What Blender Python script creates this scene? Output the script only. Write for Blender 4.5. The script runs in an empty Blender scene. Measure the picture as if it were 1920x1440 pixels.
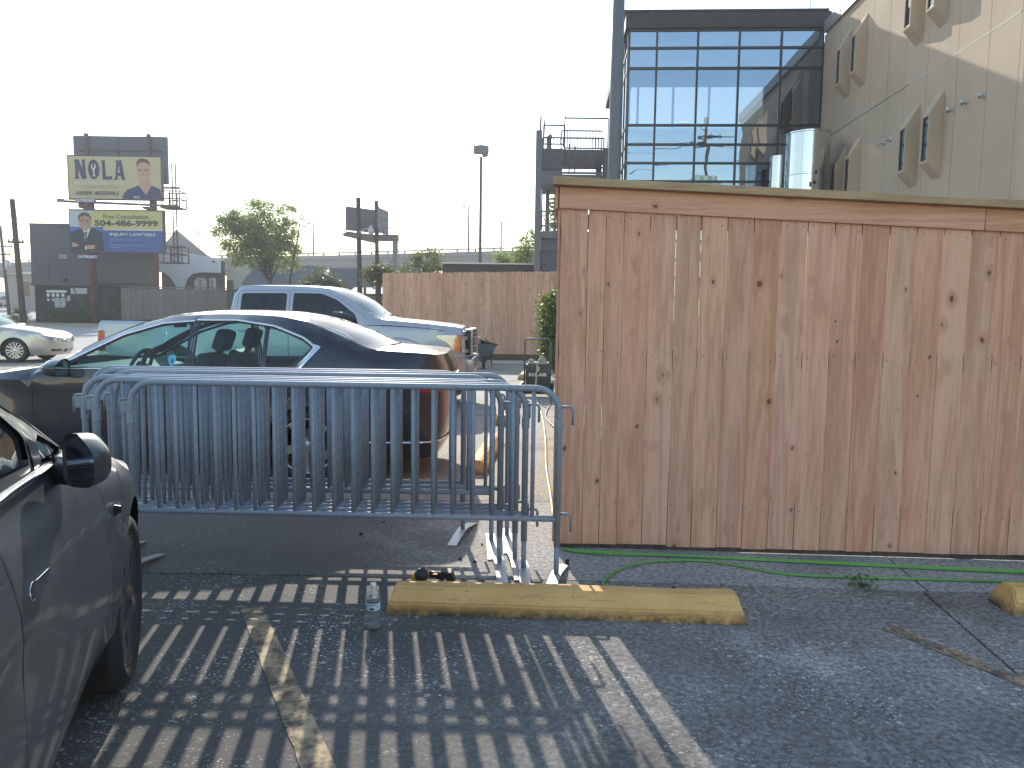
import bpy, bmesh, math, random
from math import sin, cos, pi, radians, sqrt, atan2, hypot
from mathutils import Vector, Matrix, noise
from mathutils.geometry import delaunay_2d_cdt

random.seed(7)
S = bpy.context.scene
COL = S.collection

# ------------------------------------------------------------------ camera
EYE = 1.48
PITCH = math.atan((720 - 592) / 1400.0)
ROLL = 0.0135
cd = bpy.data.cameras.new('camera')
cam = bpy.data.objects.new('camera', cd)
COL.objects.link(cam)
cd.sensor_fit = 'HORIZONTAL'
cd.sensor_width = 36.0
cd.lens = 36.0 * 1400 / 1920
cd.clip_start = 0.05
cd.clip_end = 5000
_f = Vector((0, cos(PITCH), -sin(PITCH)))
_r0 = Vector((1, 0, 0))
_u0 = Vector((0, sin(PITCH), cos(PITCH)))
_r = cos(ROLL) * _r0 + sin(ROLL) * _u0
_u = -sin(ROLL) * _r0 + cos(ROLL) * _u0
cam.matrix_world = Matrix(((_r.x, _u.x, -_f.x, 0), (_r.y, _u.y, -_f.y, 0), (_r.z, _u.z, -_f.z, EYE), (0, 0, 0, 1)))
S.camera = cam

# ------------------------------------------------------------------ daylight
SUN_EL, SUN_AZ = radians(26.8), radians(-10.0)      # azimuth from +Y towards +X
wd = bpy.data.worlds.new('World')
S.world = wd
wd.use_nodes = True
wn = wd.node_tree.nodes
sky = wn.new('ShaderNodeTexSky')
sky.sky_type = 'NISHITA'
sky.sun_disc = False
sky.sun_elevation = SUN_EL
sky.sun_rotation = SUN_AZ
sky.air_density = 1.4
sky.dust_density = 0.3
sky.ozone_density = 1.0
bg = wn['Background']
bg.inputs['Strength'].default_value = 0.15
wd.node_tree.links.new(sky.outputs[0], bg.inputs['Color'])
sd = bpy.data.lights.new('sun', 'SUN')
sd.energy = 2.9
sd.angle = radians(0.55)
sd.color = (1.0, 0.91, 0.78)
sun = bpy.data.objects.new('sun', sd)
COL.objects.link(sun)
_to = Vector((sin(SUN_AZ) * cos(SUN_EL), cos(SUN_AZ) * cos(SUN_EL), sin(SUN_EL)))
sun.rotation_euler = (-_to).to_track_quat('-Z', 'Y').to_euler()
sun.location = (-8, 40, 40)
S.view_settings.view_transform = 'Standard'
S.view_settings.look = 'None'
S.view_settings.exposure = 1.05
S.view_settings.gamma = 1.0
S.view_settings.use_curve_mapping = False
S.cycles.max_bounces = 8
S.cycles.transparent_max_bounces = 14
S.cycles.caustics_reflective = False
S.cycles.caustics_refractive = False
S.cycles.sample_clamp_indirect = 6.0
S.cycles.use_denoising = True

# ------------------------------------------------------------------ helpers
class MB:
    """collects faces for ONE mesh object"""
    def __init__(s):
        s.v = []; s.f = []; s.sm = []
    def add(s, vs, fs, smooth=False):
        o = len(s.v)
        s.v += [tuple(p) for p in vs]
        s.f += [tuple(i + o for i in f) for f in fs]
        s.sm += [smooth] * len(fs)
        return s
    def box(s, c, d, rz=0.0, M=None):
        hx, hy, hz = d[0] / 2, d[1] / 2, d[2] / 2
        R = M or Matrix.Rotation(rz, 3, 'Z')
        C = Vector(c)
        vs = [C + R @ Vector((x * hx, y * hy, z * hz)) for x in (-1, 1) for y in (-1, 1) for z in (-1, 1)]
        return s.add(vs, [(0, 1, 3, 2), (4, 6, 7, 5), (0, 4, 5, 1), (2, 3, 7, 6), (0, 2, 6, 4), (1, 5, 7, 3)])
    def bx(s, x0, x1, y0, y1, z0, z1):
        return s.box(((x0 + x1) / 2, (y0 + y1) / 2, (z0 + z1) / 2), (x1 - x0, y1 - y0, z1 - z0))
    def prism(s, poly, w0, w1, fn):
        """extrude a 2D polygon between w0 and w1; fn(u, v, w) gives the point"""
        n = len(poly)
        vs = [fn(u, v, w0) for u, v in poly] + [fn(u, v, w1) for u, v in poly]
        fs = [tuple(range(n))[::-1], tuple(range(n, 2 * n))] + [(i, (i + 1) % n, n + (i + 1) % n, n + i) for i in range(n)]
        return s.add(vs, fs)
    def tube(s, pts, r, n=8, closed=False, smooth=True):
        pts = [Vector(p) for p in pts]
        m = len(pts)
        rr = r if isinstance(r, (list, tuple)) else [r] * m
        vs = []
        up = None
        for i, p in enumerate(pts):
            a = pts[(i - 1) % m] if (i or closed) else p
            b = pts[(i + 1) % m] if (i < m - 1 or closed) else p
            t = (b - a)
            t = t.normalized() if t.length > 1e-9 else Vector((0, 0, 1))
            if up is None:
                up = t.orthogonal().normalized()
            else:
                up = up - t * up.dot(t)
                up = up.normalized() if up.length > 1e-6 else t.orthogonal().normalized()
            w = t.cross(up)
            vs += [p + (up * cos(2 * pi * k / n) + w * sin(2 * pi * k / n)) * rr[i] for k in range(n)]
        fs = []
        for i in range(m if closed else m - 1):
            j = (i + 1) % m
            fs += [(i * n + k, i * n + (k + 1) % n, j * n + (k + 1) % n, j * n + k) for k in range(n)]
        o = len(s.v)
        s.add(vs, fs, smooth)
        if not closed:
            s.f += [tuple(o + k for k in range(n))[::-1], tuple(o + (m - 1) * n + k for k in range(n))]
            s.sm += [False, False]
        return s
    def lathe(s, prof, n=24, fn=lambda x, y, z: (x, y, z), smooth=True):
        """profile (r, z) turned about z, then mapped by fn"""
        m = len(prof)
        vs = [fn(r * cos(2 * pi * k / n), r * sin(2 * pi * k / n), z) for r, z in prof for k in range(n)]
        fs = [(i * n + k, i * n + (k + 1) % n, (i + 1) * n + (k + 1) % n, (i + 1) * n + k) for i in range(m - 1) for k in range(n)]
        return s.add(vs, fs, smooth)
    def disc(s, c, r, n, fn):
        return s.add([fn(c[0] + r * cos(2 * pi * k / n), c[1] + r * sin(2 * pi * k / n)) for k in range(n)], [tuple(range(n))])
    def build(s, name, mat, parent=None, sharp=None, bevel=0.0, loc=None, rz=0.0, kind=None, mesh_only=False):
        me = bpy.data.meshes.new(name)
        me.from_pydata(s.v, [], s.f)
        me.polygons.foreach_set('use_smooth', s.sm)
        if bevel:
            bm = bmesh.new(); bm.from_mesh(me)
            es = [e for e in bm.edges if len(e.link_faces) == 2 and e.calc_face_angle(0) > 0.5]
            bmesh.ops.bevel(bm, geom=es, offset=bevel, segments=3 if bevel >= 0.02 else 2, affect='EDGES', profile=0.6, clamp_overlap=True)
            bm.to_mesh(me); bm.free()
        if bevel >= 0.02 and not sharp:
            me.polygons.foreach_set('use_smooth', [True] * len(me.polygons)); sharp = 50
        if sharp:
            me.set_sharp_from_angle(angle=radians(sharp))
        me.materials.append(mat)
        return link(name, me, parent, loc, rz, kind)

def link(name, me, parent=None, loc=None, rz=0.0, kind=None):
    o = bpy.data.objects.new(name, me)
    COL.objects.link(o)
    if parent: o.parent = parent
    if loc: o.location = loc
    if rz: o.rotation_euler = (0, 0, rz)
    if kind: o['kind'] = kind
    return o
def thing(name, label, cat, loc=(0, 0, 0), rz=0.0, group=None):
    o = bpy.data.objects.new(name, None)
    COL.objects.link(o)
    o.empty_display_size = 0.2
    o.location = loc
    o.rotation_euler = (0, 0, rz)
    return tag(o, label, cat, group)
def tag(o, label, cat, group=None):
    o['label'] = label; o['category'] = cat
    if group: o['group'] = group
    return o
KIDS = {}
def dup(root, loc, rz, label):
    def cp(o, par):
        c = o.copy(); COL.objects.link(c)
        if par: c.parent = par
        for ch in [x for x in o.children]:
            cp(ch, c)
        return c
    r = cp(root, None)
    r.location = loc; r.rotation_euler = (0, 0, rz); r['label'] = label
    return r
def arc(cx, cy, r, a0, a1, n):
    return [(cx + r * cos(radians(a0 + (a1 - a0) * i / n)), cy + r * sin(radians(a0 + (a1 - a0) * i / n))) for i in range(n + 1)]
def lerp_tab(tab, x):
    if x <= tab[0][0]: return tab[0][1]
    for (a, va), (b, vb) in zip(tab, tab[1:]):
        if x <= b: return va + (vb - va) * (x - a) / (b - a)
    return tab[-1][1]
def smooth_tab(tab):
    """monotone cubic through the table (no overshoot)"""
    xs = [p[0] for p in tab]; ys = [p[1] for p in tab]; n = len(xs)
    d = [(ys[i + 1] - ys[i]) / (xs[i + 1] - xs[i]) for i in range(n - 1)]
    m = [d[0]] + [0 if d[i - 1] * d[i] <= 0 else 2 * d[i - 1] * d[i] / (d[i - 1] + d[i]) for i in range(1, n - 1)] + [d[-1]]
    def f(x):
        if x <= xs[0]: return ys[0]
        if x >= xs[-1]: return ys[-1]
        i = 0
        while x > xs[i + 1]: i += 1
        h = xs[i + 1] - xs[i]; t = (x - xs[i]) / h
        return ((2 * t**3 - 3 * t**2 + 1) * ys[i] + (t**3 - 2 * t**2 + t) * h * m[i] + (-2 * t**3 + 3 * t**2) * ys[i + 1] + (t**3 - t**2) * h * m[i + 1])
    return f
def text_mesh(name, s, mat, parent, fn, width, height, bold=0.0):
    """flat lettering, fitted into width x height; fn(u, v) gives the point of the lower-left origin frame"""
    c = bpy.data.curves.new(name, 'FONT')
    c.body = s; c.size = 1.0; c.offset = bold; c.resolution_u = 3
    o = bpy.data.objects.new(name, c)
    COL.objects.link(o)
    bpy.context.view_layer.update()
    dg = bpy.context.evaluated_depsgraph_get()
    me0 = bpy.data.meshes.new_from_object(o.evaluated_get(dg))
    bpy.data.objects.remove(o); bpy.data.curves.remove(c)
    vs = [v.co.copy() for v in me0.vertices]; fs = [tuple(p.vertices) for p in me0.polygons]
    bpy.data.meshes.remove(me0)
    x0 = min(v.x for v in vs); x1 = max(v.x for v in vs); y0 = min(v.y for v in vs); y1 = max(v.y for v in vs)
    m = MB()
    m.add([fn((v.x - x0) / (x1 - x0) * width, (v.y - y0) / (y1 - y0) * height) for v in vs], fs)
    return m.build(name, mat, parent)

# ------------------------------------------------------------------ materials
def newmat(name):
    m = bpy.data.materials.new(name)
    m.use_nodes = True
    t = m.node_tree
    return m, t, t.nodes['Principled BSDF'], t.nodes['Material Output']
def N(t, kind, **kw):
    n = t.nodes.new('ShaderNode' + kind)
    for k, v in kw.items():
        if k in n.inputs: n.inputs[k].default_value = v
        else: setattr(n, k, v)
    return n
def L(t, a, b): t.links.new(a, b)
def math_(t, op, a, b=None, c=None, clamp=False):
    n = t.nodes.new('ShaderNodeMath'); n.operation = op; n.use_clamp = clamp
    for i, x in enumerate((a, b, c)):
        if x is None: continue
        if isinstance(x, (int, float)): n.inputs[i].default_value = x
        else: L(t, x, n.inputs[i])
    return n.outputs[0]
def mix_(t, fac, a, b, mode='MIX'):
    n = t.nodes.new('ShaderNodeMix'); n.data_type = 'RGBA'; n.blend_type = mode
    for sock, x in ((n.inputs['Factor'], fac), (n.inputs[6], a), (n.inputs[7], b)):
        if isinstance(x, (int, float)): sock.default_value = x
        elif isinstance(x, (tuple, list)): sock.default_value = (*x, 1) if len(x) == 3 else x
        else: L(t, x, sock)
    return n.outputs[2]
def ramp_(t, x, a, b):
    n = t.nodes.new('ShaderNodeMapRange'); n.interpolation_type = 'SMOOTHSTEP'
    L(t, x, n.inputs[0]); n.inputs[1].default_value = a; n.inputs[2].default_value = b
    return n.outputs[0]
def obj_coord(t, scale=(1, 1, 1), rand=False):
    tc = N(t, 'TexCoord')
    mp = N(t, 'Mapping'); mp.inputs['Scale'].default_value = scale
    src = tc.outputs['Object']
    if rand:
        oi = N(t, 'ObjectInfo')
        cm = N(t, 'CombineXYZ')
        for i, k in enumerate((37.0, 91.0, 53.0)):
            L(t, math_(t, 'MULTIPLY', oi.outputs['Random'], k), cm.inputs[i])
        ad = N(t, 'VectorMath', operation='ADD')
        L(t, src, ad.inputs[0]); L(t, cm.outputs[0], ad.inputs[1]); src = ad.outputs[0]
    L(t, src, mp.inputs['Vector'])
    return mp.outputs[0]
def noise_(t, co, scale, detail=3, rough=0.55, dist=0.0):
    n = N(t, 'TexNoise'); n.inputs['Scale'].default_value = scale; n.inputs['Detail'].default_value = detail
    n.inputs['Roughness'].default_value = rough; n.inputs['Distortion'].default_value = dist
    L(t, co, n.inputs['Vector'])
    return n.outputs[0]
def bump_(t, h, strength, dist, bsdf):
    b = N(t, 'Bump'); b.inputs['Strength'].default_value = strength; b.inputs['Distance'].default_value = dist
    L(t, h, b.inputs['Height']); L(t, b.outputs[0], bsdf.inputs['Normal'])
def mat(name, col, rough=0.6, metal=0.0, coat=0.0, var=None, bump=None, spec=0.5, rvar=0.0, rand=False, stretch=(1, 1, 1)):
    m, t, b, o = newmat(name)
    b.inputs['Base Color'].default_value = (*col, 1)
    b.inputs['Roughness'].default_value = rough
    b.inputs['Metallic'].default_value = metal
    b.inputs['Coat Weight'].default_value = coat
    b.inputs['Coat Roughness'].default_value = 0.04
    b.inputs['Specular IOR Level'].default_value = spec
    if var or bump or rvar:
        co = obj_coord(t, stretch, rand)
    if var:
        n = noise_(t, co, var[0], 5, 0.6)
        k = math_(t, 'MULTIPLY_ADD', math_(t, 'SUBTRACT', n, 0.5), var[1] * 3, 1.0)
        cc = N(t, 'VectorMath', operation='SCALE'); cc.inputs[0].default_value = col
        L(t, k, cc.inputs['Scale']); L(t, cc.outputs[0], b.inputs['Base Color'])
    if rvar:
        n = noise_(t, co, 4.0, 5, 0.65)
        L(t, math_(t, 'MULTIPLY_ADD', math_(t, 'SUBTRACT', n, 0.5), rvar * 3, rough, True), b.inputs['Roughness'])
    if bump:
        bump_(t, noise_(t, co, bump[0], 4), bump[1], 0.01, b)
    return m
def wood_mat(name, light, dark, knot, axis='z', weather=0.0):
    m, t, b, o = newmat(name)
    ax = {'z': (1, 1, 0.06), 'x': (0.06, 1, 1), 'y': (1, 0.06, 1)}[axis]
    co = obj_coord(t, ax, True)
    iso = obj_coord(t, {'z': (8, 0.4, 5.6), 'x': (5.6, 0.4, 8), 'y': (0.4, 5.6, 8)}[axis], True)
    vo = N(t, 'TexVoronoi'); vo.inputs['Scale'].default_value = 1.0; vo.inputs['Randomness'].default_value = 1.0
    wob = noise_(t, iso, 3.0, 2)
    wa = N(t, 'VectorMath', operation='ADD'); L(t, iso, wa.inputs[0])
    sc = N(t, 'VectorMath', operation='SCALE'); sc.inputs[0].default_value = (0.2, 0, 0.2); L(t, wob, sc.inputs['Scale'])
    L(t, sc.outputs[0], wa.inputs[1]); L(t, wa.outputs[0], vo.inputs['Vector'])
    d = vo.outputs['Distance']
    sep = N(t, 'SeparateColor'); L(t, vo.outputs['Color'], sep.inputs[0])
    on = math_(t, 'GREATER_THAN', sep.outputs[0], 0.42)
    size = math_(t, 'MULTIPLY_ADD', sep.outputs[1], 0.12, 0.05)
    kd = math_(t, 'DIVIDE', d, size)
    core = math_(t, 'MULTIPLY', math_(t, 'SUBTRACT', 1.0, ramp_(t, kd, 0.55, 1.0)), on)
    halo = math_(t, 'MULTIPLY', math_(t, 'SUBTRACT', 1.0, ramp_(t, kd, 0.8, 3.0)), on)
    fine = noise_(t, co, 85.0, 4, 0.65)
    bend = N(t, 'VectorMath', operation='ADD'); L(t, co, bend.inputs[0])
    sc2 = N(t, 'VectorMath', operation='SCALE'); sc2.inputs[0].default_value = (0.03, 0.03, 0.03); L(t, halo, sc2.inputs['Scale'])
    L(t, sc2.outputs[0], bend.inputs[1])
    rn = noise_(t, bend.outputs[0], 7.0, 2, 0.5, 0.6)
    ring = math_(t, 'PINGPONG', math_(t, 'MULTIPLY', rn, 9.0), 1.0)
    broad = noise_(t, co, 2.2, 3)
    f = math_(t, 'ADD', math_(t, 'MULTIPLY', fine, 0.75), math_(t, 'MULTIPLY', ring, 0.26))
    f = math_(t, 'ADD', f, math_(t, 'MULTIPLY', broad, 0.5))
    f = ramp_(t, f, 0.52, 1.05)
    c = mix_(t, f, light, dark)
    c = mix_(t, math_(t, 'MULTIPLY', halo, 0.62), c, dark)
    c = mix_(t, math_(t, 'MULTIPLY', core, 0.8), c, knot)
    oi = N(t, 'ObjectInfo')
    hs = N(t, 'HueSaturation')
    L(t, math_(t, 'MULTIPLY_ADD', oi.outputs['Random'], 0.13, 0.945), hs.inputs['Value'])
    L(t, math_(t, 'MULTIPLY_ADD', math_(t, 'FRACT', math_(t, 'MULTIPLY', oi.outputs['Random'], 17.3)), 0.005, 0.4955), hs.inputs['Hue'])
    L(t, math_(t, 'MULTIPLY_ADD', math_(t, 'FRACT', math_(t, 'MULTIPLY', oi.outputs['Random'], 7.7)), 0.14, 0.95), hs.inputs['Saturation'])
    L(t, c, hs.inputs['Color'])
    # handling marks and damp at the foot
    st = noise_(t, obj_coord(t, (1, 1, 1), True), 2.6, 5, 0.6)
    c2 = mix_(t, math_(t, 'MULTIPLY', ramp_(t, st, 0.5, 0.78), 0.16 + weather), hs.outputs[0], (0.22, 0.13, 0.08))
    L(t, c2, b.inputs['Base Color'])
    b.inputs['Roughness'].default_value = 0.78
    b.inputs['Specular IOR Level'].default_value = 0.25
    bump_(t, f, 0.25, 0.003, b)
    return m
def glass_mat(name, tint, refl=(1, 1, 1), ior=1.5, base=0.0, rough=0.0, dust=0.0):
    m, t, b, o = newmat(name)
    t.nodes.remove(b)
    tr = N(t, 'BsdfTransparent'); tr.inputs[0].default_value = (*tint, 1)
    gl = N(t, 'BsdfGlossy'); gl.inputs[0].default_value = (*refl, 1); gl.inputs['Roughness'].default_value = rough
    fr = N(t, 'Fresnel'); ge = N(t, 'NewGeometry')
    L(t, math_(t, 'MULTIPLY_ADD', ge.outputs['Backfacing'], 1.0 / ior - ior, ior), fr.inputs[0])
    fac = math_(t, 'MULTIPLY_ADD', fr.outputs[0], 1.0 - base, base, True)
    mx = N(t, 'MixShader'); L(t, fac, mx.inputs[0]); L(t, tr.outputs[0], mx.inputs[1]); L(t, gl.outputs[0], mx.inputs[2])
    out = mx.outputs[0]
    if dust:
        df = N(t, 'BsdfDiffuse'); df.inputs[0].default_value = (0.5, 0.5, 0.47, 1)
        n = noise_(t, obj_coord(t), 3.0, 5)
        m2 = N(t, 'MixShader'); L(t, math_(t, 'MULTIPLY', n, dust), m2.inputs[0]); L(t, out, m2.inputs[1]); L(t, df.outputs[0], m2.inputs[2])
        out = m2.outputs[0]
    L(t, out, o.inputs['Surface'])
    return m
def leaf_mat(name, a, b_, trans=0.45):
    m, t, b, o = newmat(name)
    co = obj_coord(t)
    n = noise_(t, co, 1.3, 3)
    n2 = noise_(t, co, 23.0, 1)
    c = mix_(t, ramp_(t, math_(t, 'ADD', math_(t, 'MULTIPLY', n, 0.6), math_(t, 'MULTIPLY', n2, 0.4)), 0.35, 0.65), a, b_)
    L(t, c, b.inputs['Base Color'])
    b.inputs['Roughness'].default_value = 0.45
    tl = N(t, 'BsdfTranslucent')
    L(t, mix_(t, 0.5, c, (0.30, 0.40, 0.06)), tl.inputs[0])
    mx = N(t, 'MixShader'); mx.inputs[0].default_value = trans
    L(t, b.outputs[0], mx.inputs[1]); L(t, tl.outputs[0], mx.inputs[2]); L(t, mx.outputs[0], o.inputs['Surface'])
    return m
def slab_mat(name, dark, mid, pale, fleck, fleck_amt, stain, seed, left_dark=None):
    """worn concrete: stains, exposed shell and gravel flecks"""
    m, t, b, o = newmat(name)
    co = obj_coord(t)
    mp = N(t, 'Mapping'); mp.inputs['Location'].default_value = (seed, seed * 1.7, 0); L(t, co, mp.inputs[0]); co = mp.outputs[0]
    big = noise_(t, co, 0.55, 4, 0.55, 0.4)
    midn = noise_(t, co, 2.3, 6, 0.65)
    fine = noise_(t, co, 38.0, 4, 0.7)
    s = math_(t, 'ADD', math_(t, 'MULTIPLY', big, 0.65), math_(t, 'MULTIPLY', midn, 0.35))
    c = mix_(t, ramp_(t, s, stain[0], stain[1]), dark, mid)
    c = mix_(t, math_(t, 'MULTIPLY', ramp_(t, midn, 0.52, 0.75), 0.6), c, pale)
    c = mix_(t, 0.62, c, mix_(t, ramp_(t, fine, 0.32, 0.70), (0.22, 0.22, 0.22), (1.7, 1.7, 1.7)), 'MULTIPLY')
    tot = None
    for sc_, th, k in ((44.0, 0.24, 0.50), (95.0, 0.27, 0.58), (21.0, 0.19, 0.76)):
        wv = N(t, 'Mapping'); wv.inputs['Scale'].default_value = (1.0, 1.25, 1.0); L(t, co, wv.inputs[0])
        ds = N(t, 'VectorMath', operation='ADD'); L(t, wv.outputs[0], ds.inputs[0])
        nn = N(t, 'TexNoise'); nn.inputs['Scale'].default_value = sc_ * 1.2; L(t, co, nn.inputs['Vector'])
        sv = N(t, 'VectorMath', operation='SCALE'); L(t, nn.outputs['Color'], sv.inputs[0]); sv.inputs['Scale'].default_value = 0.6 / sc_
        L(t, sv.outputs[0], ds.inputs[1])
        vo = N(t, 'TexVoronoi'); vo.inputs['Scale'].default_value = sc_; L(t, ds.outputs[0], vo.inputs['Vector'])
        sp = N(t, 'SeparateColor'); L(t, vo.outputs['Color'], sp.inputs[0])
        on = math_(t, 'GREATER_THAN', sp.outputs[0], k)
        sz = math_(t, 'MULTIPLY_ADD', sp.outputs[1], th, th * 0.5)
        q = math_(t, 'MULTIPLY', math_(t, 'LESS_THAN', vo.outputs['Distance'], sz), on)
        q = math_(t, 'MULTIPLY', q, math_(t, 'MULTIPLY_ADD', sp.outputs[2], 0.7, 0.3))
        tot = q if tot is None else math_(t, 'MAXIMUM', tot, q)
    if left_dark:                                                # darker towards the left of the slab, edge broken up by noise
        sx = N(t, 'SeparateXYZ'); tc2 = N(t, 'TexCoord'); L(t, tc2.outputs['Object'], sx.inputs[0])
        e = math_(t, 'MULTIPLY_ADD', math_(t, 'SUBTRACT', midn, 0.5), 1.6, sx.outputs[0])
        c = mix_(t, math_(t, 'MULTIPLY', math_(t, 'SUBTRACT', 1.0, ramp_(t, e, left_dark[0], left_dark[1])), 0.85), c, left_dark[2])
    area = ramp_(t, noise_(t, co, 1.5, 5, 0.7), 0.42, 0.66)
    c = mix_(t, math_(t, 'MULTIPLY', tot, math_(t, 'MULTIPLY_ADD', area, fleck_amt * 0.85, fleck_amt * 0.15)), c, fleck)
    L(t, c, b.inputs['Base Color'])
    b.inputs['Roughness'].default_value = 0.82
    b.inputs['Specular IOR Level'].default_value = 0.3
    bump_(t, math_(t, 'ADD', math_(t, 'MULTIPLY', fine, 0.8), math_(t, 'MULTIPLY', tot, 0.6)), 0.55 if name == 'worn_concrete' else 0.22, 0.006, b)
    return m
def paint_mat(name, col, metal, dust=0.06):
    m, t, b, o = newmat(name)
    co = obj_coord(t)
    n = noise_(t, co, 2.5, 6, 0.7)
    n2 = noise_(t, co, 60.0, 3, 0.7)
    k = math_(t, 'MULTIPLY', math_(t, 'MULTIPLY', ramp_(t, n, 0.4, 0.8), n2), dust * 3)
    c = mix_(t, k, col, (0.3, 0.29, 0.27))
    L(t, c, b.inputs['Base Color'])
    b.inputs['Metallic'].default_value = metal
    b.inputs['Roughness'].default_value = 0.38
    b.inputs['Coat Weight'].default_value = 1.0
    L(t, math_(t, 'MULTIPLY_ADD', k, 0.9, 0.04), b.inputs['Coat Roughness'])
    return m

M = {}
M['cedar'] = wood_mat('cedar', (0.69, 0.405, 0.285), (0.49, 0.26, 0.17), (0.10, 0.045, 0.025))
M['cedar_x'] = wood_mat('cedar_trim', (0.70, 0.415, 0.29), (0.52, 0.28, 0.18), (0.10, 0.045, 0.025), 'x')
M['treated'] = wood_mat('treated_pine', (0.50, 0.37, 0.22), (0.34, 0.235, 0.135), (0.06, 0.045, 0.03), 'x')
M['cedar_far'] = wood_mat('cedar_picket', (0.67, 0.41, 0.285), (0.46, 0.255, 0.17), (0.08, 0.04, 0.02), 'z', 0.25)
M['grey_wood'] = wood_mat('weathered_wood', (0.17, 0.15, 0.14), (0.10, 0.09, 0.085), (0.05, 0.04, 0.04), 'z', 0.2)
M['pole_wood'] = wood_mat('pole_wood', (0.12, 0.085, 0.065), (0.06, 0.042, 0.035), (0.03, 0.02, 0.02))
M['slab_front'] = slab_mat('worn_concrete', (0.105, 0.099, 0.092), (0.265, 0.25, 0.23), (0.47, 0.44, 0.39), (0.95, 0.92, 0.83), 0.95, (0.34, 0.62), 3.1, (-0.9, 1.5, (0.088, 0.083, 0.076)))
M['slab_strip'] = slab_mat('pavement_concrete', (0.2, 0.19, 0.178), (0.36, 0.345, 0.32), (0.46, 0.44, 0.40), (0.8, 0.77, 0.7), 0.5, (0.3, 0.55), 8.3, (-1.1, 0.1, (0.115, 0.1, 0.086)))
M['slab_back'] = slab_mat('lot_concrete', (0.2, 0.175, 0.15), (0.36, 0.32, 0.27), (0.42, 0.38, 0.32), (0.5, 0.46, 0.4), 0.4, (0.3, 0.5), 5.7)
M['street'] = mat('street_concrete', (0.34, 0.32, 0.29), 0.85, var=(0.4, 0.12), bump=(20, 0.2))
M['dirt'] = mat('joint_dirt', (0.035, 0.033, 0.03), 0.95, var=(30, 0.3))
M['earth'] = mat('earth', (0.16, 0.15, 0.13), 0.95, var=(0.2, 0.2))
M['kerb'] = mat('kerb_concrete', (0.34, 0.27, 0.2), 0.85, var=(3, 0.15))
M['grass'] = mat('grass', (0.10, 0.13, 0.04), 0.9, var=(4, 0.3))
M['galv'] = mat('galvanised_steel', (0.235, 0.272, 0.33), 0.58, 0.12, var=(55, 0.25), rvar=0.12)
M['galv_plate'] = mat('galvanised_plate', (0.5, 0.5, 0.49), 0.45, 0.5, var=(30, 0.15))
M['steel_dark'] = mat('painted_grey_steel', (0.125, 0.13, 0.155), 0.55, 0.2, var=(6, 0.12))
M['yellow'] = None
M['black'] = mat('black_plastic', (0.014, 0.014, 0.016), 0.45)
M['black_gloss'] = mat('gloss_black', (0.008, 0.008, 0.01), 0.12, coat=0.5)
M['rubber'] = mat('tyre_rubber', (0.017, 0.017, 0.018), 0.78, var=(12, 0.3))
M['chrome'] = mat('chrome', (0.72, 0.73, 0.75), 0.12, 1.0)
M['alloy'] = mat('alloy', (0.6, 0.6, 0.61), 0.28, 0.9)
M['alloy_dark'] = mat('dark_alloy', (0.05, 0.05, 0.055), 0.3, 0.6, coat=0.4)
M['cabin'] = mat('cabin_trim', (0.02, 0.021, 0.024), 0.7, var=(8, 0.2))
M['red_lens'] = mat('red_lens', (0.35, 0.01, 0.012), 0.12, coat=0.6)
M['amber'] = mat('amber_lens', (0.75, 0.2, 0.02), 0.15, coat=0.6)
M['lamp_lens'] = mat('headlamp_reflector', (0.42, 0.38, 0.33), 0.2, 0.7, coat=0.8, var=(14, 0.3))
M['car_glass'] = glass_mat('car_glass', (0.62, 0.85, 0.83), ior=1.32, base=0.015, dust=0.05)
M['dark_glass'] = glass_mat('privacy_glass', (0.10, 0.12, 0.15), ior=1.5, base=0.01, dust=0.05)
M['white'] = mat('white_paint', (0.72, 0.73, 0.74), 0.6, var=(1, 0.05))
M['white_plain'] = mat('white_plastic', (0.75, 0.75, 0.75), 0.4)
def yellow_mat():
    m, t, b, o = newmat('yellow_kerb_paint')
    tc = N(t, 'TexCoord')
    sep = N(t, 'SeparateXYZ'); L(t, tc.outputs['Object'], sep.inputs[0])
    co = obj_coord(t, (1, 1, 1), True)
    n = noise_(t, co, 9.0, 5, 0.7); n2 = noise_(t, co, 70.0, 3, 0.7); nb = noise_(t, co, 2.0, 3)
    c = mix_(t, ramp_(t, nb, 0.3, 0.75), (0.76, 0.445, 0.165), (0.62, 0.34, 0.105))
    low = math_(t, 'SUBTRACT', 1.0, ramp_(t, sep.outputs[2], 0.0, 0.075))      # splashed dirt near the ground
    grime = math_(t, 'MULTIPLY', low, ramp_(t, n, 0.25, 0.6))
    c = mix_(t, grime, c, (0.045, 0.042, 0.035))
    scuff = noise_(t, obj_coord(t, (1.2, 14, 10), True), 3.0, 5, 0.75, 0.5)
    c = mix_(t, math_(t, 'MULTIPLY', ramp_(t, scuff, 0.52, 0.72), 0.55), c, (0.16, 0.125, 0.085))
    chip = noise_(t, co, 16.0, 5, 0.75, 0.3)
    c = mix_(t, ramp_(t, chip, 0.665, 0.69), c, (0.30, 0.28, 0.25))
    spots = math_(t, 'MULTIPLY', ramp_(t, n2, 0.63, 0.70), 0.8)
    c = mix_(t, spots, c, (0.06, 0.05, 0.04))
    L(t, c, b.inputs['Base Color']); b.inputs['Roughness'].default_value = 0.7
    bump_(t, math_(t, 'ADD', n2, math_(t, 'MULTIPLY', chip, -0.8)), 0.5, 0.006, b)
    return m
M['yellow'] = yellow_mat()
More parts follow.
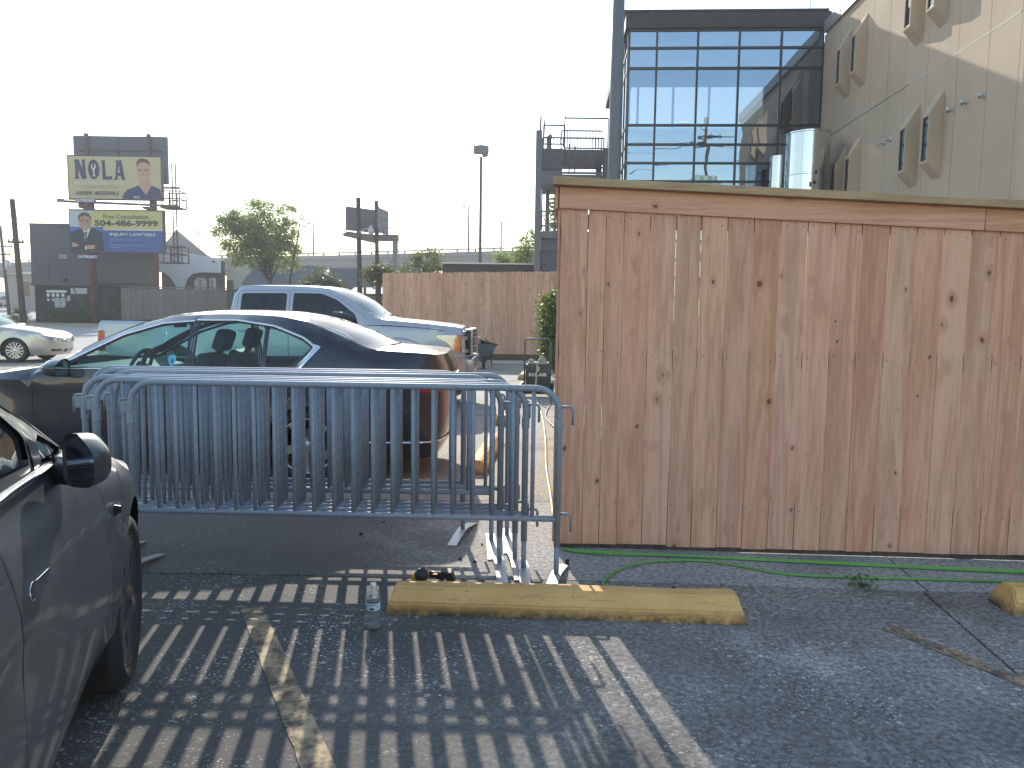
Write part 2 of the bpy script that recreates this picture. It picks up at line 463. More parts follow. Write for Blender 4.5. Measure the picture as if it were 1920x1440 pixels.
def worn_line_mat(name, col, a0, a1):
    m, t, b, o = newmat(name)
    co = obj_coord(t)
    n = noise_(t, co, 7.0, 6, 0.75, 0.3); n2 = noise_(t, co, 60.0, 3, 0.7)
    c = mix_(t, ramp_(t, noise_(t, co, 12, 4, 0.7), 0.35, 0.65), col, (0.10, 0.075, 0.05))
    L(t, c, b.inputs['Base Color']); b.inputs['Roughness'].default_value = 0.8
    al = ramp_(t, math_(t, 'ADD', math_(t, 'MULTIPLY', n, 0.75), math_(t, 'MULTIPLY', n2, 0.25)), a0, a1)
    L(t, al, b.inputs['Alpha'])
    return m
# ================================================================== GROUND
def tz(y):
    return lerp_tab([(24, 0), (60, 0.45), (110, 1.9), (160, 2.3)], y)
g = MB()
ys = [-300, -60, -10, 10, 24, 30, 36, 42, 48, 54, 60, 70, 80, 95, 110, 130, 160, 400, 1500]
xs_ = [-1500, -300, -80, -40, -20, -10, 0, 10, 20, 40, 80, 300, 1500]
gv = [(x, y, tz(y) - 0.045) for y in ys for x in xs_]
nx = len(xs_)
g.add(gv, [(j * nx + i, j * nx + i + 1, (j + 1) * nx + i + 1, (j + 1) * nx + i) for j in range(len(ys) - 1) for i in range(nx - 1)])
g.build('ground', M['earth'], kind='structure')

def jag(p, q, amp, seed, step=0.06):
    """a chipped slab edge from p to q"""
    p = Vector((*p, 0)); q = Vector((*q, 0)); n = max(2, int((q - p).length / step))
    d = (q - p).normalized(); w = Vector((-d.y, d.x, 0))
    out = []
    for i in range(n):
        a = p + (q - p) * (i / n)
        k = noise.noise((a.x * 3 + seed, a.y * 3, 0)) * 0.6 + noise.noise((a.x * 17 + seed, a.y * 17, 3)) * 0.4
        k2 = max(0.0, noise.noise((a.x * 5 + seed, a.y * 5, 9)) - 0.3) * 2.2
        out.append(tuple((a + w * amp * (k + k2))[:2]))
    return out
lot = bpy.data.objects.new('parking_lot', None); COL.objects.link(lot); lot['kind'] = 'structure'
def slab(poly, mt, thick=0.04):
    m = MB(); n = len(poly)
    m.add([(x, y, 0) for x, y in poly] + [(x, y, -thick) for x, y in poly],
          [tuple(range(n))] + [(i, n + i, n + (i + 1) % n, (i + 1) % n) for i in range(n)])
    return m.build('concrete_slab', mt, lot)
JL, JC, JR = (-9.0, 4.20), (0.315, 4.088), (9.0, 3.66)
def jy(x): return lerp_tab([JL, JC, JR], x)
dg0, dg1 = (2.272, jy(2.272)), (2.02, 2.0)
dg2 = (1.6, -8.0)
ga = 0.007
slab(jag((-9, jy(-9) - ga), (JC[0], JC[1] - ga), -0.009, 1) + jag((JC[0], JC[1] - ga), (dg0[0] - ga, dg0[1] - ga), -0.009, 2)
     + jag((dg0[0] - ga, dg0[1] - ga), (dg1[0] - ga, dg1[1]), -0.003, 3) + [(dg1[0] - ga, dg1[1]), (dg2[0], dg2[1]), (-9, -8)], M['slab_front'])
slab(jag((dg0[0] + ga, dg0[1] - ga), (9, jy(9) - ga), -0.009, 4) + [(9, jy(9) - ga), (9, -8), (dg2[0] + 0.02, dg2[1])]
     + jag((dg1[0] + ga, dg1[1]), (dg0[0] + ga, dg0[1] - ga), -0.003, 5), M['slab_front'])
YB = 5.88
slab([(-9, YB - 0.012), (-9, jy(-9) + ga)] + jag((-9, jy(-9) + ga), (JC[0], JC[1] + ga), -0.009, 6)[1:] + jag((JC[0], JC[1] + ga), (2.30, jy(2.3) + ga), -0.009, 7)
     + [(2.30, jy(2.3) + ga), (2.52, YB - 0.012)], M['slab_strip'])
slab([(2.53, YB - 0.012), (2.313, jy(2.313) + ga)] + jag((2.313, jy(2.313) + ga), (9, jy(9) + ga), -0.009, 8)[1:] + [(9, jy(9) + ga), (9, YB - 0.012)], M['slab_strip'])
for (xa, xb) in ((-22.0, -12.02), (-12.0, -5.42), (-5.4, 1.18), (1.2, 9.0)):
    for (ya, yb) in ((YB, 10.98), (11.0, 16.98), (17.0, 23.6)):
        if xa < -20 and ya < 10: continue
        slab([(xa, ya), (xa, yb), (xb, yb), (xb, ya)][::-1], M['slab_back'])
st = MB()
sy = [23.64, 24, 30, 36, 42, 48, 53.4]
st.add([(x, y, tz(y) - 0.02) for y in sy for x in (-150, -60, -20, -4.8)], [(j * 4 + i, j * 4 + i + 1, (j + 1) * 4 + i + 1, (j + 1) * 4 + i) for j in range(len(sy) - 1) for i in range(3)])
st.build('street', M['street'], kind='structure')
st = MB()
sy = [53.5, 60, 70, 80, 95, 110, 130, 160]
st.add([(x, y, tz(y) - 0.016) for y in sy for x in (-200, -39.5)], [(j * 2, j * 2 + 1, j * 2 + 3, j * 2 + 2) for j in range(len(sy) - 1)])
st.build('side_street', M['street'], kind='structure')
m = MB(); m.bx(-39.2, -5.0, 53.5, 53.75, 0.2, tz(53.6) + 0.14)
m.build('kerb', M['kerb'], kind='structure')
m = MB(); m.bx(-39.2, -5.0, 53.75, 59.9, 0.1, tz(53.6) + 0.12)
m.build('verge', M['grass'], kind='structure')
# faded kerb-side paint on the street
lm = worn_line_mat('street_line_paint', (0.7, 0.68, 0.62), 0.36, 0.5)
m = MB()
for a, b in (((-33.0, 47.0), (-19.0, 45.6)),):
    m.add([(a[0], a[1], tz(a[1]) - 0.012), (b[0], b[1], tz(b[1]) - 0.012), (b[0], b[1] + 0.25, tz(b[1]) - 0.010), (a[0], a[1] + 0.25, tz(a[1]) - 0.010)], [(0, 1, 2, 3)])
m.build('street_line', lm, kind='structure')

# worn yellow bay lines
def strip(p, q, wd, z, mt, n=40, seed=0.0):
    p = Vector((*p, 0)); q = Vector((*q, 0)); d = (q - p).normalized(); w = Vector((d.y, -d.x, 0))
    m = MB(); vs = []
    for i in range(n + 1):
        a = p + (q - p) * (i / n)
        e0 = 0.006 * noise.noise((i * 0.8 + seed, 1, 0)); e1 = 0.006 * noise.noise((i * 0.8 + seed, 7, 0))
        A = a - w * (wd / 2 + e0); B = a + w * (wd / 2 + e1)
        vs += [(A.x, A.y, z), (B.x, B.y, z)]
    m.add(vs, [(2 * i, 2 * i + 1, 2 * i + 3, 2 * i + 2) for i in range(n)])
    o = m.build('bay_line', mt, kind='structure')
    return o
strip((-1.290, 3.625), (0.06, 1.0), 0.105, 0.004, worn_line_mat('worn_yellow_line', (0.50, 0.36, 0.21), 0.33, 0.44), seed=1)
strip((1.835, 3.495), (2.9, 1.55), 0.085, 0.004, worn_line_mat('faded_yellow_line', (0.50, 0.35, 0.2), 0.36, 0.56), seed=5)

# ================================================================== WHEEL STOPS
def wheel_stop(label, loc, rz, length=1.77):
    prof = [(0, 0), (0, 0.060), (0.055, 0.125), (0.15, 0.125), (0.205, 0.060), (0.205, 0)]
    m = MB()
    k = len(prof); n = 26; vs = []
    for i in range(n + 1):
        x = length * i / n
        for (y, z) in prof:
            cx = x
            if i == 0: cx = 0.035 * (z / 0.125)
            if i == n: cx = length - 0.035 * (z / 0.125)
            w = 0.004 * noise.noise((cx * 4 + label.__len__(), y * 20, z * 20))
            vs.append((cx, y + w, max(0, z + (w if z > 0 else 0))))
    fs = [(i * k + j, i * k + (j + 1) % k, (i + 1) * k + (j + 1) % k, (i + 1) * k + j) for i in range(n) for j in range(k)]
    m.add(vs, fs); m.f += [tuple(range(k))[::-1], tuple(n * k + j for j in range(k))]; m.sm += [False, False]
    bm_o = m.build('wheel_stop', M['yellow'], bevel=0)
    bm = bmesh.new(); bm.from_mesh(bm_o.data); bmesh.ops.recalc_face_normals(bm, faces=bm.faces)
    es = [e for e in bm.edges if e.calc_face_angle(0) > 0.45 and e.verts[0].co.z > 0.01]
    bmesh.ops.bevel(bm, geom=es, offset=0.008, segments=2, affect='EDGES', clamp_overlap=True)
    bm.to_mesh(bm_o.data); bm.free()
    bm_o.location = loc; bm_o.rotation_euler = (0, 0, rz)
    return tag(bm_o, label, 'wheel stop', 'yellow concrete wheel stops')
wheel_stop('long yellow concrete wheel stop in front of the barriers, behind the water bottle', (-0.612, 3.575, 0), atan2(-0.07, 1.768))
wheel_stop('yellow concrete wheel stop cut off by the right edge of the photo', (2.545, 3.66, 0), atan2(-0.05, 1.77))
wheel_stop('yellow wheel stop seen through the barriers, closest behind them', (-0.23, 6.86, 0), radians(85.4))
wheel_stop('yellow wheel stop beyond the barriers, second one back along the cord', (-0.035, 10.0, 0), radians(85.4))
wheel_stop('yellow wheel stop just left of the green air compressor', (0.215, 13.75, 0), radians(85.6))
wheel_stop('farthest yellow wheel stop, left of the ivy in front of the board fence', (0.335, 17.3, 0), radians(85.6))

# ================================================================== CEDAR FENCES
def board_mesh(w, h, t, dog=0.0, taper=0.0, mt=None):
    m = MB()
    if dog:
        poly = [(0, 0), (w, 0), (w, h - dog), (w - dog, h), (dog, h), (0, h - dog)]
        m.prism(poly, 0, t, lambda u, v, q: (u, q, v))
    else:
        b = taper
        m.prism([(0, 0), (w, 0), (w, h * 0.5), (w - b, h), (b * 0.3, h), (0, h * 0.5)], 0, t, lambda u, v, q: (u, q, v))
    o = m.build('board', mt or M['cedar'], bevel=0.0018)
    return o
FX = [-0.03, .137, .246, .356, .517, .675, .827, .984, 1.144, 1.303, 1.465, 1.627, 1.786, 1.952, 2.112, 2.273, 2.432, 2.599, 2.77]
while FX[-1] < 6.0: FX.append(FX[-1] + 0.163)
fa = atan2(-0.052, 0.999)
fence = thing('cedar_fence', 'tall new cedar board fence with trim board and cap rail filling the right side', 'fence', (0.322, 4.67, 0), fa)
SL = -0.046
for i in range(len(FX) - 1):
    gap = random.uniform(0.0022, 0.0042)
    w = FX[i + 1] - FX[i] - gap
    zb = random.uniform(0.03, 0.042)
    o = board_mesh(w, 2.20 + SL * FX[i] - zb, 0.017, taper=random.uniform(0.0, 0.0035))
    o.parent = fence
    o.location = (FX[i], random.uniform(0, 0.003), zb)
def trim(x0, x1, z0, z1, y0, y1, name, mt):
    m = MB()
    m.prism([(x0, z0 + SL * x0), (x1, z0 + SL * x1), (x1, z1 + SL * x1), (x0, z1 + SL * x0)], y0, y1, lambda u, v, q: (u, q, v))
    return m.build(name, mt, fence, bevel=0.003)
trim(-0.045, 2.487, 2.139, 2.268, -0.020, -0.002, 'trim_board', M['cedar_x'])
trim(2.491, 6.0, 2.139, 2.268, -0.020, -0.002, 'trim_board', M['cedar_x'])
trim(-0.085, 3.6, 2.272, 2.318, -0.075, 0.09, 'cap_rail', M['treated'])
trim(3.605, 6.0, 2.272, 2.318, -0.075, 0.09, 'cap_rail', M['treated'])
for z in (0.25, 1.20, 2.02):
    m = MB(); m.bx(0.0, 6.0, 0.022, 0.06, z, z + 0.09); m.build('rail', M['treated'], fence)
m = MB(); m.bx(0.0, 6.0, 0.0185, 0.0215, 0.004, 0.24); m.build('kick_board', M['pole_wood'], fence)  # dark board added behind to block sunlight showing under the boards
for x in (0.04, 2.46, 4.9):
    m = MB(); m.bx(x, x + 0.09, 0.062, 0.152, 0, 2.04); m.build('post', M['treated'], fence)
nl = MB()
for i in range(len(FX) - 1):
    for z in (2.11 + SL * FX[i], 1.25, 0.29):
        for k in (0.18, 0.82):
            x = FX[i] + (FX[i + 1] - FX[i]) * k + random.uniform(-.01, .01); zz = z + random.uniform(-0.03, 0.015)
            nl.lathe([(0.0, 0.0012), (0.0036, 0.001), (0.0042, 0)], 6, lambda a, b, c, x=x, zz=zz: (x + a, -0.0005 - c, zz + b))
nl.build('nails', M['steel_dark'], fence, kind='stuff')
# the same fence turns the corner and runs back along the drive
ret = thing('cedar_fence', 'cedar fence return running back from the corner, seen edge on behind the barriers', 'fence', (0.288, 4.70, 0), radians(90 - 4.1))
x = 0.0
while x < 6.3:
    w = 0.16
    o = board_mesh(w - 0.004, 2.26, 0.017); o.parent = ret
    o.location = (x, 0.0, 0.035); x += w
m = MB(); m.bx(-0.03, 6.3, 0.018, 0.036, 2.14, 2.27); m.build('trim_board', M['cedar_x'], ret)
m = MB(); m.bx(0.10, 6.3, -0.05, 0.05, 2.297, 2.335); m.build('cap_rail', M['treated'], ret)
for z in (0.25, 1.2, 2.0):
    m = MB(); m.bx(0.05, 6.3, -0.06, -0.022, z, z + 0.09); m.build('rail', M['treated'], ret)
# far fence with dog-eared pickets
far = thing('board_fence', 'long cedar picket fence with dog-eared tops closing off the back of the lot', 'fence', (-4.2, 24.2, 0), radians(0.6))
x = 0.0; i = 0
while x < 9.2:
    w = 0.172 + random.uniform(-0.004, 0.004)
    o = board_mesh(w - 0.0015, 2.56 + 0.022 * x + random.uniform(-0.012, 0.012), 0.017, dog=0.03, mt=M['cedar_far']); o.parent = far
    o.location = (x, random.uniform(-0.004, 0.006), 0.24); x += w
m = MB(); m.bx(0, 9.2, 0.002, 0.04, 0.03, 0.235); m.build('kick_board', M['pole_wood'], far)
for z in (0.6, 1.6, 2.5):
    m = MB(); m.bx(0, 9.2, 0.03, 0.07, z, z + 0.09); m.build('rail', M['treated'], far)
m = MB(); m.bx(-3.4, 3.0, 23.7, 23.95, -0.02, 0.055); m.build('kerb', M['street'], kind='structure')

# ================================================================== CROWD BARRIERS
bar_me = None
BI = [0]
def barrier(label, p, q, bars=21, height=1.085):
    """steel crowd barrier, from left post p to right post q"""
    global bar_me
    dx, dy = q[0] - p[0], q[1] - p[1]
    W = hypot(dx, dy)
    t = thing('crowd_barrier', label, 'barrier', (p[0], p[1], 0), atan2(dy, dx), 'galvanised crowd barriers standing one behind the other')
    pitch = 0.1115
    ph = (0.70 * pitch * (BI[0] % 7) / 7.0 - p[0] - 0.176 * (p[1] + q[1]) / 2) % pitch      # bars of one barrier fall between those of the next
    BI[0] += 1
    R, H, zr = 0.018, height, 0.355
    m = MB()
    path = [(0, 0, 0.20), (0, 0, H - 0.13)] + [(0.13 + 0.13 * cos(a), 0, H - 0.13 + 0.13 * sin(a)) for a in [radians(180 - 90 * i / 8) for i in range(1, 9)]]
    path += [(W - 0.13 + 0.13 * sin(a), 0, H - 0.13 + 0.13 * cos(a)) for a in [radians(90 * i / 8) for i in range(0, 9)]] + [(W, 0, 0.20)]
    m.tube(path, R, 12); m.build('frame', M['galv'], t)
    m = MB(); m.tube([(0.01, 0, zr), (W - 0.01, 0, zr)], R * 0.95, 12); m.build('bottom_rail', M['galv'], t)
    for k in range(1, bars + 3):
        x = ph + pitch * (k - 0.4)
        if x < 0.06 or x > W - 0.05: continue
        if bar_me is None:
            b = MB(); b.tube([(0, 0, zr + 0.008), (0, 0, H - 0.004)], 0.0118, 8); o = b.build('bar', M['galv'], t); bar_me = o.data
        else:
            o = link('bar', bar_me, t)
        o.location = (x + random.uniform(-0.003, 0.003), 0, 0)
    for x, sg in ((0, -1), (W, 1)):
        m = MB(); m.tube([(x, 0, 0.21), (x, 0, 0.012)], R * 0.82, 10); m.build('leg', M['galv'], t)
        a = random.uniform(-0.22, 0.22) if sg > 0 else random.uniform(-0.04, 0.04)
        ca, sa = cos(a), sin(a)
        m = MB(); pr = [(-0.27, 0.0), (-0.03, 0.036), (0.03, 0.036), (0.27, 0.0), (0.27, 0.007), (0.03, 0.043), (-0.03, 0.043), (-0.27, 0.007)]
        m.prism(pr, -0.03, 0.03, lambda u, v, w, x=x, ca=ca, sa=sa: (x + w * ca + u * sa, u * ca - w * sa, v + 0.002))
        m.build('foot', M['galv_plate'], t)
        for z in (0.985, 0.385):
            m = MB()
            if sg > 0:
                m.tube([(x + R * 0.5, 0, z)] + [(x + 0.055 + 0.02 * sin(b), 0, z - 0.02 + 0.02 * cos(b)) for b in [radians(90 * i / 5) for i in range(6)]] + [(x + 0.075, 0, z - 0.10)], 0.0075, 8)
                m.build('hook', M['galv'], t)
            elif z > 0.5:
                m.tube([(x - R * 0.6, 0.012, z), (x - 0.05, 0.012, z)] + [(x - 0.05 - 0.02 * sin(b), 0.012, z - 0.02 + 0.02 * cos(b)) for b in [radians(90 * i / 5) for i in range(1, 6)]] + [(x - 0.07, 0.012, z - 0.10)], 0.008, 8)
                m.bx(x - 0.062, x - 0.012, 0.004, 0.012, z - 0.075, z - 0.01)
                m.build('bracket', M['galv'], t)
            else:
                m.tube([(x, 0, z), (x - 0.05, 0, z), (x - 0.05, 0, z - 0.06), (x, 0, z - 0.06)], 0.006, 8); m.build('bracket', M['galv'], t)
        m = MB(); m.lathe([(R + 0.004, -0.03), (R + 0.004, 0.03)], 12, lambda a_, b_, c_, x=x: (x + a_, b_, 0.88 + c_))
        m.lathe([(R + 0.004, 0.03), (R - 0.004, 0.03)], 12, lambda a_, b_, c_, x=x: (x + a_, b_, 0.88 + c_))
        m.build('collar', M['galv'], t)
    return t
for lab, p, q, hh in (
    ('galvanised crowd barrier nearest the camera, its right post closest to the cedar fence', (-2.14, 4.16), (0.262, 4.075), 1.085),
    ('galvanised crowd barrier second from the front of the row', (-2.38, 4.25), (0.080, 4.17), 1.087),
    ('galvanised crowd barrier third from the front of the row', (-2.50, 4.34), (-0.06, 4.255), 1.090),
    ('galvanised crowd barrier in the middle of the row, its left end set inward', (-2.36, 4.41), (0.03, 4.33), 1.092),
    ('galvanised crowd barrier fifth from the front of the row', (-2.56, 4.72), (-0.12, 4.68), 1.091),
    ('galvanised crowd barrier next to last in the row by the dark sedan', (-2.70, 4.83), (-0.02, 4.80), 1.094),
    ('galvanised crowd barrier at the back of the row, closest to the dark sedan', (-2.80, 4.97), (-0.32, 4.94), 1.096)):
    barrier(lab, p, q, {1.087: 20, 1.092: 22, 1.091: 20, 1.096: 22}.get(hh, 21), hh)

# ================================================================== NEAR SMALL THINGS
def bottle():
    t = thing('water_bottle', 'clear plastic water bottle with white cap standing at the end of the wheel stop', 'bottle', (-0.637, 3.395, 0))
    prof = [(0.0, 0.006), (0.018, 0.002), (0.030, 0.006), (0.033, 0.02), (0.0325, 0.05), (0.030, 0.075), (0.0325, 0.10), (0.0325, 0.125), (0.0325, 0.145), (0.033, 0.155), (0.030, 0.172), (0.020, 0.195), (0.0135, 0.207), (0.0125, 0.217)]
    ribs = []
    for (r, z) in prof: ribs.append((r, z))
    m = MB(); m.lathe(ribs, 28, lambda x, y, z: (x * (1 + 0.05 * cos(5 * atan2(y, x)) * (z < 0.03)), y * (1 + 0.05 * cos(5 * atan2(y, x)) * (z < 0.03)), z + (0.004 * (1 + cos(5 * atan2(y, x))) if z < 0.012 else 0)))
    pm = glass_mat('clear_plastic', (0.86, 0.9, 0.93), ior=1.45, base=0.07, rough=0.12, dust=0.22)
    m.build('bottle_body', pm, t)
    wm = glass_mat('water', (0.80, 0.86, 0.90), ior=1.33, base=0.05, rough=0.15, dust=0.35)
    m = MB(); m.lathe([(0.0, 0.012), (0.027, 0.014), (0.0305, 0.03), (0.028, 0.075), (0.0305, 0.10), (0.0305, 0.145), (0.030, 0.158), (0.0, 0.159)], 24); m.build('water', wm, t)
    lb, tt, bb, oo = newmat('bottle_label')
    bb.inputs['Base Color'].default_value = (0.52, 0.62, 0.74, 1); bb.inputs['Roughness'].default_value = 0.35
    m = MB(); m.lathe([(0.0332, 0.103), (0.0332, 0.137)], 28); lo = m.build('label', lb, t)
    dk = mat('label_ink', (0.03, 0.04, 0.09), 0.5)
    m = MB()
    def cyl(a, z): return (0.0337 * sin(a), -0.0337 * cos(a), z)
    for a0, a1, z0, z1 in ((-0.28, 0.32, 0.107, 0.117), (-0.45, 0.02, 0.127, 0.130), (0.1, 0.55, 0.128, 0.132), (0.75, 0.85, 0.112, 0.128), (-1.0, -0.9, 0.11, 0.124)):
        n = 6
        m.add([cyl(a0 + (a1 - a0) * i / n, z) for i in range(n + 1) for z in (z0, z1)], [(2 * i, 2 * i + 2, 2 * i + 3, 2 * i + 1) for i in range(n)])
    m.build('print', dk, lo)
    m = MB(); m.lathe([(0.0, 0.226), (0.0125, 0.226), (0.0145, 0.223), (0.0145, 0.211), (0.0138, 0.210)], 24); m.build('cap', M['white_plain'], t)
bottle()
def power_tool():
    t = thing('cordless_tool', 'yellow and black cordless power tool lying behind the wheel stop', 'power tool', (-0.44, 3.99, 0))
    yl = mat('tool_yellow', (0.62, 0.33, 0.03), 0.4)
    ax = Matrix.Rotation(radians(18), 3, 'Z') @ Matrix.Rotation(radians(62), 3, 'X')
    def mp(c): return lambda x, y, z: tuple(Vector(c) + ax @ Vector((x, y, z)))
    m = MB(); m.lathe([(0, -0.05), (0.034, -0.05), (0.037, -0.04), (0.036, 0.035), (0.034, 0.045)], 24, mp((-0.055, 0, 0.045))); m.build('motor_housing', yl, t)
    m = MB(); m.lathe([(0.0345, 0.046), (0.036, 0.05), (0.036, 0.075), (0.028, 0.088), (0.0, 0.09)], 24, mp((-0.055, 0, 0.045))); m.build('end_cap', M['black'], t)
    m = MB(); m.tube([(-0.03, 0.0, 0.06), (0.0, 0.0, 0.062)], [0.021, 0.02], 10); m.build('neck', yl, t)
    m = MB(); m.tube([(0.0, 0, 0.062), (0.03, 0, 0.058), (0.065, -0.004, 0.05)], [0.019, 0.017, 0.021], 10); m.build('handle', M['black'], t)
    m = MB(); m.box((0.03, -0.019, 0.066), (0.03, 0.006, 0.006)); m.build('trigger', yl, t)
    m = MB(); m.prism([(0.06, 0.004), (0.135, 0.0), (0.145, 0.03), (0.125, 0.083), (0.07, 0.09), (0.058, 0.05)], -0.045, 0.035, lambda u, v, w: (u, w, v)); b = m.build('battery_pack', M['black'], t, bevel=0.005)
    m = MB(); m.prism([(0.082, 0.03), (0.094, 0.03), (0.098, 0.045), (0.088, 0.052)], -0.0475, -0.046, lambda u, v, w: (u, w, v)); m.box((0.12, -0.0465, 0.014), (0.018, 0.002, 0.008)); m.build('decal', M['white_plain'], b)
power_tool()
def cord(name, label, pts, r, mt, cat, n=8, sub=6):
    P = [Vector(p) for p in pts]; out = []
    for i in range(len(P) - 1):
        a = P[max(0, i - 1)]; b = P[i]; c = P[i + 1]; d = P[min(len(P) - 1, i + 2)]
        for k in range(sub):
            s = k / sub
            out.append(0.5 * ((2 * b) + (c - a) * s + (2 * a - 5 * b + 4 * c - d) * s * s + (3 * b - a - 3 * c + d) * s**3))
    out.append(P[-1])
    m = MB(); m.tube(out, r, n)
    return tag(m.build(name, mt), label, cat)
gm = mat('green_rubber', (0.15, 0.45, 0.045), 0.4, var=(9, 0.15))
gm2 = mat('dusty_green_rubber', (0.15, 0.33, 0.08), 0.5, var=(9, 0.2))
zz = 0.009
cord('air_hose', 'bright green air hose lying straight along the foot of the cedar fence', [(0.34, 4.62, zz), (0.5, 4.585, zz), (0.8, 4.55, zz), (1.3, 4.50, zz), (1.8, 4.45, zz), (2.4, 4.38, zz), (3.1, 4.315, zz), (4.2, 4.25, zz)], 0.0085, gm, 'hose')
cord('air_hose', 'dark green air hose beside the bright one at the fence foot', [(0.36, 4.60, zz), (0.6, 4.535, zz), (1.0, 4.522, zz), (1.6, 4.455, zz), (2.3, 4.372, zz), (3.1, 4.285, zz), (4.2, 4.21, zz)], 0.007, gm2, 'hose')
cord('air_hose', 'looped green air hose arching out from behind the yellow wheel stop', [(1.0, 3.86, zz), (0.75, 3.93, zz), (0.55, 3.97, zz), (0.53, 4.06, zz), (0.66, 4.28, zz), (0.85, 4.40, zz), (1.1, 4.44, zz), (1.3, 4.39, zz), (1.6, 4.22, zz), (1.95, 4.18, zz), (2.4, 4.16, zz), (3.0, 4.13, zz), (4.2, 4.1, zz)], 0.008, gm2, 'hose')
ym = mat('yellow_green_rubber', (0.5, 0.48, 0.16), 0.5)
cord('extension_cord', 'pale yellow-green cord running down the drive to the air compressor', [(0.30, 4.80, 0.012), (0.315, 5.3, 0.012), (0.33, 6.1, 0.012), (0.345, 7.2, 0.012), (0.40, 8.6, 0.012), (0.44, 10.2, 0.012), (0.45, 12.0, 0.012), (0.42, 13.1, 0.05), (0.43, 13.33, 0.35), (0.45, 13.36, 0.66)], 0.012, ym, 'cord')
m = MB()
for i in range(70):
    a = random.uniform(0, 2 * pi); el = random.uniform(0.15, 1.3); r = random.uniform(0.03, 0.11); s = random.uniform(0.008, 0.016)
    c = Vector((cos(a) * cos(el) * r, sin(a) * cos(el) * r, sin(el) * r * 0.75 + 0.004))
    u = Vector((random.uniform(-1, 1), random.uniform(-1, 1), random.uniform(-.5, .5))).normalized() * s; v = u.orthogonal().normalized() * s * 0.7
    m.add([c - u, c - v * 0.8, c + u, c + v * 0.8], [(0, 1, 2, 3)])
for i in range(9):
    a = i * 0.7; m.tube([(0, 0, 0), (0.05 * cos(a), 0.05 * sin(a), 0.04), (0.08 * cos(a), 0.08 * sin(a), 0.055)], 0.0012, 4)
M['weed'] = leaf_mat('weed_leaf', (0.05, 0.09, 0.03), (0.10, 0.13, 0.05), 0.3)
tag(m.build('weed', M['weed'], loc=(1.955, 4.025, 0)), 'small weed growing from the crack in front of the cedar fence', 'weed')
m = MB()
for (x0, x1, n) in ((-1.9, -1.5, 34), (-1.35, -1.1, 22), (-2.1, -1.95, 10), (0.9, 1.2, 10)):
    for i in range(n):
        x = random.uniform(x0, x1); y = jy(x) + random.uniform(-0.012, 0.012)
        d = Vector((random.uniform(-.02, .02), random.uniform(-.02, .02), random.uniform(0.008, 0.025)))
        m.add([(x - .003, y, 0), (x + .003, y, 0), (x + d.x, y + d.y, d.z)], [(0, 1, 2)])
m.build('crack_grass', M['weed'], kind='stuff')
m = MB(); m.box((0, 0, 0.012), (0.022, 0.014, 0.024)); m.box((0, 0, 0.027), (0.026, 0.017, 0.008))
tag(m.build('rubber_plug', M['black'], loc=(0.345, 4.36, 0), bevel=0.003), 'small black rubber plug on the pavement by the fence corner', 'plug')
m = MB()
for i, (x, y) in enumerate(((-0.30, 4.42), (-0.18, 4.72), (-0.21, 4.36), (0.83, 3.66), (-0.33, 4.9), (-1.0, 4.9), (-0.9, 5.2))):
    r = random.uniform(0.008, 0.016)
    z = 0.0
    if i == 3: z = 0.118; 
    m.lathe([(0, 0), (r, r * .3), (r * .8, r), (0, r * 1.2)], 5, lambda a, b, c, x=x, y=y, z=z: (x + a, y + b, z + c), smooth=False)
m.build('debris', M['dirt'], kind='stuff')
# ================================================================== CARS
def dens(poly, step, closed=True):
    out = []
    n = len(poly)
    for i in range(n if closed else n - 1):
        a = poly[i]; b = poly[(i + 1) % n]
        k = max(1, int(math.ceil(hypot(b[0] - a[0], b[1] - a[1]) / step)))
        out += [(a[0] + (b[0] - a[0]) * j / k, a[1] + (b[1] - a[1]) * j / k) for j in range(k)]
    if not closed: out.append(poly[-1])
    return out
def rounded(poly, r, n=4):
    """round the corners of a polygon"""
    out = []; m = len(poly)
    for i in range(m):
        p = Vector(poly[i - 1]); c = Vector(poly[i]); q = Vector(poly[(i + 1) % m])
        d0 = (p - c); d1 = (q - c)
        rr = min(r, d0.length * 0.45, d1.length * 0.45)
        a = c + d0.normalized() * rr; b = c + d1.normalized() * rr
        for k in range(n + 1):
            s = k / n
            out.append(tuple((1 - s)**2 * a + 2 * s * (1 - s) * c + s * s * b))
    return out
def inside(p, poly):
    x, y = p; c = False; n = len(poly)
    j = n - 1
    for i in range(n):
        xi, yi = poly[i]; xj, yj = poly[j]
        if (yi > y) != (yj > y) and x < (xj - xi) * (y - yi) / (yj - yi) + xi: c = not c
        j = i
    return c
def shrink(poly, d):
    n = len(poly)
    A = sum(poly[i][0] * poly[(i + 1) % n][1] - poly[(i + 1) % n][0] * poly[i][1] for i in range(n))
    s = 1 if A > 0 else -1
    out = []
    for i in range(n):
        a = Vector(poly[i - 1]); b = Vector(poly[i]); c = Vector(poly[(i + 1) % n])
        t = (c - a)
        if t.length < 1e-9: out.append(tuple(b)); continue
        t.normalize()
        out.append((b.x - s * t.y * d, b.y + s * t.x * d))
    return out
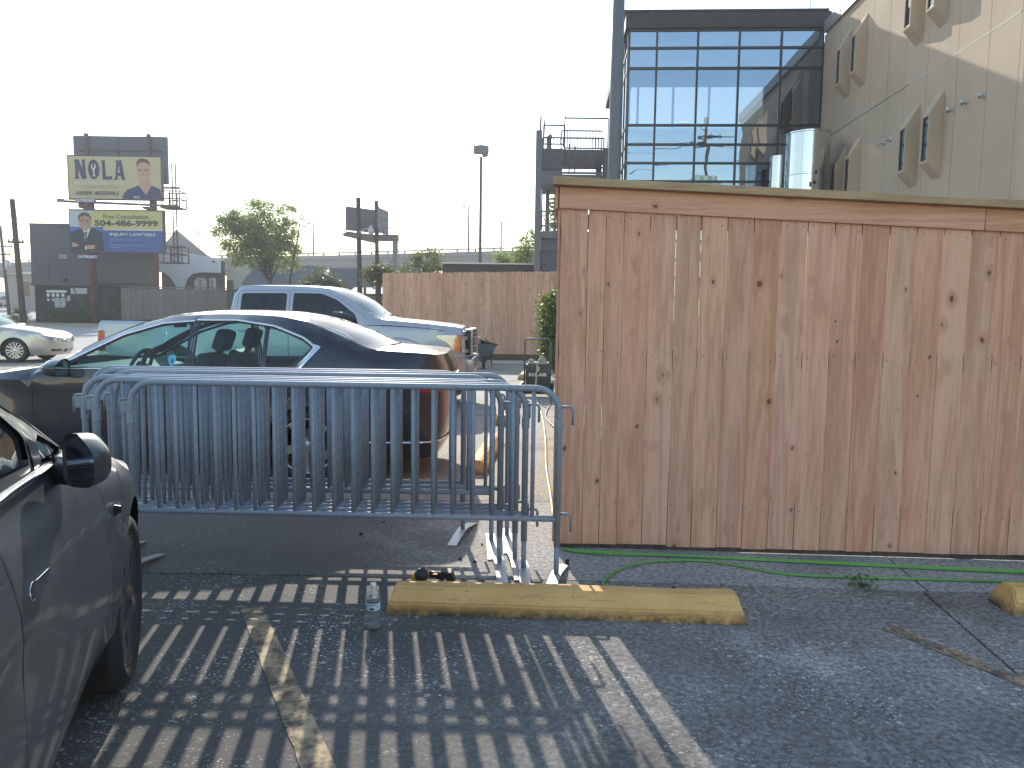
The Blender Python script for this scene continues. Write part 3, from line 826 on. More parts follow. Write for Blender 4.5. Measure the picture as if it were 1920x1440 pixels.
def sheet2d(outline, holes, step):
    """triangulated sheet over a 2D outline with holes; returns points and triangles"""
    pts = [Vector(p) for p in outline]; edges = [(i, (i + 1) % len(outline)) for i in range(len(outline))]
    for h in holes:
        o = len(pts); pts += [Vector(p) for p in h]; edges += [(o + i, o + (i + 1) % len(h)) for i in range(len(h))]
    bp = list(pts)
    us = [p[0] for p in outline]; vs = [p[1] for p in outline]
    u = min(us) + step * 0.5; nb = 0
    cells = {}
    for p in bp: cells.setdefault((int(p.x // step), int(p.y // step)), []).append(p)
    while u < max(us):
        v = min(vs) + step * 0.5
        while v < max(vs):
            if inside((u, v), outline) and not any(inside((u, v), h) for h in holes):
                q = Vector((u, v)); ok = True
                ci, cj = int(u // step), int(v // step)
                for a in (-1, 0, 1):
                    for b in (-1, 0, 1):
                        for p in cells.get((ci + a, cj + b), ()):
                            if (p - q).length < step * 0.42: ok = False
                if ok: pts.append(q)
            v += step
        u += step
    r = delaunay_2d_cdt(pts, edges, [], 0, 1e-5)
    V, F = r[0], r[2]
    out = []
    for f in F:
        c = (sum(V[i].x for i in f) / len(f), sum(V[i].y for i in f) / len(f))
        if inside(c, outline) and not any(inside(c, h) for h in holes): out.append(tuple(f))
    return [(p.x, p.y) for p in V], out

class Shell:
    """car body: plan curve (x, half width), side profile top and bottom, tumblehome above the belt"""
    def __init__(s, plan, ztop, belt, tum=0.36, rnd=0.10, bulge=0.05, shoulder=0.62, bottom=0.24, arches=(), crown=0.05, roofz=None, glassbow=None, crease=None):
        P = []
        for i in range(len(plan) - 1):
            a = Vector(plan[max(0, i - 1)]); b = Vector(plan[i]); c = Vector(plan[i + 1]); d = Vector(plan[min(len(plan) - 1, i + 2)])
            # centripetal-ish, tension 0.5
            for k in range(12):
                q = k / 12
                P.append(0.5 * ((2 * b) + (c - a) * q + (2 * a - 5 * b + 4 * c - d) * q * q + (3 * b - a - 3 * c + d) * q**3))
        P.append(Vector(plan[-1]))
        s.P = P; acc = [0.0]
        for i in range(1, len(P)): acc.append(acc[-1] + (P[i] - P[i - 1]).length)
        Lx = plan[-1][0] * 0.5
        k = min(range(len(P)), key=lambda i: abs(P[i].x - Lx))
        s.S = [a - acc[k] + P[k].x for a in acc]
        s.u0, s.u1 = s.S[0], s.S[-1]
        s.zt = smooth_tab(ztop); s.belt = belt if callable(belt) else (lambda u: belt)
        s.tum, s.rnd, s.bulge, s.sh, s.bottom, s.arches, s.crown = tum, rnd, bulge, shoulder, bottom, arches, crown
        s.bow = smooth_tab(glassbow) if glassbow else (lambda u: 0.0)
        s.crease = crease
    def C(s, u):
        import bisect
        u = min(max(u, s.u0), s.u1)
        i = min(max(bisect.bisect_right(s.S, u) - 1, 0), len(s.S) - 2)
        t = (u - s.S[i]) / max(1e-9, s.S[i + 1] - s.S[i])
        p = s.P[i].lerp(s.P[i + 1], t)
        a = s.P[max(0, i - 1)]; b = s.P[min(len(s.P) - 1, i + 2)]
        d = (b - a).normalized()
        n = Vector((-d.y, d.x))
        if i <= 1: n = (n + Vector((-1, 0))).normalized() if u < s.S[1] * .5 + s.S[0] * .5 else n
        return p, n
    def off(s, u, z):
        zt = s.zt(u); b = s.belt(u); o = 0.0
        if z > b and zt > b + 0.03:
            h = z - b
            o += s.tum * h * h / (h + 0.06) + 0.12 * h * h
        d = zt - z
        r = min(s.rnd(u) if callable(s.rnd) else s.rnd, max(0.02, (zt - s.bottom) * 0.3))
        if d < r: o += (r - sqrt(max(0, r * r - (r - max(0, d))**2))) * 0.9
        zz = min(z, b)
        o += s.bulge * ((zz - s.sh) / 0.45)**2
        if z < 0.36: o += (0.36 - z) * 0.35
        if s.crease:
            cz, amp, wdt = s.crease
            o += amp * math.tanh((cz - z) / wdt) * 0.5 if z < b else 0.0
        for (xw, zc, R) in s.arches:                     # lips of the wheel arches stand proud
            q = hypot(u - xw, z - zc)
            if q < R + 0.12: o -= 0.018 * max(0.0, 1 - abs(q - R) / 0.12)
        return o
    def pos(s, u, z, side=1, extra=0.0):
        p, n = s.C(u)
        q = p + n * (extra - s.off(u, z))
        if u <= s.u0 + 1e-6 or u >= s.u1 - 1e-6: q.y = 0.0
        return (q.x, max(0.0, q.y) * side, z)
    def outline(s, step=0.06):
        top = []; u = s.u0
        n = int((s.u1 - s.u0) / step)
        us = [s.u0 + (s.u1 - s.u0) * i / n for i in range(n + 1)]
        top = [(u, s.zt(u)) for u in us]
        bot = []; u = s.u0
        for (xw, zc, R) in sorted(s.arches):
            a = math.asin(max(-1, min(1, (s.bottom - zc) / R)))
            x0 = xw - R * cos(a); x1 = xw + R * cos(a)
            bot += dens([(bot[-1] if bot else (s.u0, s.bottom)), (x0, s.bottom)], step, False)[(1 if bot else 0):]
            k = 18
            bot += [(xw + R * cos(pi - a - (pi - 2 * a) * i / k), zc + R * sin(pi - a - (pi - 2 * a) * i / k)) for i in range(1, k + 1)]
        bot += dens([bot[-1], (s.u1, s.bottom)], step, False)[1:]
        end = dens([(s.u1, s.bottom), (s.u1, s.zt(s.u1))], step, False)[1:-1]
        fr = dens([(s.u0, s.zt(s.u0)), (s.u0, s.bottom)], step, False)[1:-1]
        s.topus = us
        return bot + end + top[::-1] + fr
    def sheet(s, name, poly, holes, mt, parent, extra=0.0, step=0.09, sides=(1, -1), sharp=40):
        if len(sides) == 2 and name != 'body':
            s.sheet(name, poly, holes, mt, parent, extra, step, sides[:1], sharp)
            return s.sheet(name, poly, holes, mt, parent, extra, step, sides[1:], sharp)
        V, F = sheet2d(poly, holes, step)
        m = MB()
        for sd in sides:
            vs = [s.pos(u, z, sd, extra) for u, z in V]
            m.add(vs, [f if sd < 0 else f[::-1] for f in F], True)
        o = m.build(name, mt, parent, sharp=sharp)
        bm = bmesh.new(); bm.from_mesh(o.data); bmesh.ops.remove_doubles(bm, verts=bm.verts, dist=2e-4); bmesh.ops.recalc_face_normals(bm, faces=bm.faces); bm.to_mesh(o.data); bm.free()
        return o
    def top(s, name, ua, ub, mt, parent, n=14, inset=0.0, lift=0.0, across=12):
        m = MB(); k = max(2, int(n))
        us = [ua + (ub - ua) * i / k for i in range(k + 1)]
        vs = []
        for u in us:
            z = s.zt(u); a = s.pos(u, z, 1); w = a[1]
            for j in range(across + 1):
                t = -1 + 2 * j / across
                tt = t * (1 - inset)
                e = 1 - abs(tt)**2.6
                cr = (s.crown(u) if callable(s.crown) else s.crown) * min(1.0, w / 0.6)
                vs.append((a[0] + s.bow(u) * (1 - tt * tt), w * tt, z + cr * e + lift))
        q = across + 1
        m.add(vs, [(i * q + j, (i + 1) * q + j, (i + 1) * q + j + 1, i * q + j + 1) for i in range(k) for j in range(across)], True)
        o = m.build(name, mt, parent, sharp=50)
        bm = bmesh.new(); bm.from_mesh(o.data); bmesh.ops.remove_doubles(bm, verts=bm.verts, dist=1e-4); bmesh.ops.recalc_face_normals(bm, faces=bm.faces); bm.to_mesh(o.data); bm.free()
        return o
    def line(s, pts, r, name, mt, parent, sides=(1, -1), extra=0.006, closed=False, step=0.08):
        d = dens(pts, step, closed)
        if pts[0][0] < s.u0 + 0.01 and not closed and len(sides) == 2:      # wraps round the nose as one bar
            m = MB(); m.tube([s.pos(u, z, sides[0], extra) for u, z in d[::-1]] + [s.pos(u, z, sides[1], extra) for u, z in d], r, 6)
            return m.build(name, mt, parent)
        for sd in sides:
            m = MB(); m.tube([s.pos(u, z, sd, extra) for u, z in d], r, 6, closed)
            o = m.build(name, mt, parent)
        return o

def rim_pts(style, R):
    return None
def wheel(parent, x, y, side, R, rr, width, style, rim_mat, spin=0.3):
    """tyre, rim and brake disc; the outer face looks along side*y"""
    def mp(ax=x, ay=y):
        return lambda a, b, c: (ax + a, ay + side * c, R + b)
    f = mp()
    hub = MB(); hub.lathe([(0, -0.06), (rr * 0.62, -0.06), (rr * 0.62, -0.075), (0, -0.075)], 24, f)
    w = hub.build('wheel', mat_cache('brake_disc', (0.12, 0.11, 0.10), 0.5, 0.6), parent)
    t = MB()
    hw = width / 2
    prof = [(rr * 0.98, -width), (rr + 0.01, -width), (R - 0.03, -width), (R - 0.006, -width + 0.02), (R, -width + 0.05), (R, -0.05), (R - 0.006, -0.022), (R - 0.03, -0.004), (rr + 0.045, 0.004), (rr + 0.012, 0.0), (rr, -0.012), (rr * 0.98, -0.03)]
    t.lathe(prof, 48, f)
    for k in range(60):                                   # tread blocks
        a = 2 * pi * k / 60
        for zz in (-width * 0.3, -width * 0.7):
            c = Vector((cos(a) * (R + 0.001), sin(a) * (R + 0.001), zz))
    t.build('tyre', M['rubber'], w)
    r = MB()
    r.lathe([(rr * 0.99, -width * 0.8), (rr * 0.93, -width * 0.78), (rr * 0.91, -0.05), (rr * 0.94, -0.016), (rr * 0.985, -0.006), (rr * 1.0, -0.012)], 48, f)
    def pie(poly, z0, z1):
        r.prism(poly, z0, z1, lambda u, v, q: f(u, v, q))
    if style == 'aero':
        r.lathe([(0, 0.004), (rr * 0.16, 0.004), (rr * 0.2, -0.006), (rr * 0.6, -0.014), (rr * 0.9, -0.006), (rr * 0.95, -0.014)], 48, f)
        for k in range(5):
            a = spin + 2 * pi * k / 5
            for w0 in (0,):
                poly = [(rr * q * cos(a + d), rr * q * sin(a + d)) for q, d in ((0.28, -0.05), (0.9, -0.32), (0.93, -0.2), (0.5, 0.1), (0.3, 0.25))]
                pie(poly, -0.026, -0.010)
    else:
        n, wi, wo, tw = {'five': (5, 0.13, 0.155, 0.32), 'ten': (7, 0.085, 0.12, 0.0), 'six': (6, 0.12, 0.17, 0.0)}[style]
        r.lathe([(0, -0.012), (rr * 0.17, -0.012), (rr * 0.24, -0.025), (rr * 0.24, -0.06)], 24, f)
        for k in range(n):
            a = spin + 2 * pi * k / n
            e = Vector((cos(a), sin(a))); pn = Vector((-sin(a), cos(a)))
            e2 = Vector((cos(a + tw), sin(a + tw))); pn2 = Vector((-sin(a + tw), cos(a + tw)))
            if style == 'ten':
                for sg in (-1, 1):
                    pts = [e * rr * .18 + pn * sg * rr * .02, e * rr * .18 + pn * sg * rr * .12, e * rr * .94 + pn * sg * rr * .30, e * rr * .96 + pn * sg * rr * .15]
                    pie([tuple(p) for p in (pts if sg < 0 else pts[::-1])], -0.045, -0.016)
            else:
                pts = [e * rr * .15 - pn * rr * wi, e * rr * .15 + pn * rr * wi, e2 * rr * .94 + pn2 * rr * wo, e2 * rr * .94 - pn2 * rr * wo]
                pie([tuple(p) for p in pts], -0.05, -0.014)
    o = r.build('rim', rim_mat, w)
    bm = bmesh.new(); bm.from_mesh(o.data); bmesh.ops.recalc_face_normals(bm, faces=bm.faces); bm.to_mesh(o.data); bm.free()
    return w
MC = {}
def mat_cache(name, *a, **k):
    if name not in MC: MC[name] = mat(name, *a, **k)
    return MC[name]
def liners(root, sh, hw):
    for (xw, zc, R) in sh.arches:
        pts = arc(xw, zc, R + 0.005, -25, 205, 20)
        for sd in (1, -1):
            m = MB()
            vs = [(x, sd * (hw + 0.0), max(z, 0.15)) for x, z in pts] + [(x, sd * (hw - 0.34), max(z, 0.15)) for x, z in pts]
            n = len(pts)
            m.add(vs, [(i, i + 1, n + i + 1, n + i) for i in range(n - 1)] + [tuple(range(n, 2 * n))])
            m.build('wheel_arch_liner', M['black'], root)
def underbody(root, sh, z, inset, x0, x1):
    m = MB(); n = 24
    us = [sh.u0 + (sh.u1 - sh.u0) * i / n for i in range(n + 1)]
    pts = []
    for u in us:
        p, nn = sh.C(u); q = p - nn * inset; pts.append((min(max(q.x, x0), x1), max(0.02, q.y)))
    poly = [(x, y) for x, y in pts] + [(x, -y) for x, y in pts[::-1]]
    m.prism(poly, z, z + 0.03, lambda u, v, q: (u, v, q))
    m.build('underbody', M['black'], root)
def seat(root, x, y, base=0.32, back=1.0, lean=0.28, head=True, w=0.50, label=None):
    m = MB()
    m.box((x, y, base + 0.08), (0.5, w, 0.17))
    Mx = Matrix.Rotation(lean, 3, 'Y')
    m.box((x + 0.30, y, base + 0.42), (0.14, w * 0.95, 0.66), M=Mx)
    o = m.build('seat', M['cabin'], root, bevel=0.045)
    if head:
        h = MB(); h.box((x + 0.30 + 0.42 * sin(lean) + 0.06, y, base + 0.86), (0.11, 0.27, 0.20), M=Mx); ob = h.build('headrest', M['cabin'], o, bevel=0.045)
        h = MB(); h.box((x + 0.30 + 0.36 * sin(lean) + 0.03, y, base + 0.74), (0.02, 0.14, 0.12), M=Mx); h.build('headrest_post', M['cabin'], o)
    return o
def steering(root, x, y, z, tilt=1.15, r=0.185):
    m = MB()
    Mx = Matrix.Rotation(-tilt, 3, 'Y')
    c = Vector((x, y, z))
    m.tube([c + Mx @ Vector((r * cos(a), r * sin(a), 0)) for a in [2 * pi * i / 28 for i in range(28)]], 0.017, 8, True)
    m.tube([c + Mx @ Vector((-r * .1, -r, 0)), c + Mx @ Vector((0, 0, -0.02)), c + Mx @ Vector((-r * .1, r, 0))], 0.022, 6)
    m.tube([c + Mx @ Vector((0, 0, -0.02)), c + Mx @ Vector((r, 0, 0))], 0.022, 6)
    m.tube([c + Mx @ Vector((0, 0, 0.02)), c + Mx @ Vector((0, 0, -0.3))], [0.06, 0.035], 10)
    m.build('steering_wheel', M['cabin'], root)
def door_mirror(root, u, y, z, side, mt, size=(0.13, 0.2, 0.15), facing=1):
    """housing with its reflecting face towards the rear (+x)"""
    m = MB(); n = 36
    dx, dy, dz = size
    rings = []
    for k, (t, s) in enumerate(((0.0, 0.0), (0.02, 0.3), (0.08, 0.52), (0.2, 0.73), (0.38, 0.88), (0.6, 0.96), (0.8, 0.99), (1.0, 1.0))):
        ring = []
        for i in range(n):
            a = 2 * pi * i / n
            cx, cy = cos(a), sin(a)
            ex = math.copysign(abs(cx)**0.55, cx); ey = math.copysign(abs(cy)**0.55, cy)
            yy = ex * dy / 2 * s; zz2 = ey * dz / 2 * s
            if zz2 > 0: zz2 *= (1 - 0.62 * max(0, ex))         # outer upper corner slopes down
            ring.append((u - dx * (1 - t) , y + side * (yy + dy * 0.5), z + zz2 + (0.02 if False else 0)))
        rings.append(ring)
    vs = [p for r in rings for p in r]
    fs = [(k * n + i, k * n + (i + 1) % n, (k + 1) * n + (i + 1) % n, (k + 1) * n + i) for k in range(7) for i in range(n)]
    m.add(vs, fs, True)
    o = m.build('door_mirror', mt, root, sharp=60)
    bm = bmesh.new(); bm.from_mesh(o.data); bmesh.ops.recalc_face_normals(bm, faces=bm.faces); bm.to_mesh(o.data); bm.free()
    b = MB(); last = rings[-1]; cc = Vector((u, y + side * dy * 0.5, z))
    inner = [tuple(cc + (Vector(p) - cc) * 0.86 + Vector((-0.006, 0, 0))) for p in last]
    b.add(last + inner, [(i, (i + 1) % n, n + (i + 1) % n, n + i) for i in range(n)])
    b.tube([(u - dx * 0.4, y - side * 0.06, z - dz * 0.3), (u - dx * 0.4, y + side * 0.05, z - dz * 0.36)], [0.035, 0.028], 8)
    b.build('bezel', M['black'], o)
    g = MB(); g.add(inner, [tuple(range(n))]); g.build('mirror_glass', MC.setdefault('mirror_glass', mat('mirror_glass', (0.30, 0.33, 0.36), 0.03, 1.0)), o)
    return o

def make_car(spec):
    """assemble a car from its spec; the origin is at the front centre on the ground, +x runs to the rear"""
    sh = spec['shell']
    t = thing(spec['name'], spec['label'], spec['cat'], spec['loc'], spec['rz'])
    pm = spec['paint']
    out = sh.outline(spec.get('step', 0.06))
    holes = []; st = spec.get('grid', 0.09)
    for p in spec['panels']:
        poly = dens(p['poly'], 0.06)
        p['dense'] = poly
        holes.append(poly)
    body = sh.sheet('body', out, holes, pm, t, step=st)
    for p in spec['panels']:
        sub = p.get('holes', [])
        sub_d = [dens(h, 0.06) for h in sub]
        for sd in p.get('sides', (1, -1)):
            o = sh.sheet(p['name'], shrink(p['dense'], p.get('gap', 0.004)), sub_d, p['mat'], t, p.get('extra', 0.0), st, (sd,))
            for h in sub:
                wi = sh.sheet('window', shrink(dens(h, 0.06), 0.002), [], p['glass'], o, -0.012, 0.15, (sd,))
            if p.get('handle'):
                hu, hz = p['handle']
                hm = MB()
                pts = [sh.pos(hu - 0.11, hz, sd, 0.0), sh.pos(hu - 0.09, hz, sd, 0.03), sh.pos(hu + 0.09, hz + 0.005, sd, 0.03), sh.pos(hu + 0.11, hz + 0.005, sd, 0.0)]
                hm.tube(pts, 0.013, 8); hm.build('handle', p.get('hmat', pm), o)
    for (nm, ua, ub, mt, kw) in spec['tops']:
        sh.top(nm, ua, ub, mt, t, **kw)
    W = spec['halfw']
    for (x, _, _) in sh.arches:
        for sd in (1, -1):
            wheel(t, x, sd * (W - 0.02), sd, spec['R'], spec['rim'], spec.get('tw', 0.21), spec['style'], spec['rimmat'], spec.get('spin', 0.3))
    liners(t, sh, W - 0.05)
    underbody(t, sh, 0.2, 0.12, 0.12, spec['len'] - 0.12)
    return t, sh

# ------------------------------------------------------------------ dark sedan (rear towards the yellow stops)
navy = paint_mat('midnight_paint', (0.012, 0.014, 0.024), 0.35, 0.05)
silver = paint_mat('silver_paint', (0.40, 0.43, 0.48), 0.3, 0.03)
champ = paint_mat('champagne_paint', (0.52, 0.49, 0.42), 0.55, 0.05)
graph = paint_mat('graphite_paint', (0.034, 0.042, 0.047), 0.0, 0.08)
sed = Shell([(0, 0), (0.02, 0.45), (0.12, 0.72), (0.42, 0.87), (1.2, 0.915), (2.4, 0.92), (3.7, 0.915), (4.55, 0.87), (4.84, 0.79), (4.93, 0.62), (4.965, 0.3), (4.97, 0)],
            [(-0.8, .66), (0, .70), (.3, .80), (.9, .90), (1.35, .97), (1.5, 1.0), (1.85, 1.19), (2.2, 1.345), (2.55, 1.435), (3.0, 1.46), (3.4, 1.45), (3.66, 1.41), (4.0, 1.29), (4.34, 1.165), (4.7, 1.145), (4.95, 1.13), (5.25, 1.125), (5.8, 1.12)],
            lambda u: lerp_tab([(1.4, 0.95), (3.7, 1.0), (4.4, 1.02)], u), tum=0.40, rnd=lambda u: lerp_tab([(4.2, 0.09), (4.6, 0.03), (4.9, 0.012)], u), bulge=0.05, shoulder=0.66, bottom=0.2,
            arches=((0.93, 0.315, 0.365), (3.74, 0.315, 0.365)), crown=lambda u: lerp_tab([(4.2, 0.045), (4.6, 0.02), (4.95, 0.004)], u), glassbow=[(1.3, 0), (1.5, -0.13), (2.2, -0.10), (2.6, 0), (3.5, 0), (3.8, 0.08), (4.3, 0.10), (4.4, 0)], crease=(0.80, 0.02, 0.02))
fw_ = rounded([(1.66, 0.985), (2.70, 1.005), (2.70, 1.375), (2.45, 1.345), (2.15, 1.25), (1.82, 1.075)], 0.04)
rw1 = rounded([(2.78, 1.005), (3.36, 1.012), (3.36, 1.355), (3.1, 1.385), (2.78, 1.38)], 0.035)
rw2 = [(3.40, 1.012), (3.62, 1.03), (3.78, 1.18), (3.70, 1.235), (3.55, 1.30), (3.40, 1.345)]
rw2 = rounded(rw2, 0.03)
spec = dict(name='parked_car', label='dark navy four-door sedan with bright window trim parked behind the barriers', cat='car', loc=(-5.52, 7.30, 0), rz=0,
    shell=sed, paint=navy, halfw=0.915, R=0.325, rim=0.245, style='five', rimmat=M['alloy'], len=4.97, spin=0.55,
    panels=[dict(name='door', poly=rounded([(1.36, 0.30), (2.72, 0.30), (2.73, 0.97), (2.742, 1.405), (2.46, 1.385), (2.12, 1.275), (1.74, 1.055), (1.40, 0.93)], 0.05), holes=[fw_], glass=M['car_glass'], mat=navy, handle=(2.5, 0.86)),
            dict(name='door', poly=rounded([(2.742, 0.30), (3.30, 0.30), (3.44, 0.62), (3.66, 0.80), (3.70, 0.98), (3.84, 1.175), (3.72, 1.27), (3.45, 1.37), (3.1, 1.42), (2.755, 1.415)], 0.05), holes=[rw1, rw2], glass=M['car_glass'], mat=navy, handle=(3.55, 0.88)),
            dict(name='headlight', poly=rounded([(-0.35, 0.62), (0.42, 0.68), (0.62, 0.78), (0.2, 0.75), (-0.3, 0.70)], 0.04), mat=M['lamp_lens'], gap=0.002),
            dict(name='taillight', poly=rounded([(4.62, 0.80), (5.32, 0.80), (5.38, 0.98), (4.82, 0.99)], 0.05), mat=M['red_lens'], gap=0.002)],
    tops=[('hood', -0.6, 1.40, navy, dict(n=26)), ('windshield', 1.40, 2.42, M['car_glass'], dict(n=12)), ('roof', 2.42, 3.66, navy, dict(n=16)),
          ('rear_window', 3.66, 4.33, M['car_glass'], dict(n=10)), ('trunk_lid', 4.33, 5.45, navy, dict(n=18))])
spec['tops'][0] = ('hood', sed.u0, 1.40, navy, dict(n=26)); spec['tops'][4] = ('trunk_lid', 4.33, sed.u1, navy, dict(n=18))
car, sh = make_car(spec)
for w_ in (fw_,):
    pass
sh.line([(1.60, 0.985), (1.80, 1.095), (2.14, 1.272), (2.46, 1.372), (2.736, 1.398)], 0.010, 'window_trim', M['chrome'], car)
sh.line([(2.748, 1.404), (3.1, 1.408), (3.44, 1.36), (3.70, 1.265), (3.815, 1.185), (3.665, 1.01)], 0.011, 'window_trim', M['chrome'], car)
sh.line([(1.60, 0.975), (2.736, 0.99)], 0.008, 'window_trim', M['chrome'], car)
sh.line([(2.748, 0.99), (3.665, 1.0)], 0.008, 'window_trim', M['chrome'], car)
sh.sheet('pillar_trim', dens(rounded([(3.655, 1.0), (3.70, 1.005), (3.865, 1.19), (3.80, 1.215), (3.79, 1.175)], 0.015), 0.05), [], M['chrome'], car, 0.010, 0.05)
for sd in (-1, 1):
    door_mirror(car, 1.72, sd * 0.90, 0.99, sd, navy, (0.16, 0.22, 0.15))
for (x, y, h) in ((2.35, 0.38, 1), (2.35, -0.38, 1)):
    seat(car, x, y, 0.36, lean=0.34)
m = MB(); m.box((3.42, 0, 0.46), (0.5, 1.3, 0.2)); m.box((3.78, 0, 0.74), (0.16, 1.28, 0.6), M=Matrix.Rotation(0.4, 3, 'Y')); ob = m.build('rear_bench', M['cabin'], car, bevel=0.05)
for y in (-0.38, 0.38):
    m = MB(); m.box((3.88, y, 1.08), (0.1, 0.25, 0.14)); m.build('headrest', M['cabin'], ob, bevel=0.04)
m = MB(); m.prism([(1.45, 0.6), (1.45, 0.97), (1.75, 0.985), (1.98, 0.93), (2.02, 0.78), (1.9, 0.6)], -0.74, 0.74, lambda u, v, w: (u, w, v)); m.build('dashboard', M['cabin'], car, bevel=0.02)
m = MB(); m.prism([(1.6, 0.5), (3.7, 0.5), (3.7, 0.93), (1.6, 0.92)], 0.795, 0.82, lambda u, v, w: (u, w, v)); m.prism([(1.6, 0.5), (3.7, 0.5), (3.7, 0.93), (1.6, 0.92)], -0.82, -0.795, lambda u, v, w: (u, w, v))
m.bx(1.5, 3.9, -0.8, 0.8, 0.28, 0.31); m.bx(3.9, 4.34, -0.7, 0.7, 1.02, 1.05); m.bx(3.86, 3.9, -0.72, 0.72, 0.3, 1.05); m.build('cabin_lining', M['cabin'], car)
steering(car, 2.06, -0.38, 0.96)
m = MB(); m.box((2.28, 0, 1.36), (0.02, 0.24, 0.07)); m.tube([(2.27, 0, 1.36), (2.22, 0, 1.44)], 0.01, 6); m.build('inner_mirror', M['cabin'], car)
# small blue shield sticker on the front side window
bl = mat('sticker_blue', (0.10, 0.42, 0.62), 0.5)
m = MB(); cx, cz = 2.585, 1.055
shp = [(-.032, .042), (0, .05), (.032, .042), (.032, -.005), (.02, -.032), (0, -.05), (-.02, -.032), (-.032, -.005)]
m.add([sed.pos(cx + a, cz + b, -1, -0.006) for a, b in shp], [tuple(range(8))]); ob = m.build('window_sticker', bl, car)
m = MB(); shp = [(-.014, .018), (.0, .008), (.016, .02), (.006, .0), (.012, -.022), (0, -.01), (-.012, -.024), (-.006, .0)]
m.add([sed.pos(cx + a, cz + b, -1, -0.004) for a, b in shp], [tuple(range(8))]); m.build('sticker_mark', mat('sticker_ink', (0.01, 0.05, 0.08), 0.5), ob)
m = MB(); m.tube([(1.45, -0.5, 1.03), (1.42, -0.1, 1.04), (1.40, 0.3, 1.035)], 0.008, 5); m.build('wiper', M['black'], car)
sh.line([(4.28, 0.36), (4.9, 0.36), (5.5, 0.37)], 0.012, 'bumper_trim', M['chrome'], car)
m = MB(); m.box((4.975, 0, 0.86), (0.012, 0.52, 0.13)); m.build('licence_plate', M['white_plain'], car)

# ------------------------------------------------------------------ silver pickup (nose towards the ivy)
trk = Shell([(0, 0), (0.015, 0.65), (0.06, 0.90), (0.22, 0.975), (1.2, 1.0), (3.0, 1.005), (4.9, 1.0), (5.70, 0.985), (5.77, 0.8), (5.78, 0)],
            [(-0.95, 1.265), (-0.3, 1.27), (0, 1.275), (.25, 1.30), (.7, 1.345), (1.15, 1.38), (1.38, 1.40), (1.8, 1.675), (2.1, 1.825), (2.3, 1.88), (2.8, 1.90), (3.3, 1.90), (3.56, 1.885), (3.66, 1.83), (3.71, 1.62), (3.76, 1.36), (3.84, 1.335), (5.75, 1.32), (6.8, 1.32)],
            lambda u: lerp_tab([(1.2, 1.27), (3.7, 1.30)], u), tum=0.27, rnd=0.055, bulge=0.03, shoulder=0.9, bottom=0.42,
            arches=((1.08, 0.45, 0.53), (4.62, 0.45, 0.53)), crown=0.035, glassbow=[(1.2, 0), (1.4, -0.14), (2.1, -0.12), (2.4, 0)])
tfw = rounded([(1.70, 1.30), (2.74, 1.31), (2.74, 1.79), (2.30, 1.785), (2.06, 1.695), (1.76, 1.47)], 0.035)
trw = rounded([(2.84, 1.31), (3.55, 1.33), (3.55, 1.775), (2.84, 1.785)], 0.05)
spec = dict(name='pickup_truck', label='silver crew cab pickup truck parked behind the dark sedan, nose towards the ivy', cat='pickup truck', loc=(-0.70, 12.62, 0), rz=pi,
    shell=trk, paint=silver, halfw=1.0, R=0.405, rim=0.25, style='six', rimmat=M['alloy'], tw=0.26, len=5.78,
    panels=[dict(name='door', poly=rounded([(1.62, 0.55), (2.78, 0.50), (2.79, 1.30), (2.79, 1.83), (2.29, 1.825), (2.03, 1.73), (1.60, 1.42)], 0.05), holes=[tfw], glass=M['dark_glass'], mat=silver, handle=(2.62, 1.17)),
            dict(name='door', poly=rounded([(2.79, 0.50), (3.60, 0.52), (3.62, 1.30), (3.60, 1.82), (2.795, 1.83)], 0.05), holes=[trw], glass=M['dark_glass'], mat=silver, handle=(3.45, 1.19)),
            dict(name='headlight', poly=rounded([(-0.42, 0.88), (0.26, 0.88), (0.29, 1.02), (0.50, 1.13), (0.49, 1.17), (-0.42, 1.17)], 0.03), mat=M['lamp_lens'], gap=0.004, extra=0.004),
            dict(name='taillight', poly=rounded([(5.64, 0.85), (5.84, 0.85), (5.84, 1.17), (5.65, 1.17)], 0.03), mat=M['red_lens'], gap=0.003)],
    tops=[('hood', trk.u0, 1.36, silver, dict(n=26)), ('windshield', 1.36, 2.26, M['car_glass'], dict(n=12)), ('roof', 2.26, 3.62, silver, dict(n=18)),
          ('rear_window', 3.62, 3.77, M['dark_glass'], dict(n=6)), ('bed_cover', 3.77, trk.u1, M['black'], dict(n=16, lift=-0.07))])
tr, sh = make_car(spec)
# amber marker, square lamp bezel and black grille of the nose
sh.sheet('turn_signal', dens([(0.12, 0.91), (0.20, 0.91), (0.20, 1.12), (0.12, 1.14)], 0.05), [], M['amber'], tr, 0.012, 0.06)
sh.sheet('lamp_bezel', dens(rounded([(-0.55, 0.89), (0.10, 0.89), (0.10, 1.15), (-0.55, 1.15)], 0.04), 0.05), [dens([(-0.30, 0.95), (0.04, 0.95), (0.04, 1.09), (-0.30, 1.09)], 0.05)], mat_cache('satin_silver', (0.42, 0.40, 0.38), 0.35, 0.5), tr, 0.03, 0.06)
sh.sheet('lamp_lens', dens([(-0.30, 0.95), (0.04, 0.95), (0.04, 1.09), (-0.30, 1.09)], 0.05), [], M['black_gloss'], tr, 0.02, 0.06)
sh.sheet('bumper', dens(rounded([(trk.u0 + 0.001, 0.50), (0.50, 0.52), (0.50, 0.72), (0.30, 0.80), (trk.u0 + 0.001, 0.80)], 0.04), 0.06), [dens(rounded([(-0.40, 0.54), (0.0, 0.54), (0.0, 0.66), (-0.40, 0.66)], 0.02), 0.06)], mat_cache('bumper_chrome', (0.45, 0.44, 0.43), 0.25, 0.8), tr, 0.05, 0.07)
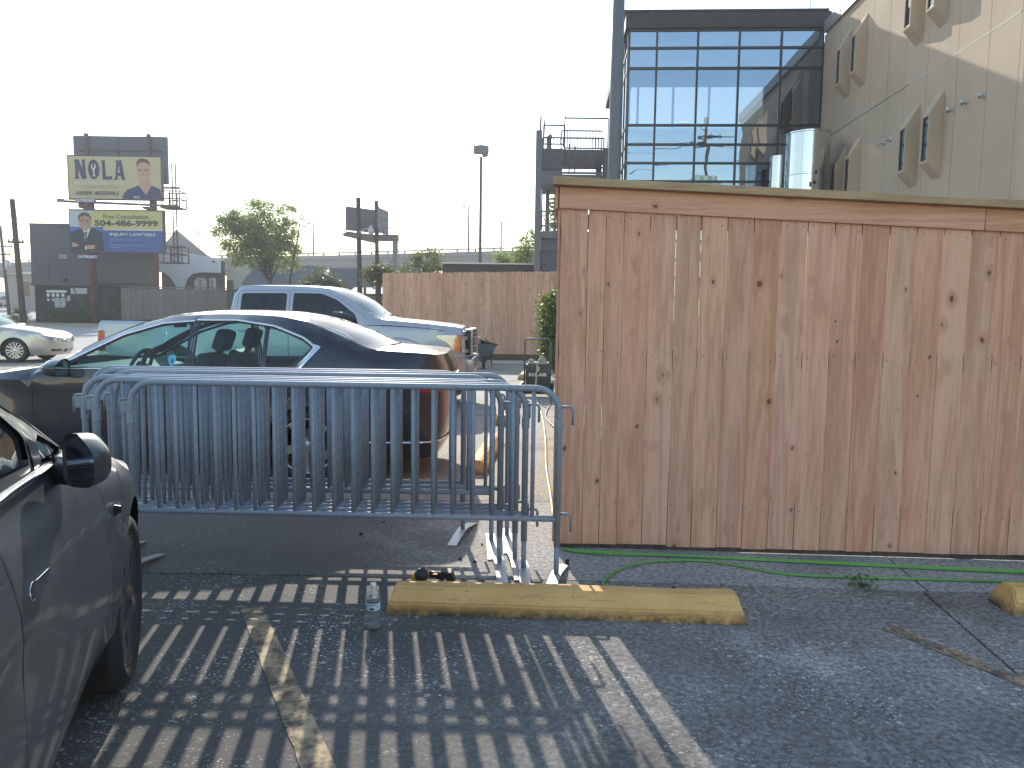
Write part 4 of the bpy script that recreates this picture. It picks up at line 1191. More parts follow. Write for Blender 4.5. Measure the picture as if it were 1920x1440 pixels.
sh.sheet('fog_lamp', dens([(-0.40, 0.54), (0.0, 0.54), (0.0, 0.66), (-0.40, 0.66)], 0.06), [], M['black'], tr, 0.03, 0.1)
sh.line(arc(1.08, 0.45, 0.66, 12, 168, 20), 0.014, 'arch_moulding', silver, tr, extra=0.0)
sh.line([(1.58, 1.30), (1.2, 1.30), (0.7, 1.27), (0.38, 1.235)], 0.006, 'hood_seam', M['black'], tr, extra=-0.002)
gsat = mat_cache('satin_silver', (0.42, 0.40, 0.38), 0.35, 0.5)
m = MB(); m.bx(-0.055, 0.10, -0.78, 0.78, 0.85, 1.22); gb = m.build('grille_block', M['black'], tr, bevel=0.03)
for zz in (0.90, 0.97, 1.04, 1.11, 1.17):
    m = MB(); m.bx(-0.066, -0.052, -0.70, 0.70, zz, zz + 0.022); m.build('grille_slat', M['black_gloss'], gb)
for yy in (-0.79, 0.79):
    m = MB(); m.bx(-0.075, -0.035, yy - 0.02, yy + 0.02, 0.83, 1.24); m.build('grille_surround', gsat, gb, bevel=0.015)
m = MB(); m.bx(-0.06, 0.05, -0.80, 0.80, 1.222, 1.258); m.build('grille_surround', gsat, gb, bevel=0.015)
m = MB(); m.lathe([(0, 0.02), (0.09, 0.02), (0.11, 0.0)], 18, lambda a, b, c: (-0.064 - c, a * 1.3, 1.04 + b * 0.8)); m.build('emblem', M['chrome'], gb)
m = MB(); m.bx(-0.10, 0.12, -0.92, 0.92, 0.56, 0.80); m.build('bumper', mat_cache('bumper_chrome', (0.45, 0.44, 0.43), 0.25, 0.8), tr, bevel=0.04)
# fender badge
bd = MB(); bd.add([trk.pos(u, z, 1, 0.010) for u, z in ((1.385, 1.165), (1.645, 1.165), (1.645, 1.215), (1.385, 1.215))], [(0, 1, 2, 3)]); badge = bd.build('fender_badge', M['black'], tr)
text_mesh('lettering', 'F-150', M['chrome'], badge, lambda u, v: trk.pos(1.635 - u, 1.172 + v, 1, 0.014), 0.20, 0.038, 0.02)
for sd in (1, -1):
    o = door_mirror(tr, 2.06, sd * 0.99, 1.38, sd, M['black'], (0.30, 0.27, 0.26))
for y in (-0.42, 0.42):
    seat(tr, 2.35, y, 0.75, lean=0.25); seat(tr, 3.1, y, 0.75, lean=0.2)
m = MB(); m.prism([(1.45, 0.9), (1.45, 1.37), (1.8, 1.37), (2.0, 1.25), (1.95, 0.95)], -0.8, 0.8, lambda u, v, w: (u, w, v)); m.bx(1.5, 3.6, -0.86, 0.86, 0.6, 0.64); m.bx(3.62, 3.66, -0.84, 0.84, 0.6, 1.36); m.build('dashboard', M['cabin'], tr)
steering(tr, 2.02, 0.42, 1.36)
m = MB(); m.tube([(2.72, 0.0, 1.93), (2.78, 0.0, 2.0)], [0.03, 0.012], 8); m.box((2.5, 0.32, 1.97), (0.10, 0.05, 0.03)); m.build('roof_antenna', M['black'], tr)
m = MB(); m.tube([(1.32, -0.62, 1.44), (1.46, -0.1, 1.50), (1.40, 0.0, 1.47)], 0.010, 5); m.tube([(1.30, 0.1, 1.46), (1.48, 0.55, 1.49), (1.38, 0.62, 1.44)], 0.010, 5); m.build('wiper', M['black'], tr)

# ------------------------------------------------------------------ champagne sedan at the far left
ava = Shell([(0, 0), (0.03, 0.45), (0.15, 0.74), (0.45, 0.87), (1.2, 0.92), (2.5, 0.925), (3.8, 0.91), (4.7, 0.82), (4.95, 0.6), (5.0, 0)],
            [(-0.8, .72), (0, .74), (.35, .84), (.9, .93), (1.35, .985), (1.5, 1.01), (1.9, 1.23), (2.25, 1.37), (2.6, 1.44), (3.0, 1.46), (3.5, 1.43), (3.8, 1.35), (4.35, 1.09), (4.7, 1.07), (5.5, 1.0)],
            0.97, tum=0.40, rnd=0.10, bulge=0.05, shoulder=0.62, bottom=0.2, arches=((0.97, 0.325, 0.375), (3.79, 0.325, 0.375)), crown=0.05,
            glassbow=[(1.3, 0), (1.5, -0.14), (2.2, -0.10), (2.6, 0), (3.6, 0), (3.9, 0.08), (4.3, 0.1), (4.4, 0)])
afw = rounded([(1.75, 1.0), (2.72, 1.01), (2.72, 1.37), (2.42, 1.35), (2.1, 1.22)], 0.05)
arw = rounded([(2.80, 1.01), (3.75, 1.02), (3.85, 1.12), (3.6, 1.30), (3.2, 1.385), (2.80, 1.385)], 0.05)
gr = (ava.u0 + 0.001, -0.42)
spec = dict(name='parked_car', label='champagne gold sedan with chrome bar grille at the left edge', cat='car', loc=(-12.91, 21.64, 0), rz=radians(186),
    shell=ava, paint=champ, halfw=0.92, R=0.335, rim=0.235, style='ten', rimmat=M['alloy'], len=5.0,
    panels=[dict(name='door', poly=rounded([(1.40, 0.32), (2.75, 0.32), (2.76, 1.405), (2.4, 1.385), (2.05, 1.24), (1.5, 0.97)], 0.05), holes=[afw], glass=M['car_glass'], mat=champ, handle=(2.55, 0.84)),
            dict(name='door', poly=rounded([(2.76, 0.32), (3.35, 0.32), (3.55, 0.75), (3.85, 0.98), (3.92, 1.12), (3.62, 1.34), (3.2, 1.415), (2.77, 1.415)], 0.05), holes=[arw], glass=M['car_glass'], mat=champ, handle=(3.6, 0.86)),
            dict(name='headlight', poly=rounded([(-0.36, 0.56), (-0.1, 0.585), (0.30, 0.66), (0.56, 0.79), (0.44, 0.80), (0.0, 0.725), (-0.36, 0.69)], 0.03), mat=M['lamp_lens'], gap=0.003),
            dict(name='grille', poly=rounded([(gr[0], 0.55), (gr[1], 0.57), (gr[1] + 0.03, 0.68), (gr[0], 0.695)], 0.01), mat=M['black'], gap=0.002, extra=-0.01),
            dict(name='air_intake', poly=rounded([(gr[0], 0.27), (gr[1] - 0.12, 0.28), (gr[1] - 0.12, 0.35), (gr[0], 0.36)], 0.01), mat=M['black'], gap=0.002, extra=-0.01),
            dict(name='fog_lamp', poly=rounded([(-0.42, 0.29), (0.02, 0.31), (0.05, 0.38), (-0.42, 0.37)], 0.03), mat=M['black_gloss'], gap=0.002, extra=-0.01)],
    tops=[('hood', ava.u0, 1.42, champ, dict(n=26)), ('windshield', 1.42, 2.40, M['car_glass'], dict(n=12)), ('roof', 2.40, 3.72, champ, dict(n=16)),
          ('rear_window', 3.72, 4.38, M['car_glass'], dict(n=10)), ('trunk_lid', 4.38, ava.u1, champ, dict(n=16))])
av, sh = make_car(spec)
for k, z in enumerate((0.57, 0.595, 0.62, 0.645, 0.67, 0.69)):
    sh.line([(gr[0] + 0.001, z), (gr[1] + 0.01, z)], 0.008 if k < 5 else 0.014, 'grille_bar', M['chrome'], av, extra=0.004)
m = MB(); m.lathe([(0, 0.02), (0.06, 0.02), (0.075, 0.0)], 16, lambda a, b, c: (-0.02 - c, a * 1.3, 0.635 + b * 0.85)); m.build('emblem', M['chrome'], av)
for y in (-0.38, 0.38): seat(av, 2.4, y, 0.38, lean=0.3); seat(av, 3.3, y, 0.38, lean=0.3)
m = MB(); m.prism([(1.45, 0.6), (1.45, 0.97), (1.8, 0.98), (2.02, 0.9), (1.95, 0.6)], -0.74, 0.74, lambda u, v, w: (u, w, v)); m.bx(1.5, 3.9, -0.8, 0.8, 0.28, 0.31); m.build('dashboard', M['cabin'], av)
for sd in (1, -1): door_mirror(av, 1.78, sd * 0.91, 1.0, sd, champ, (0.15, 0.22, 0.15))

# ------------------------------------------------------------------ graphite car, close on the left
tes = Shell([(0, 0), (0.03, 0.5), (0.15, 0.76), (0.42, 0.905), (0.9, 0.955), (1.6, 0.955), (2.6, 0.96), (3.6, 0.955), (4.3, 0.90), (4.68, 0.7), (4.75, 0.4), (4.76, 0)],
            [(-0.8, .70), (0, .72), (.25, .80), (.6, .885), (.95, .935), (1.25, 1.0), (1.45, 1.06), (1.85, 1.27), (2.25, 1.455), (2.6, 1.565), (3.0, 1.60), (3.4, 1.58), (3.9, 1.43), (4.35, 1.24), (4.6, 1.16), (5.6, 1.08)],
            lambda u: lerp_tab([(1.0, 0.985), (1.9, 1.035), (3.5, 1.09)], u), tum=0.40, rnd=0.13, bulge=0.085, shoulder=0.62, bottom=0.2,
            arches=((0.86, 0.345, 0.40), (3.75, 0.345, 0.40)), crown=0.06, glassbow=[(1.1, 0), (1.4, -0.2), (2.3, -0.12), (2.8, 0), (3.6, 0), (4.2, 0.1), (4.5, 0)], crease=(0.80, 0.03, 0.07))
tw1 = rounded([(1.98, 1.10), (2.36, 1.12), (2.36, 1.405), (2.24, 1.367), (2.06, 1.265), (1.93, 1.165)], 0.02)
tq = rounded([(1.58, 1.075), (1.90, 1.085), (1.86, 1.135), (1.80, 1.15)], 0.015)
tw2 = rounded([(2.44, 1.105), (3.3, 1.125), (3.45, 1.22), (3.2, 1.42), (2.85, 1.475), (2.44, 1.43)], 0.04)
spec = dict(name='parked_car', label='dark grey car close up at the left edge with door mirror and black wheel', cat='car', loc=(-2.677, 3.369, 0), rz=radians(-70.0),
    shell=tes, paint=graph, halfw=0.955, R=0.345, rim=0.262, style='aero', rimmat=M['alloy_dark'], len=4.76, tw=0.24, grid=0.06, spin=0.1,
    panels=[dict(name='door', poly=rounded([(1.30, 0.30), (2.40, 0.30), (2.41, 0.62), (2.40, 1.09), (2.40, 1.455), (2.25, 1.415), (2.0, 1.297), (1.60, 1.085), (1.50, 0.99), (1.33, 0.70)], 0.04), holes=[tq, tw1], glass=M['dark_glass'], mat=graph, gap=0.0025),
            dict(name='door', poly=rounded([(2.405, 0.30), (3.2, 0.30), (3.34, 0.62), (3.5, 0.95), (3.55, 1.2), (3.25, 1.475), (2.85, 1.52), (2.41, 1.46)], 0.05), holes=[tw2], glass=M['dark_glass'], mat=graph, gap=0.0025),
            dict(name='headlight', poly=rounded([(-0.3, 0.62), (0.3, 0.68), (0.5, 0.77), (-0.2, 0.72)], 0.03), mat=M['lamp_lens'], gap=0.002)],
    tops=[('hood', tes.u0, 1.40, graph, dict(n=30)), ('windshield', 1.40, 2.60, M['dark_glass'], dict(n=14)), ('roof', 2.60, 3.9, M['black_gloss'], dict(n=16)),
          ('rear_window', 3.9, 4.45, M['dark_glass'], dict(n=8)), ('trunk_lid', 4.45, tes.u1, graph, dict(n=14))])
graph.node_tree.nodes['Principled BSDF'].inputs['Coat Weight'].default_value = 0.5
graph.node_tree.nodes['Principled BSDF'].inputs['Specular IOR Level'].default_value = 0.25
te, sh = make_car(spec)
satin = mat_cache('satin_trim', (0.30, 0.29, 0.27), 0.28, 0.9)
sh.sheet('belt_trim', dens(rounded([(1.62, 1.055), (3.3, 1.09), (3.3, 1.118), (1.62, 1.077)], 0.01), 0.05), [], satin, te, 0.007, 0.05)
sh.sheet('window_trim', dens([(1.55, 1.078), (2.02, 1.322), (2.26, 1.437), (2.40, 1.475), (2.40, 1.46), (2.26, 1.42), (2.03, 1.305), (1.58, 1.076)], 0.05), [], M['black_gloss'], te, 0.008, 0.05)
sh.sheet('window_divider', dens([(1.90, 1.085), (1.97, 1.085), (1.925, 1.16), (1.865, 1.135)], 0.04), [], M['black_gloss'], te, 0.004, 0.05)
sh.line([(1.62, 1.066), (2.3, 1.083), (3.3, 1.104)], 0.010, 'belt_moulding', M['chrome'], te, extra=0.010)
# flush handle: a dark recess with a bright edge and a lever
sh.sheet('door_handle', dens(rounded([(2.15, 0.868), (2.32, 0.873), (2.32, 0.892), (2.295, 0.902), (2.265, 0.896), (2.15, 0.887)], 0.01), 0.03), [], graph, te, 0.002, 0.03)
sh.line(rounded([(2.147, 0.866), (2.323, 0.871), (2.323, 0.894), (2.295, 0.905), (2.265, 0.898), (2.147, 0.889)], 0.01), 0.0012, 'handle_edge', M['chrome'], te, extra=-0.0002, closed=True, step=0.03)
# camera blade on the fender
for sd in (1,):
    m = MB()
    a = [tes.pos(1.12, 0.80, sd, 0.0), tes.pos(1.255, 0.815, sd, 0.0), tes.pos(1.255, 0.775, sd, 0.0), tes.pos(1.16, 0.765, sd, 0.0)]
    b = [tes.pos(1.15, 0.797, sd, 0.010), tes.pos(1.245, 0.808, sd, 0.022), tes.pos(1.245, 0.784, sd, 0.022), tes.pos(1.17, 0.778, sd, 0.010)]
    m.add(a + b, [(4, 5, 6, 7), (0, 1, 5, 4), (1, 2, 6, 5), (2, 3, 7, 6), (3, 0, 4, 7)])
    m.build('side_camera', M['black_gloss'], te, bevel=0.003)
    m = MB(); m.add([tes.pos(1.13, 0.803, sd, 0.012), tes.pos(1.25, 0.822, sd, 0.024), tes.pos(1.25, 0.812, sd, 0.026), tes.pos(1.15, 0.797, sd, 0.014)], [(0, 1, 2, 3)]); m.build('camera_trim', M['chrome'], te)
for sd in (1, -1):
    mo = door_mirror(te, 0.0, 0.0, 0.0, sd, graph, (0.085, 0.105, 0.14))
    mo.location = (1.90, sd * 0.925, 1.095); mo.rotation_euler = (0, 0, -sd * radians(38))
    m = MB(); m.tube([tes.pos(1.83, 1.055, sd, 0.0), (1.80, sd * 0.96, 1.05)], [0.04, 0.03], 10); m.build('mirror_arm', M['black_gloss'], te)
for y in (-0.4, 0.4): seat(te, 2.35, y, 0.45, lean=0.3)
m = MB(); m.prism([(1.5, 0.65), (1.45, 1.02), (1.8, 1.03), (2.0, 0.95), (1.95, 0.65)], -0.78, 0.78, lambda u, v, w: (u, w, v)); m.bx(1.5, 4.2, -0.82, 0.82, 0.3, 0.33); m.build('dashboard', M['cabin'], te)
m = MB(); m.prism([(1.6, 0.45), (3.6, 0.45), (3.6, 1.06), (1.6, 1.02)], 0.80, 0.82, lambda u, v, w: (u, w, v)); m.prism([(1.6, 0.45), (3.6, 0.45), (3.6, 1.06), (1.6, 1.02)], -0.82, -0.80, lambda u, v, w: (u, w, v)); m.build('door_lining', M['cabin'], te)
sh.sheet('sill', dens(rounded([(1.30, 0.205), (3.3, 0.205), (3.3, 0.29), (1.30, 0.29)], 0.01), 0.06), [], M['black'], te, 0.004, 0.08)

# ------------------------------------------------------------------ distant traffic on the side street
def far_car(label, loc, rz, mt, tall=1.45, ln=4.5, van=False):
    t = thing('parked_car' if not van else 'van', label, 'van' if van else 'car', loc, rz)
    H = tall
    prof = [(0, .3), (0, .75), (0.9, .9), (1.5, H - .03), (ln - 1.4, H), (ln - .5, 1.0), (ln, .95), (ln, .3)] if not van else [(0, .35), (0, .95), (.5, 1.15), (1.0, H - .1), (1.4, H), (ln - .1, H), (ln, H - .1), (ln, .35)]
    m = MB(); m.prism(prof, -0.88, 0.88, lambda u, v, w: (u, w, v)); m.build('body', mt, t, bevel=0.07)
    gp = [(1.1, .95), (1.6, H - .12), (ln - 1.45, H - .1), (ln - .8, 1.0)] if not van else [(.75, 1.2), (1.1, H - .2), (2.0, H - .2), (2.0, 1.2)]
    m = MB(); m.prism(gp, -0.889, 0.889, lambda u, v, w: (u, w, v)); m.build('window', M['dark_glass'], t)
    m = MB(); m.bx(0.94, 0.99, -0.7, 0.7, .95, 1.0)
    if not van: m.add([(0.92, -.7, .93), (0.92, .7, .93), (1.46, .62, H - .08), (1.46, -.62, H - .08)], [(0, 1, 2, 3)])
    m.build('windshield', M['car_glass'], t)
    for x in (0.85, ln - 0.85):
        for s in (-1, 1):
            m = MB(); m.lathe([(0, 0.01), (.2, .01), (.21, 0.0), (.31, 0), (.33, -.03), (.33, -.18)], 18, lambda a, b, c, x=x, s=s: (x + a, s * (.88 + c), .33 + b)); m.build('wheel', M['rubber'], t)
    for s in (-1, 1):
        m = MB(); m.box((0.0, s * .66, .72), (.03, .3, .13)); m.build('headlight', M['lamp_lens'], t)
    return t
far_car('white panel van far off on the side street at the left edge', (-70.0, 108, 1.86), radians(200), M['white'], 2.1, 5.2, True)
far_car('pale blue car far off on the side street beside the thin pole', (-71.5, 105, 1.75), radians(255), mat('pale_blue_paint', (0.35, 0.5, 0.55), 0.3, 0.3, coat=1), 1.5)
far_car('grey car far off on the side street behind the leaning pole', (-68.2, 103, 1.7), radians(262), mat('grey_paint', (0.3, 0.3, 0.33), 0.3, 0.3, coat=1), 1.55)
# ================================================================== GLASS AND CONCRETE BUILDING (right)
def stucco():
    m, t, b, o = newmat('exposed_aggregate_panel')
    co = obj_coord(t)
    n = noise_(t, co, 0.5, 4); f = noise_(t, co, 55.0, 4, 0.7)
    stc = noise_(t, obj_coord(t, (2.2, 2.2, 0.22)), 1.0, 5, 0.65)
    c = mix_(t, ramp_(t, n, 0.3, 0.7), (0.46, 0.355, 0.255), (0.53, 0.41, 0.30))
    c = mix_(t, math_(t, 'MULTIPLY', ramp_(t, f, 0.52, 0.68), 0.5), c, (0.22, 0.18, 0.14))
    c = mix_(t, math_(t, 'MULTIPLY', ramp_(t, stc, 0.5, 0.75), 0.25), c, (0.25, 0.21, 0.17))
    L(t, c, b.inputs['Base Color']); b.inputs['Roughness'].default_value = 0.9
    bump_(t, f, 0.5, 0.01, b)
    return m
M['stucco'] = stucco()
M['mullion'] = mat('dark_mullion', (0.018, 0.02, 0.026), 0.4, 0.3)
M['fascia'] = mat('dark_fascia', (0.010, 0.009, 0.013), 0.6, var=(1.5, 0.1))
M['mirror_pane'] = glass_mat('mirror_glass_pane', (0.10, 0.16, 0.20), (0.36, 0.45, 0.55), 1.6, 0.62, 0.002)
M['vision_pane'] = glass_mat('vision_glass_pane', (0.26, 0.27, 0.28), (0.36, 0.47, 0.60), 1.5, 0.46, 0.002)
BR = radians(-3.0)
bld = thing('office_building', 'mirror glass and tan concrete office building rising behind the cedar fence', 'building', (4.2, 27.0, 0), BR)
CX = [-0.27, .69, 2.10, 3.52, 4.95, 6.34]
RZ = [0.2, 2.2, 2.9, 3.55, 4.2, 6.28, 6.91, 7.55, 8.21, 10.14, 10.82, 11.42]
mu = MB()
for i, x in enumerate(CX):
    m = MB(); m.bx(x - 0.032, x + 0.032, -0.055, 0.06, 0.0, 11.42); m.build('mullion', M['mullion'], bld)
for z in RZ:
    for i in range(5):
        m = MB(); m.bx(CX[i] + 0.032, CX[i + 1] - 0.032, -0.05, 0.055, z - 0.038, z + 0.038); m.build('transom', M['mullion'], bld)
for i in range(5):
    for k in range(len(RZ) - 1):
        vis = abs(RZ[k] - 8.21) < .01 or abs(RZ[k] - 4.2) < .01
        x0, x1, z0, z1 = CX[i] + 0.02, CX[i + 1] - 0.02, RZ[k] + 0.02, RZ[k + 1] - 0.02
        a, b_ = random.uniform(-0.004, 0.004), random.uniform(-0.004, 0.004)
        n = 5; vs = []
        for p in range(n + 1):
            for q in range(n + 1):
                u, v = p / n, q / n
                vs.append((x0 + (x1 - x0) * u, a * (u - .5) + b_ * (v - .5) + 0.0022 * noise.noise((u * 1.6 + i * 7, v * 1.6 + k * 5, 0)), z0 + (z1 - z0) * v))
        m = MB(); m.add(vs, [(p * (n + 1) + q, (p + 1) * (n + 1) + q, (p + 1) * (n + 1) + q + 1, p * (n + 1) + q + 1) for p in range(n) for q in range(n)], True)
        m.build('glass_pane', M['vision_pane'] if vis else M['mirror_pane'], bld)
# rooms behind: floors, ceilings, back wall with the windows one sees the sky through
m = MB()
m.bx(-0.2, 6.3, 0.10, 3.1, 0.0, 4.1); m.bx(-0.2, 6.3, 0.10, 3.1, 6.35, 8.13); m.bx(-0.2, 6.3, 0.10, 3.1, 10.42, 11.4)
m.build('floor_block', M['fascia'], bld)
m = MB()
for z0, z1 in ((4.1, 6.35), (8.13, 10.42)):
    xs2 = [-0.2, 0.28, 0.36, 1.68, 1.78, 3.10, 3.20, 5.0, 5.1, 6.3]
    for i in range(0, len(xs2) - 1, 2): pass
    for a, b_ in ((-0.2, 0.10), (0.36, 0.44), (1.72, 1.80), (3.10, 3.18), (5.2, 6.3)): m.bx(a, b_, 3.0, 3.1, z0 + 0.001, z1 - 0.001)
m.build('back_window_frame', M['mullion'], bld)
# left end of the glazed block
m = MB()
for y in (0.1, 1.1, 2.1, 3.1):
    m.bx(-0.33, -0.27, y - 0.03, y + 0.03, 0, 11.42)
for z in RZ: m.bx(-0.325, -0.275, 0.1, 3.1, z - 0.035, z + 0.035)
m.build('end_mullions', M['mullion'], bld)
m = MB(); m.add([(-0.30, 0.1, 0), (-0.30, 3.1, 0), (-0.30, 3.1, 11.4), (-0.30, 0.1, 11.4)], [(0, 1, 2, 3)]); m.build('end_glass', M['mirror_pane'], bld)
m = MB(); m.bx(-0.42, 6.55, -0.14, 3.25, 11.46, 11.98); m.bx(-0.42, 0.5, 3.251, 10.0, 11.46, 11.98); m.build('roof_fascia', M['fascia'], bld)
m = MB(); m.bx(-0.48, 6.45, -0.18, 3.3, 11.985, 12.05); m.build('roof_coping', M['fascia'], bld)
for x in (0.35, 5.9):
    m = MB(); m.tube([(x, 0.1, 12.05), (x, 0.1, 12.5)], 0.012, 5); m.build('lightning_rod', M['steel_dark'], bld)
# concrete wing: panels with open joints, coming towards the camera along x = 6.4
jy_ = [0.0, -1.45, -2.9, -4.07, -5.23, -6.31, -7.51, -8.93, -10.19, -11.3]
for i in range(len(jy_) - 1):
    for (z0, z1) in ((0.0, 7.61), (7.63, 11.22)):
        m = MB(); m.bx(6.40, 6.55, jy_[i + 1] + 0.008, jy_[i] - 0.008, z0, z1); m.build('wall_panel', M['stucco'], bld)
m = MB(); m.bx(6.56, 12, -11.28, 12, 0.0, 11.15); m.build('wing_core', mat_cache('joint_backing', (0.12, 0.10, 0.085), 0.9), bld)
m = MB(); m.bx(6.40, 13.0, -11.46, -11.305, 0, 11.22); m.build('end_wall', M['stucco'], bld)
m = MB(); m.bx(6.395, 6.42, -11.25, -6.6, 7.612, 7.628); m.build('joint_sealant', mat_cache('pale_sealant', (0.62, 0.58, 0.5), 0.7), bld)
m = MB(); m.bx(6.30, 7.4, -11.5, -0.2, 11.225, 11.62); m.build('roof_coping', mat_cache('coping_metal', (0.34, 0.32, 0.31), 0.5, 0.3), bld)
def bay(yc, z0, z1):
    """projecting window bay: sloped hood above, chamfer below"""
    p, w = 0.33, 0.19
    f = MB()
    xo, xi = 6.40 - p, 6.398
    zt, zb = z1 + 0.56, z0 - 0.36
    for s in (-1, 1):
        y = yc + s * w
        y2 = yc + s * (w - 0.05)
        f.prism([(xi, zb), (xo, z0), (xo, z1), (xi, zt)], y2, y, lambda u, v, q: (u, q, v))
    f.prism([(xi, zt), (xo, z1), (xo, z1 - 0.05), (xi, zt - 0.06)], yc - w + 0.051, yc + w - 0.051, lambda u, v, q: (u, q, v))
    f.prism([(xi, zb), (xo, z0), (xo, z0 + 0.05), (xi, zb + 0.06)], yc - w + 0.051, yc + w - 0.051, lambda u, v, q: (u, q, v))
    o = f.build('window', M['stucco'], bld)
    fr = MB()
    a, b_ = yc - w + 0.052, yc + w - 0.052
    for (y0, y1, q0, q1) in ((a, a + 0.03, z0 + 0.052, z1 - 0.052), (b_ - 0.03, b_, z0 + 0.052, z1 - 0.052), (a + 0.03, b_ - 0.03, z0 + 0.052, z0 + 0.085), (a + 0.03, b_ - 0.03, z1 - 0.085, z1 - 0.052)):
        fr.bx(xo + 0.02, xo + 0.06, y0, y1, q0, q1)
    fr.build('frame', M['mullion'], o)
    g_ = MB(); g_.add([(xo + 0.04, a + .02, z0 + .07), (xo + 0.04, b_ - .02, z0 + .07), (xo + 0.04, b_ - .02, z1 - .07), (xo + 0.04, a + .02, z1 - .07)], [(0, 1, 2, 3)])
    g_.build('pane', mat_cache('slit_glass', (0.02, 0.03, 0.045), 0.05, 0.0, 0.6), o)
for yc in (-2.31, -3.46, -7.08, -8.27): bay(yc, 5.27, 6.40)
for yc in (-2.30, -3.47, -6.96, -8.15): bay(yc, 8.87, 9.98)
def dome_cam(y, z, label):
    t = thing('security_camera', label, 'camera', tuple(bld.matrix_basis @ Vector((6.40, y, z))) if False else BM @ Vector((6.40, y, z)), BR, 'dome cameras on the concrete wall')
    f = lambda a, b, c: (-c, a, b)
    m = MB(); m.lathe([(0.0, 0.03), (0.05, 0.03), (0.055, 0.0)], 20, f); m.build('mount', M['galv_plate'], t)
    m = MB(); m.lathe([(0.05, 0.03), (0.058, 0.075), (0.045, 0.12), (0.02, 0.14), (0, 0.142)], 20, f); m.build('housing', M['galv_plate'], t)
    m = MB(); m.lathe([(0.04, 0.0), (0.036, 0.02), (0.02, 0.035), (0, 0.04)], 16, lambda a, b, c: (-0.085 - c * 0.6, a, -0.035 + b - c * 0.5)); m.build('lens_dome', M['black_gloss'], t)
BM = Matrix.Translation((4.2, 27.0, 0)) @ Matrix.Rotation(BR, 4, 'Z')
dome_cam(-8.82, 6.39, 'grey dome camera on the concrete wall, lowest of three in a row')
dome_cam(-9.42, 6.39, 'grey dome camera in the middle of three on the concrete wall')
dome_cam(-10.12, 6.34, 'grey dome camera on the concrete wall, last one towards the building corner')
for y, lab in ((-5.26, 'small grey wall spotlight beside the tall slit windows, farther of the pair'), (-5.66, 'small grey wall spotlight beside the tall slit windows, nearer of the pair')):
    t = thing('wall_light', lab, 'wall light', BM @ Vector((6.40, y, 6.43)), BR, 'spotlights on the concrete wall')
    f = lambda a, b, c: (-c, a, b)
    m = MB(); m.lathe([(0, 0.03), (0.07, 0.03), (0.075, 0)], 16, f); m.build('base', M['galv_plate'], t)
    m = MB(); m.tube([(-0.03, 0, 0), (-0.12, 0, 0)], 0.018, 8); m.build('arm', M['galv_plate'], t)
    m = MB(); m.tube([(-0.08, 0.02, 0.0), (-0.18, 0.05, -0.01)], [0.03, 0.038], 12); m.build('head', M['galv_plate'], t)
# stainless tank in the corner
M['stainless'] = mat('stainless_steel', (0.62, 0.63, 0.65), 0.16, 1.0, var=(3, 0.05), rvar=0.06)
tk = thing('steel_tank', 'tall stainless steel tank in the corner between glass and concrete', 'tank', (9.27, 24.25, 0))
def ring(z, r): return [(r, z - 0.03), (r + 0.018, z - 0.02), (r + 0.018, z + 0.02), (r, z + 0.03)]
pr = [(0.0, 0.0), (0.66, 0.0)] + ring(2.5, .66) + ring(4.3, .66) + ring(6.02, .66) + [(0.66, 7.28), (0.69, 7.29), (0.69, 7.33), (0.0, 7.42)]
m = MB(); m.lathe(pr, 48); m.build('shell', M['stainless'], tk, sharp=40)
m = MB(); m.box((0.0, -0.67, 5.72), (0.08, 0.03, 0.1)); m.box((-0.12, -0.66, 5.66), (0.06, 0.02, 0.14)); m.build('label_plate', M['black'], tk)
m = MB(); m.box((0.02, -0.69, 6.03), (0.07, 0.05, 0.08)); m.build('clamp', M['black'], tk)
m = MB(); m.lathe([(0, 0), (0.30, 0), (0.30, 6.9), (0, 6.95)], 24); tag(m.build('vent_duct', M['stainless'], loc=(8.85, 25.6, 0), sharp=40), 'slim steel duct standing behind the stainless tank', 'duct')
# big steel pole in front of the glass block
m = MB(); m.tube([(0, 0, 0), (0, 0, 6.0), (0, 0, 11.5)], [0.165, 0.15, 0.135], 20)
tag(m.build('steel_pole', M['steel_dark'], loc=(2.345, 18.0, 0), rz=0), 'thick grey steel pole rising past the left edge of the glass building', 'pole')

# ================================================================== STEEL STAIR TOWER
stt = thing('stair_tower', 'grey steel outdoor stair tower with landings and railings behind the fence', 'stair tower', (0, 30, 0))
sm = M['steel_dark']
def sbox(name, x0, x1, y0, y1, z0, z1, mt=sm):
    m = MB(); m.bx(x0, x1, y0, y1, z0, z1); return m.build(name, mt, stt)
sbox('column', 0.81, 1.05, -0.12, 0.12, 0, 8.70)
sbox('column', 1.30, 1.46, 1.7, 1.86, 0, 8.9)
sbox('column', 3.45, 3.69, -0.10, 0.14, 0, 8.05)
sbox('column', 3.45, 3.69, 2.4, 2.64, 0, 8.05)
sbox('landing', 1.052, 3.448, -0.14, 2.5, 6.66, 7.02)
sbox('landing_edge', 1.051, 3.449, -0.17, -0.142, 7.03, 7.12)
sbox('landing', 1.90, 3.60, 0.2, 2.5, 7.72, 8.05)
sbox('mesh_panel', 1.052, 1.88, 0.3, 0.34, 7.10, 8.10)
sbox('landing', 1.052, 3.4, -0.10, 2.4, 4.55, 4.82)
sbox('riser_panel', 1.07, 3.4, 0.2, 0.24, 3.0, 4.54)
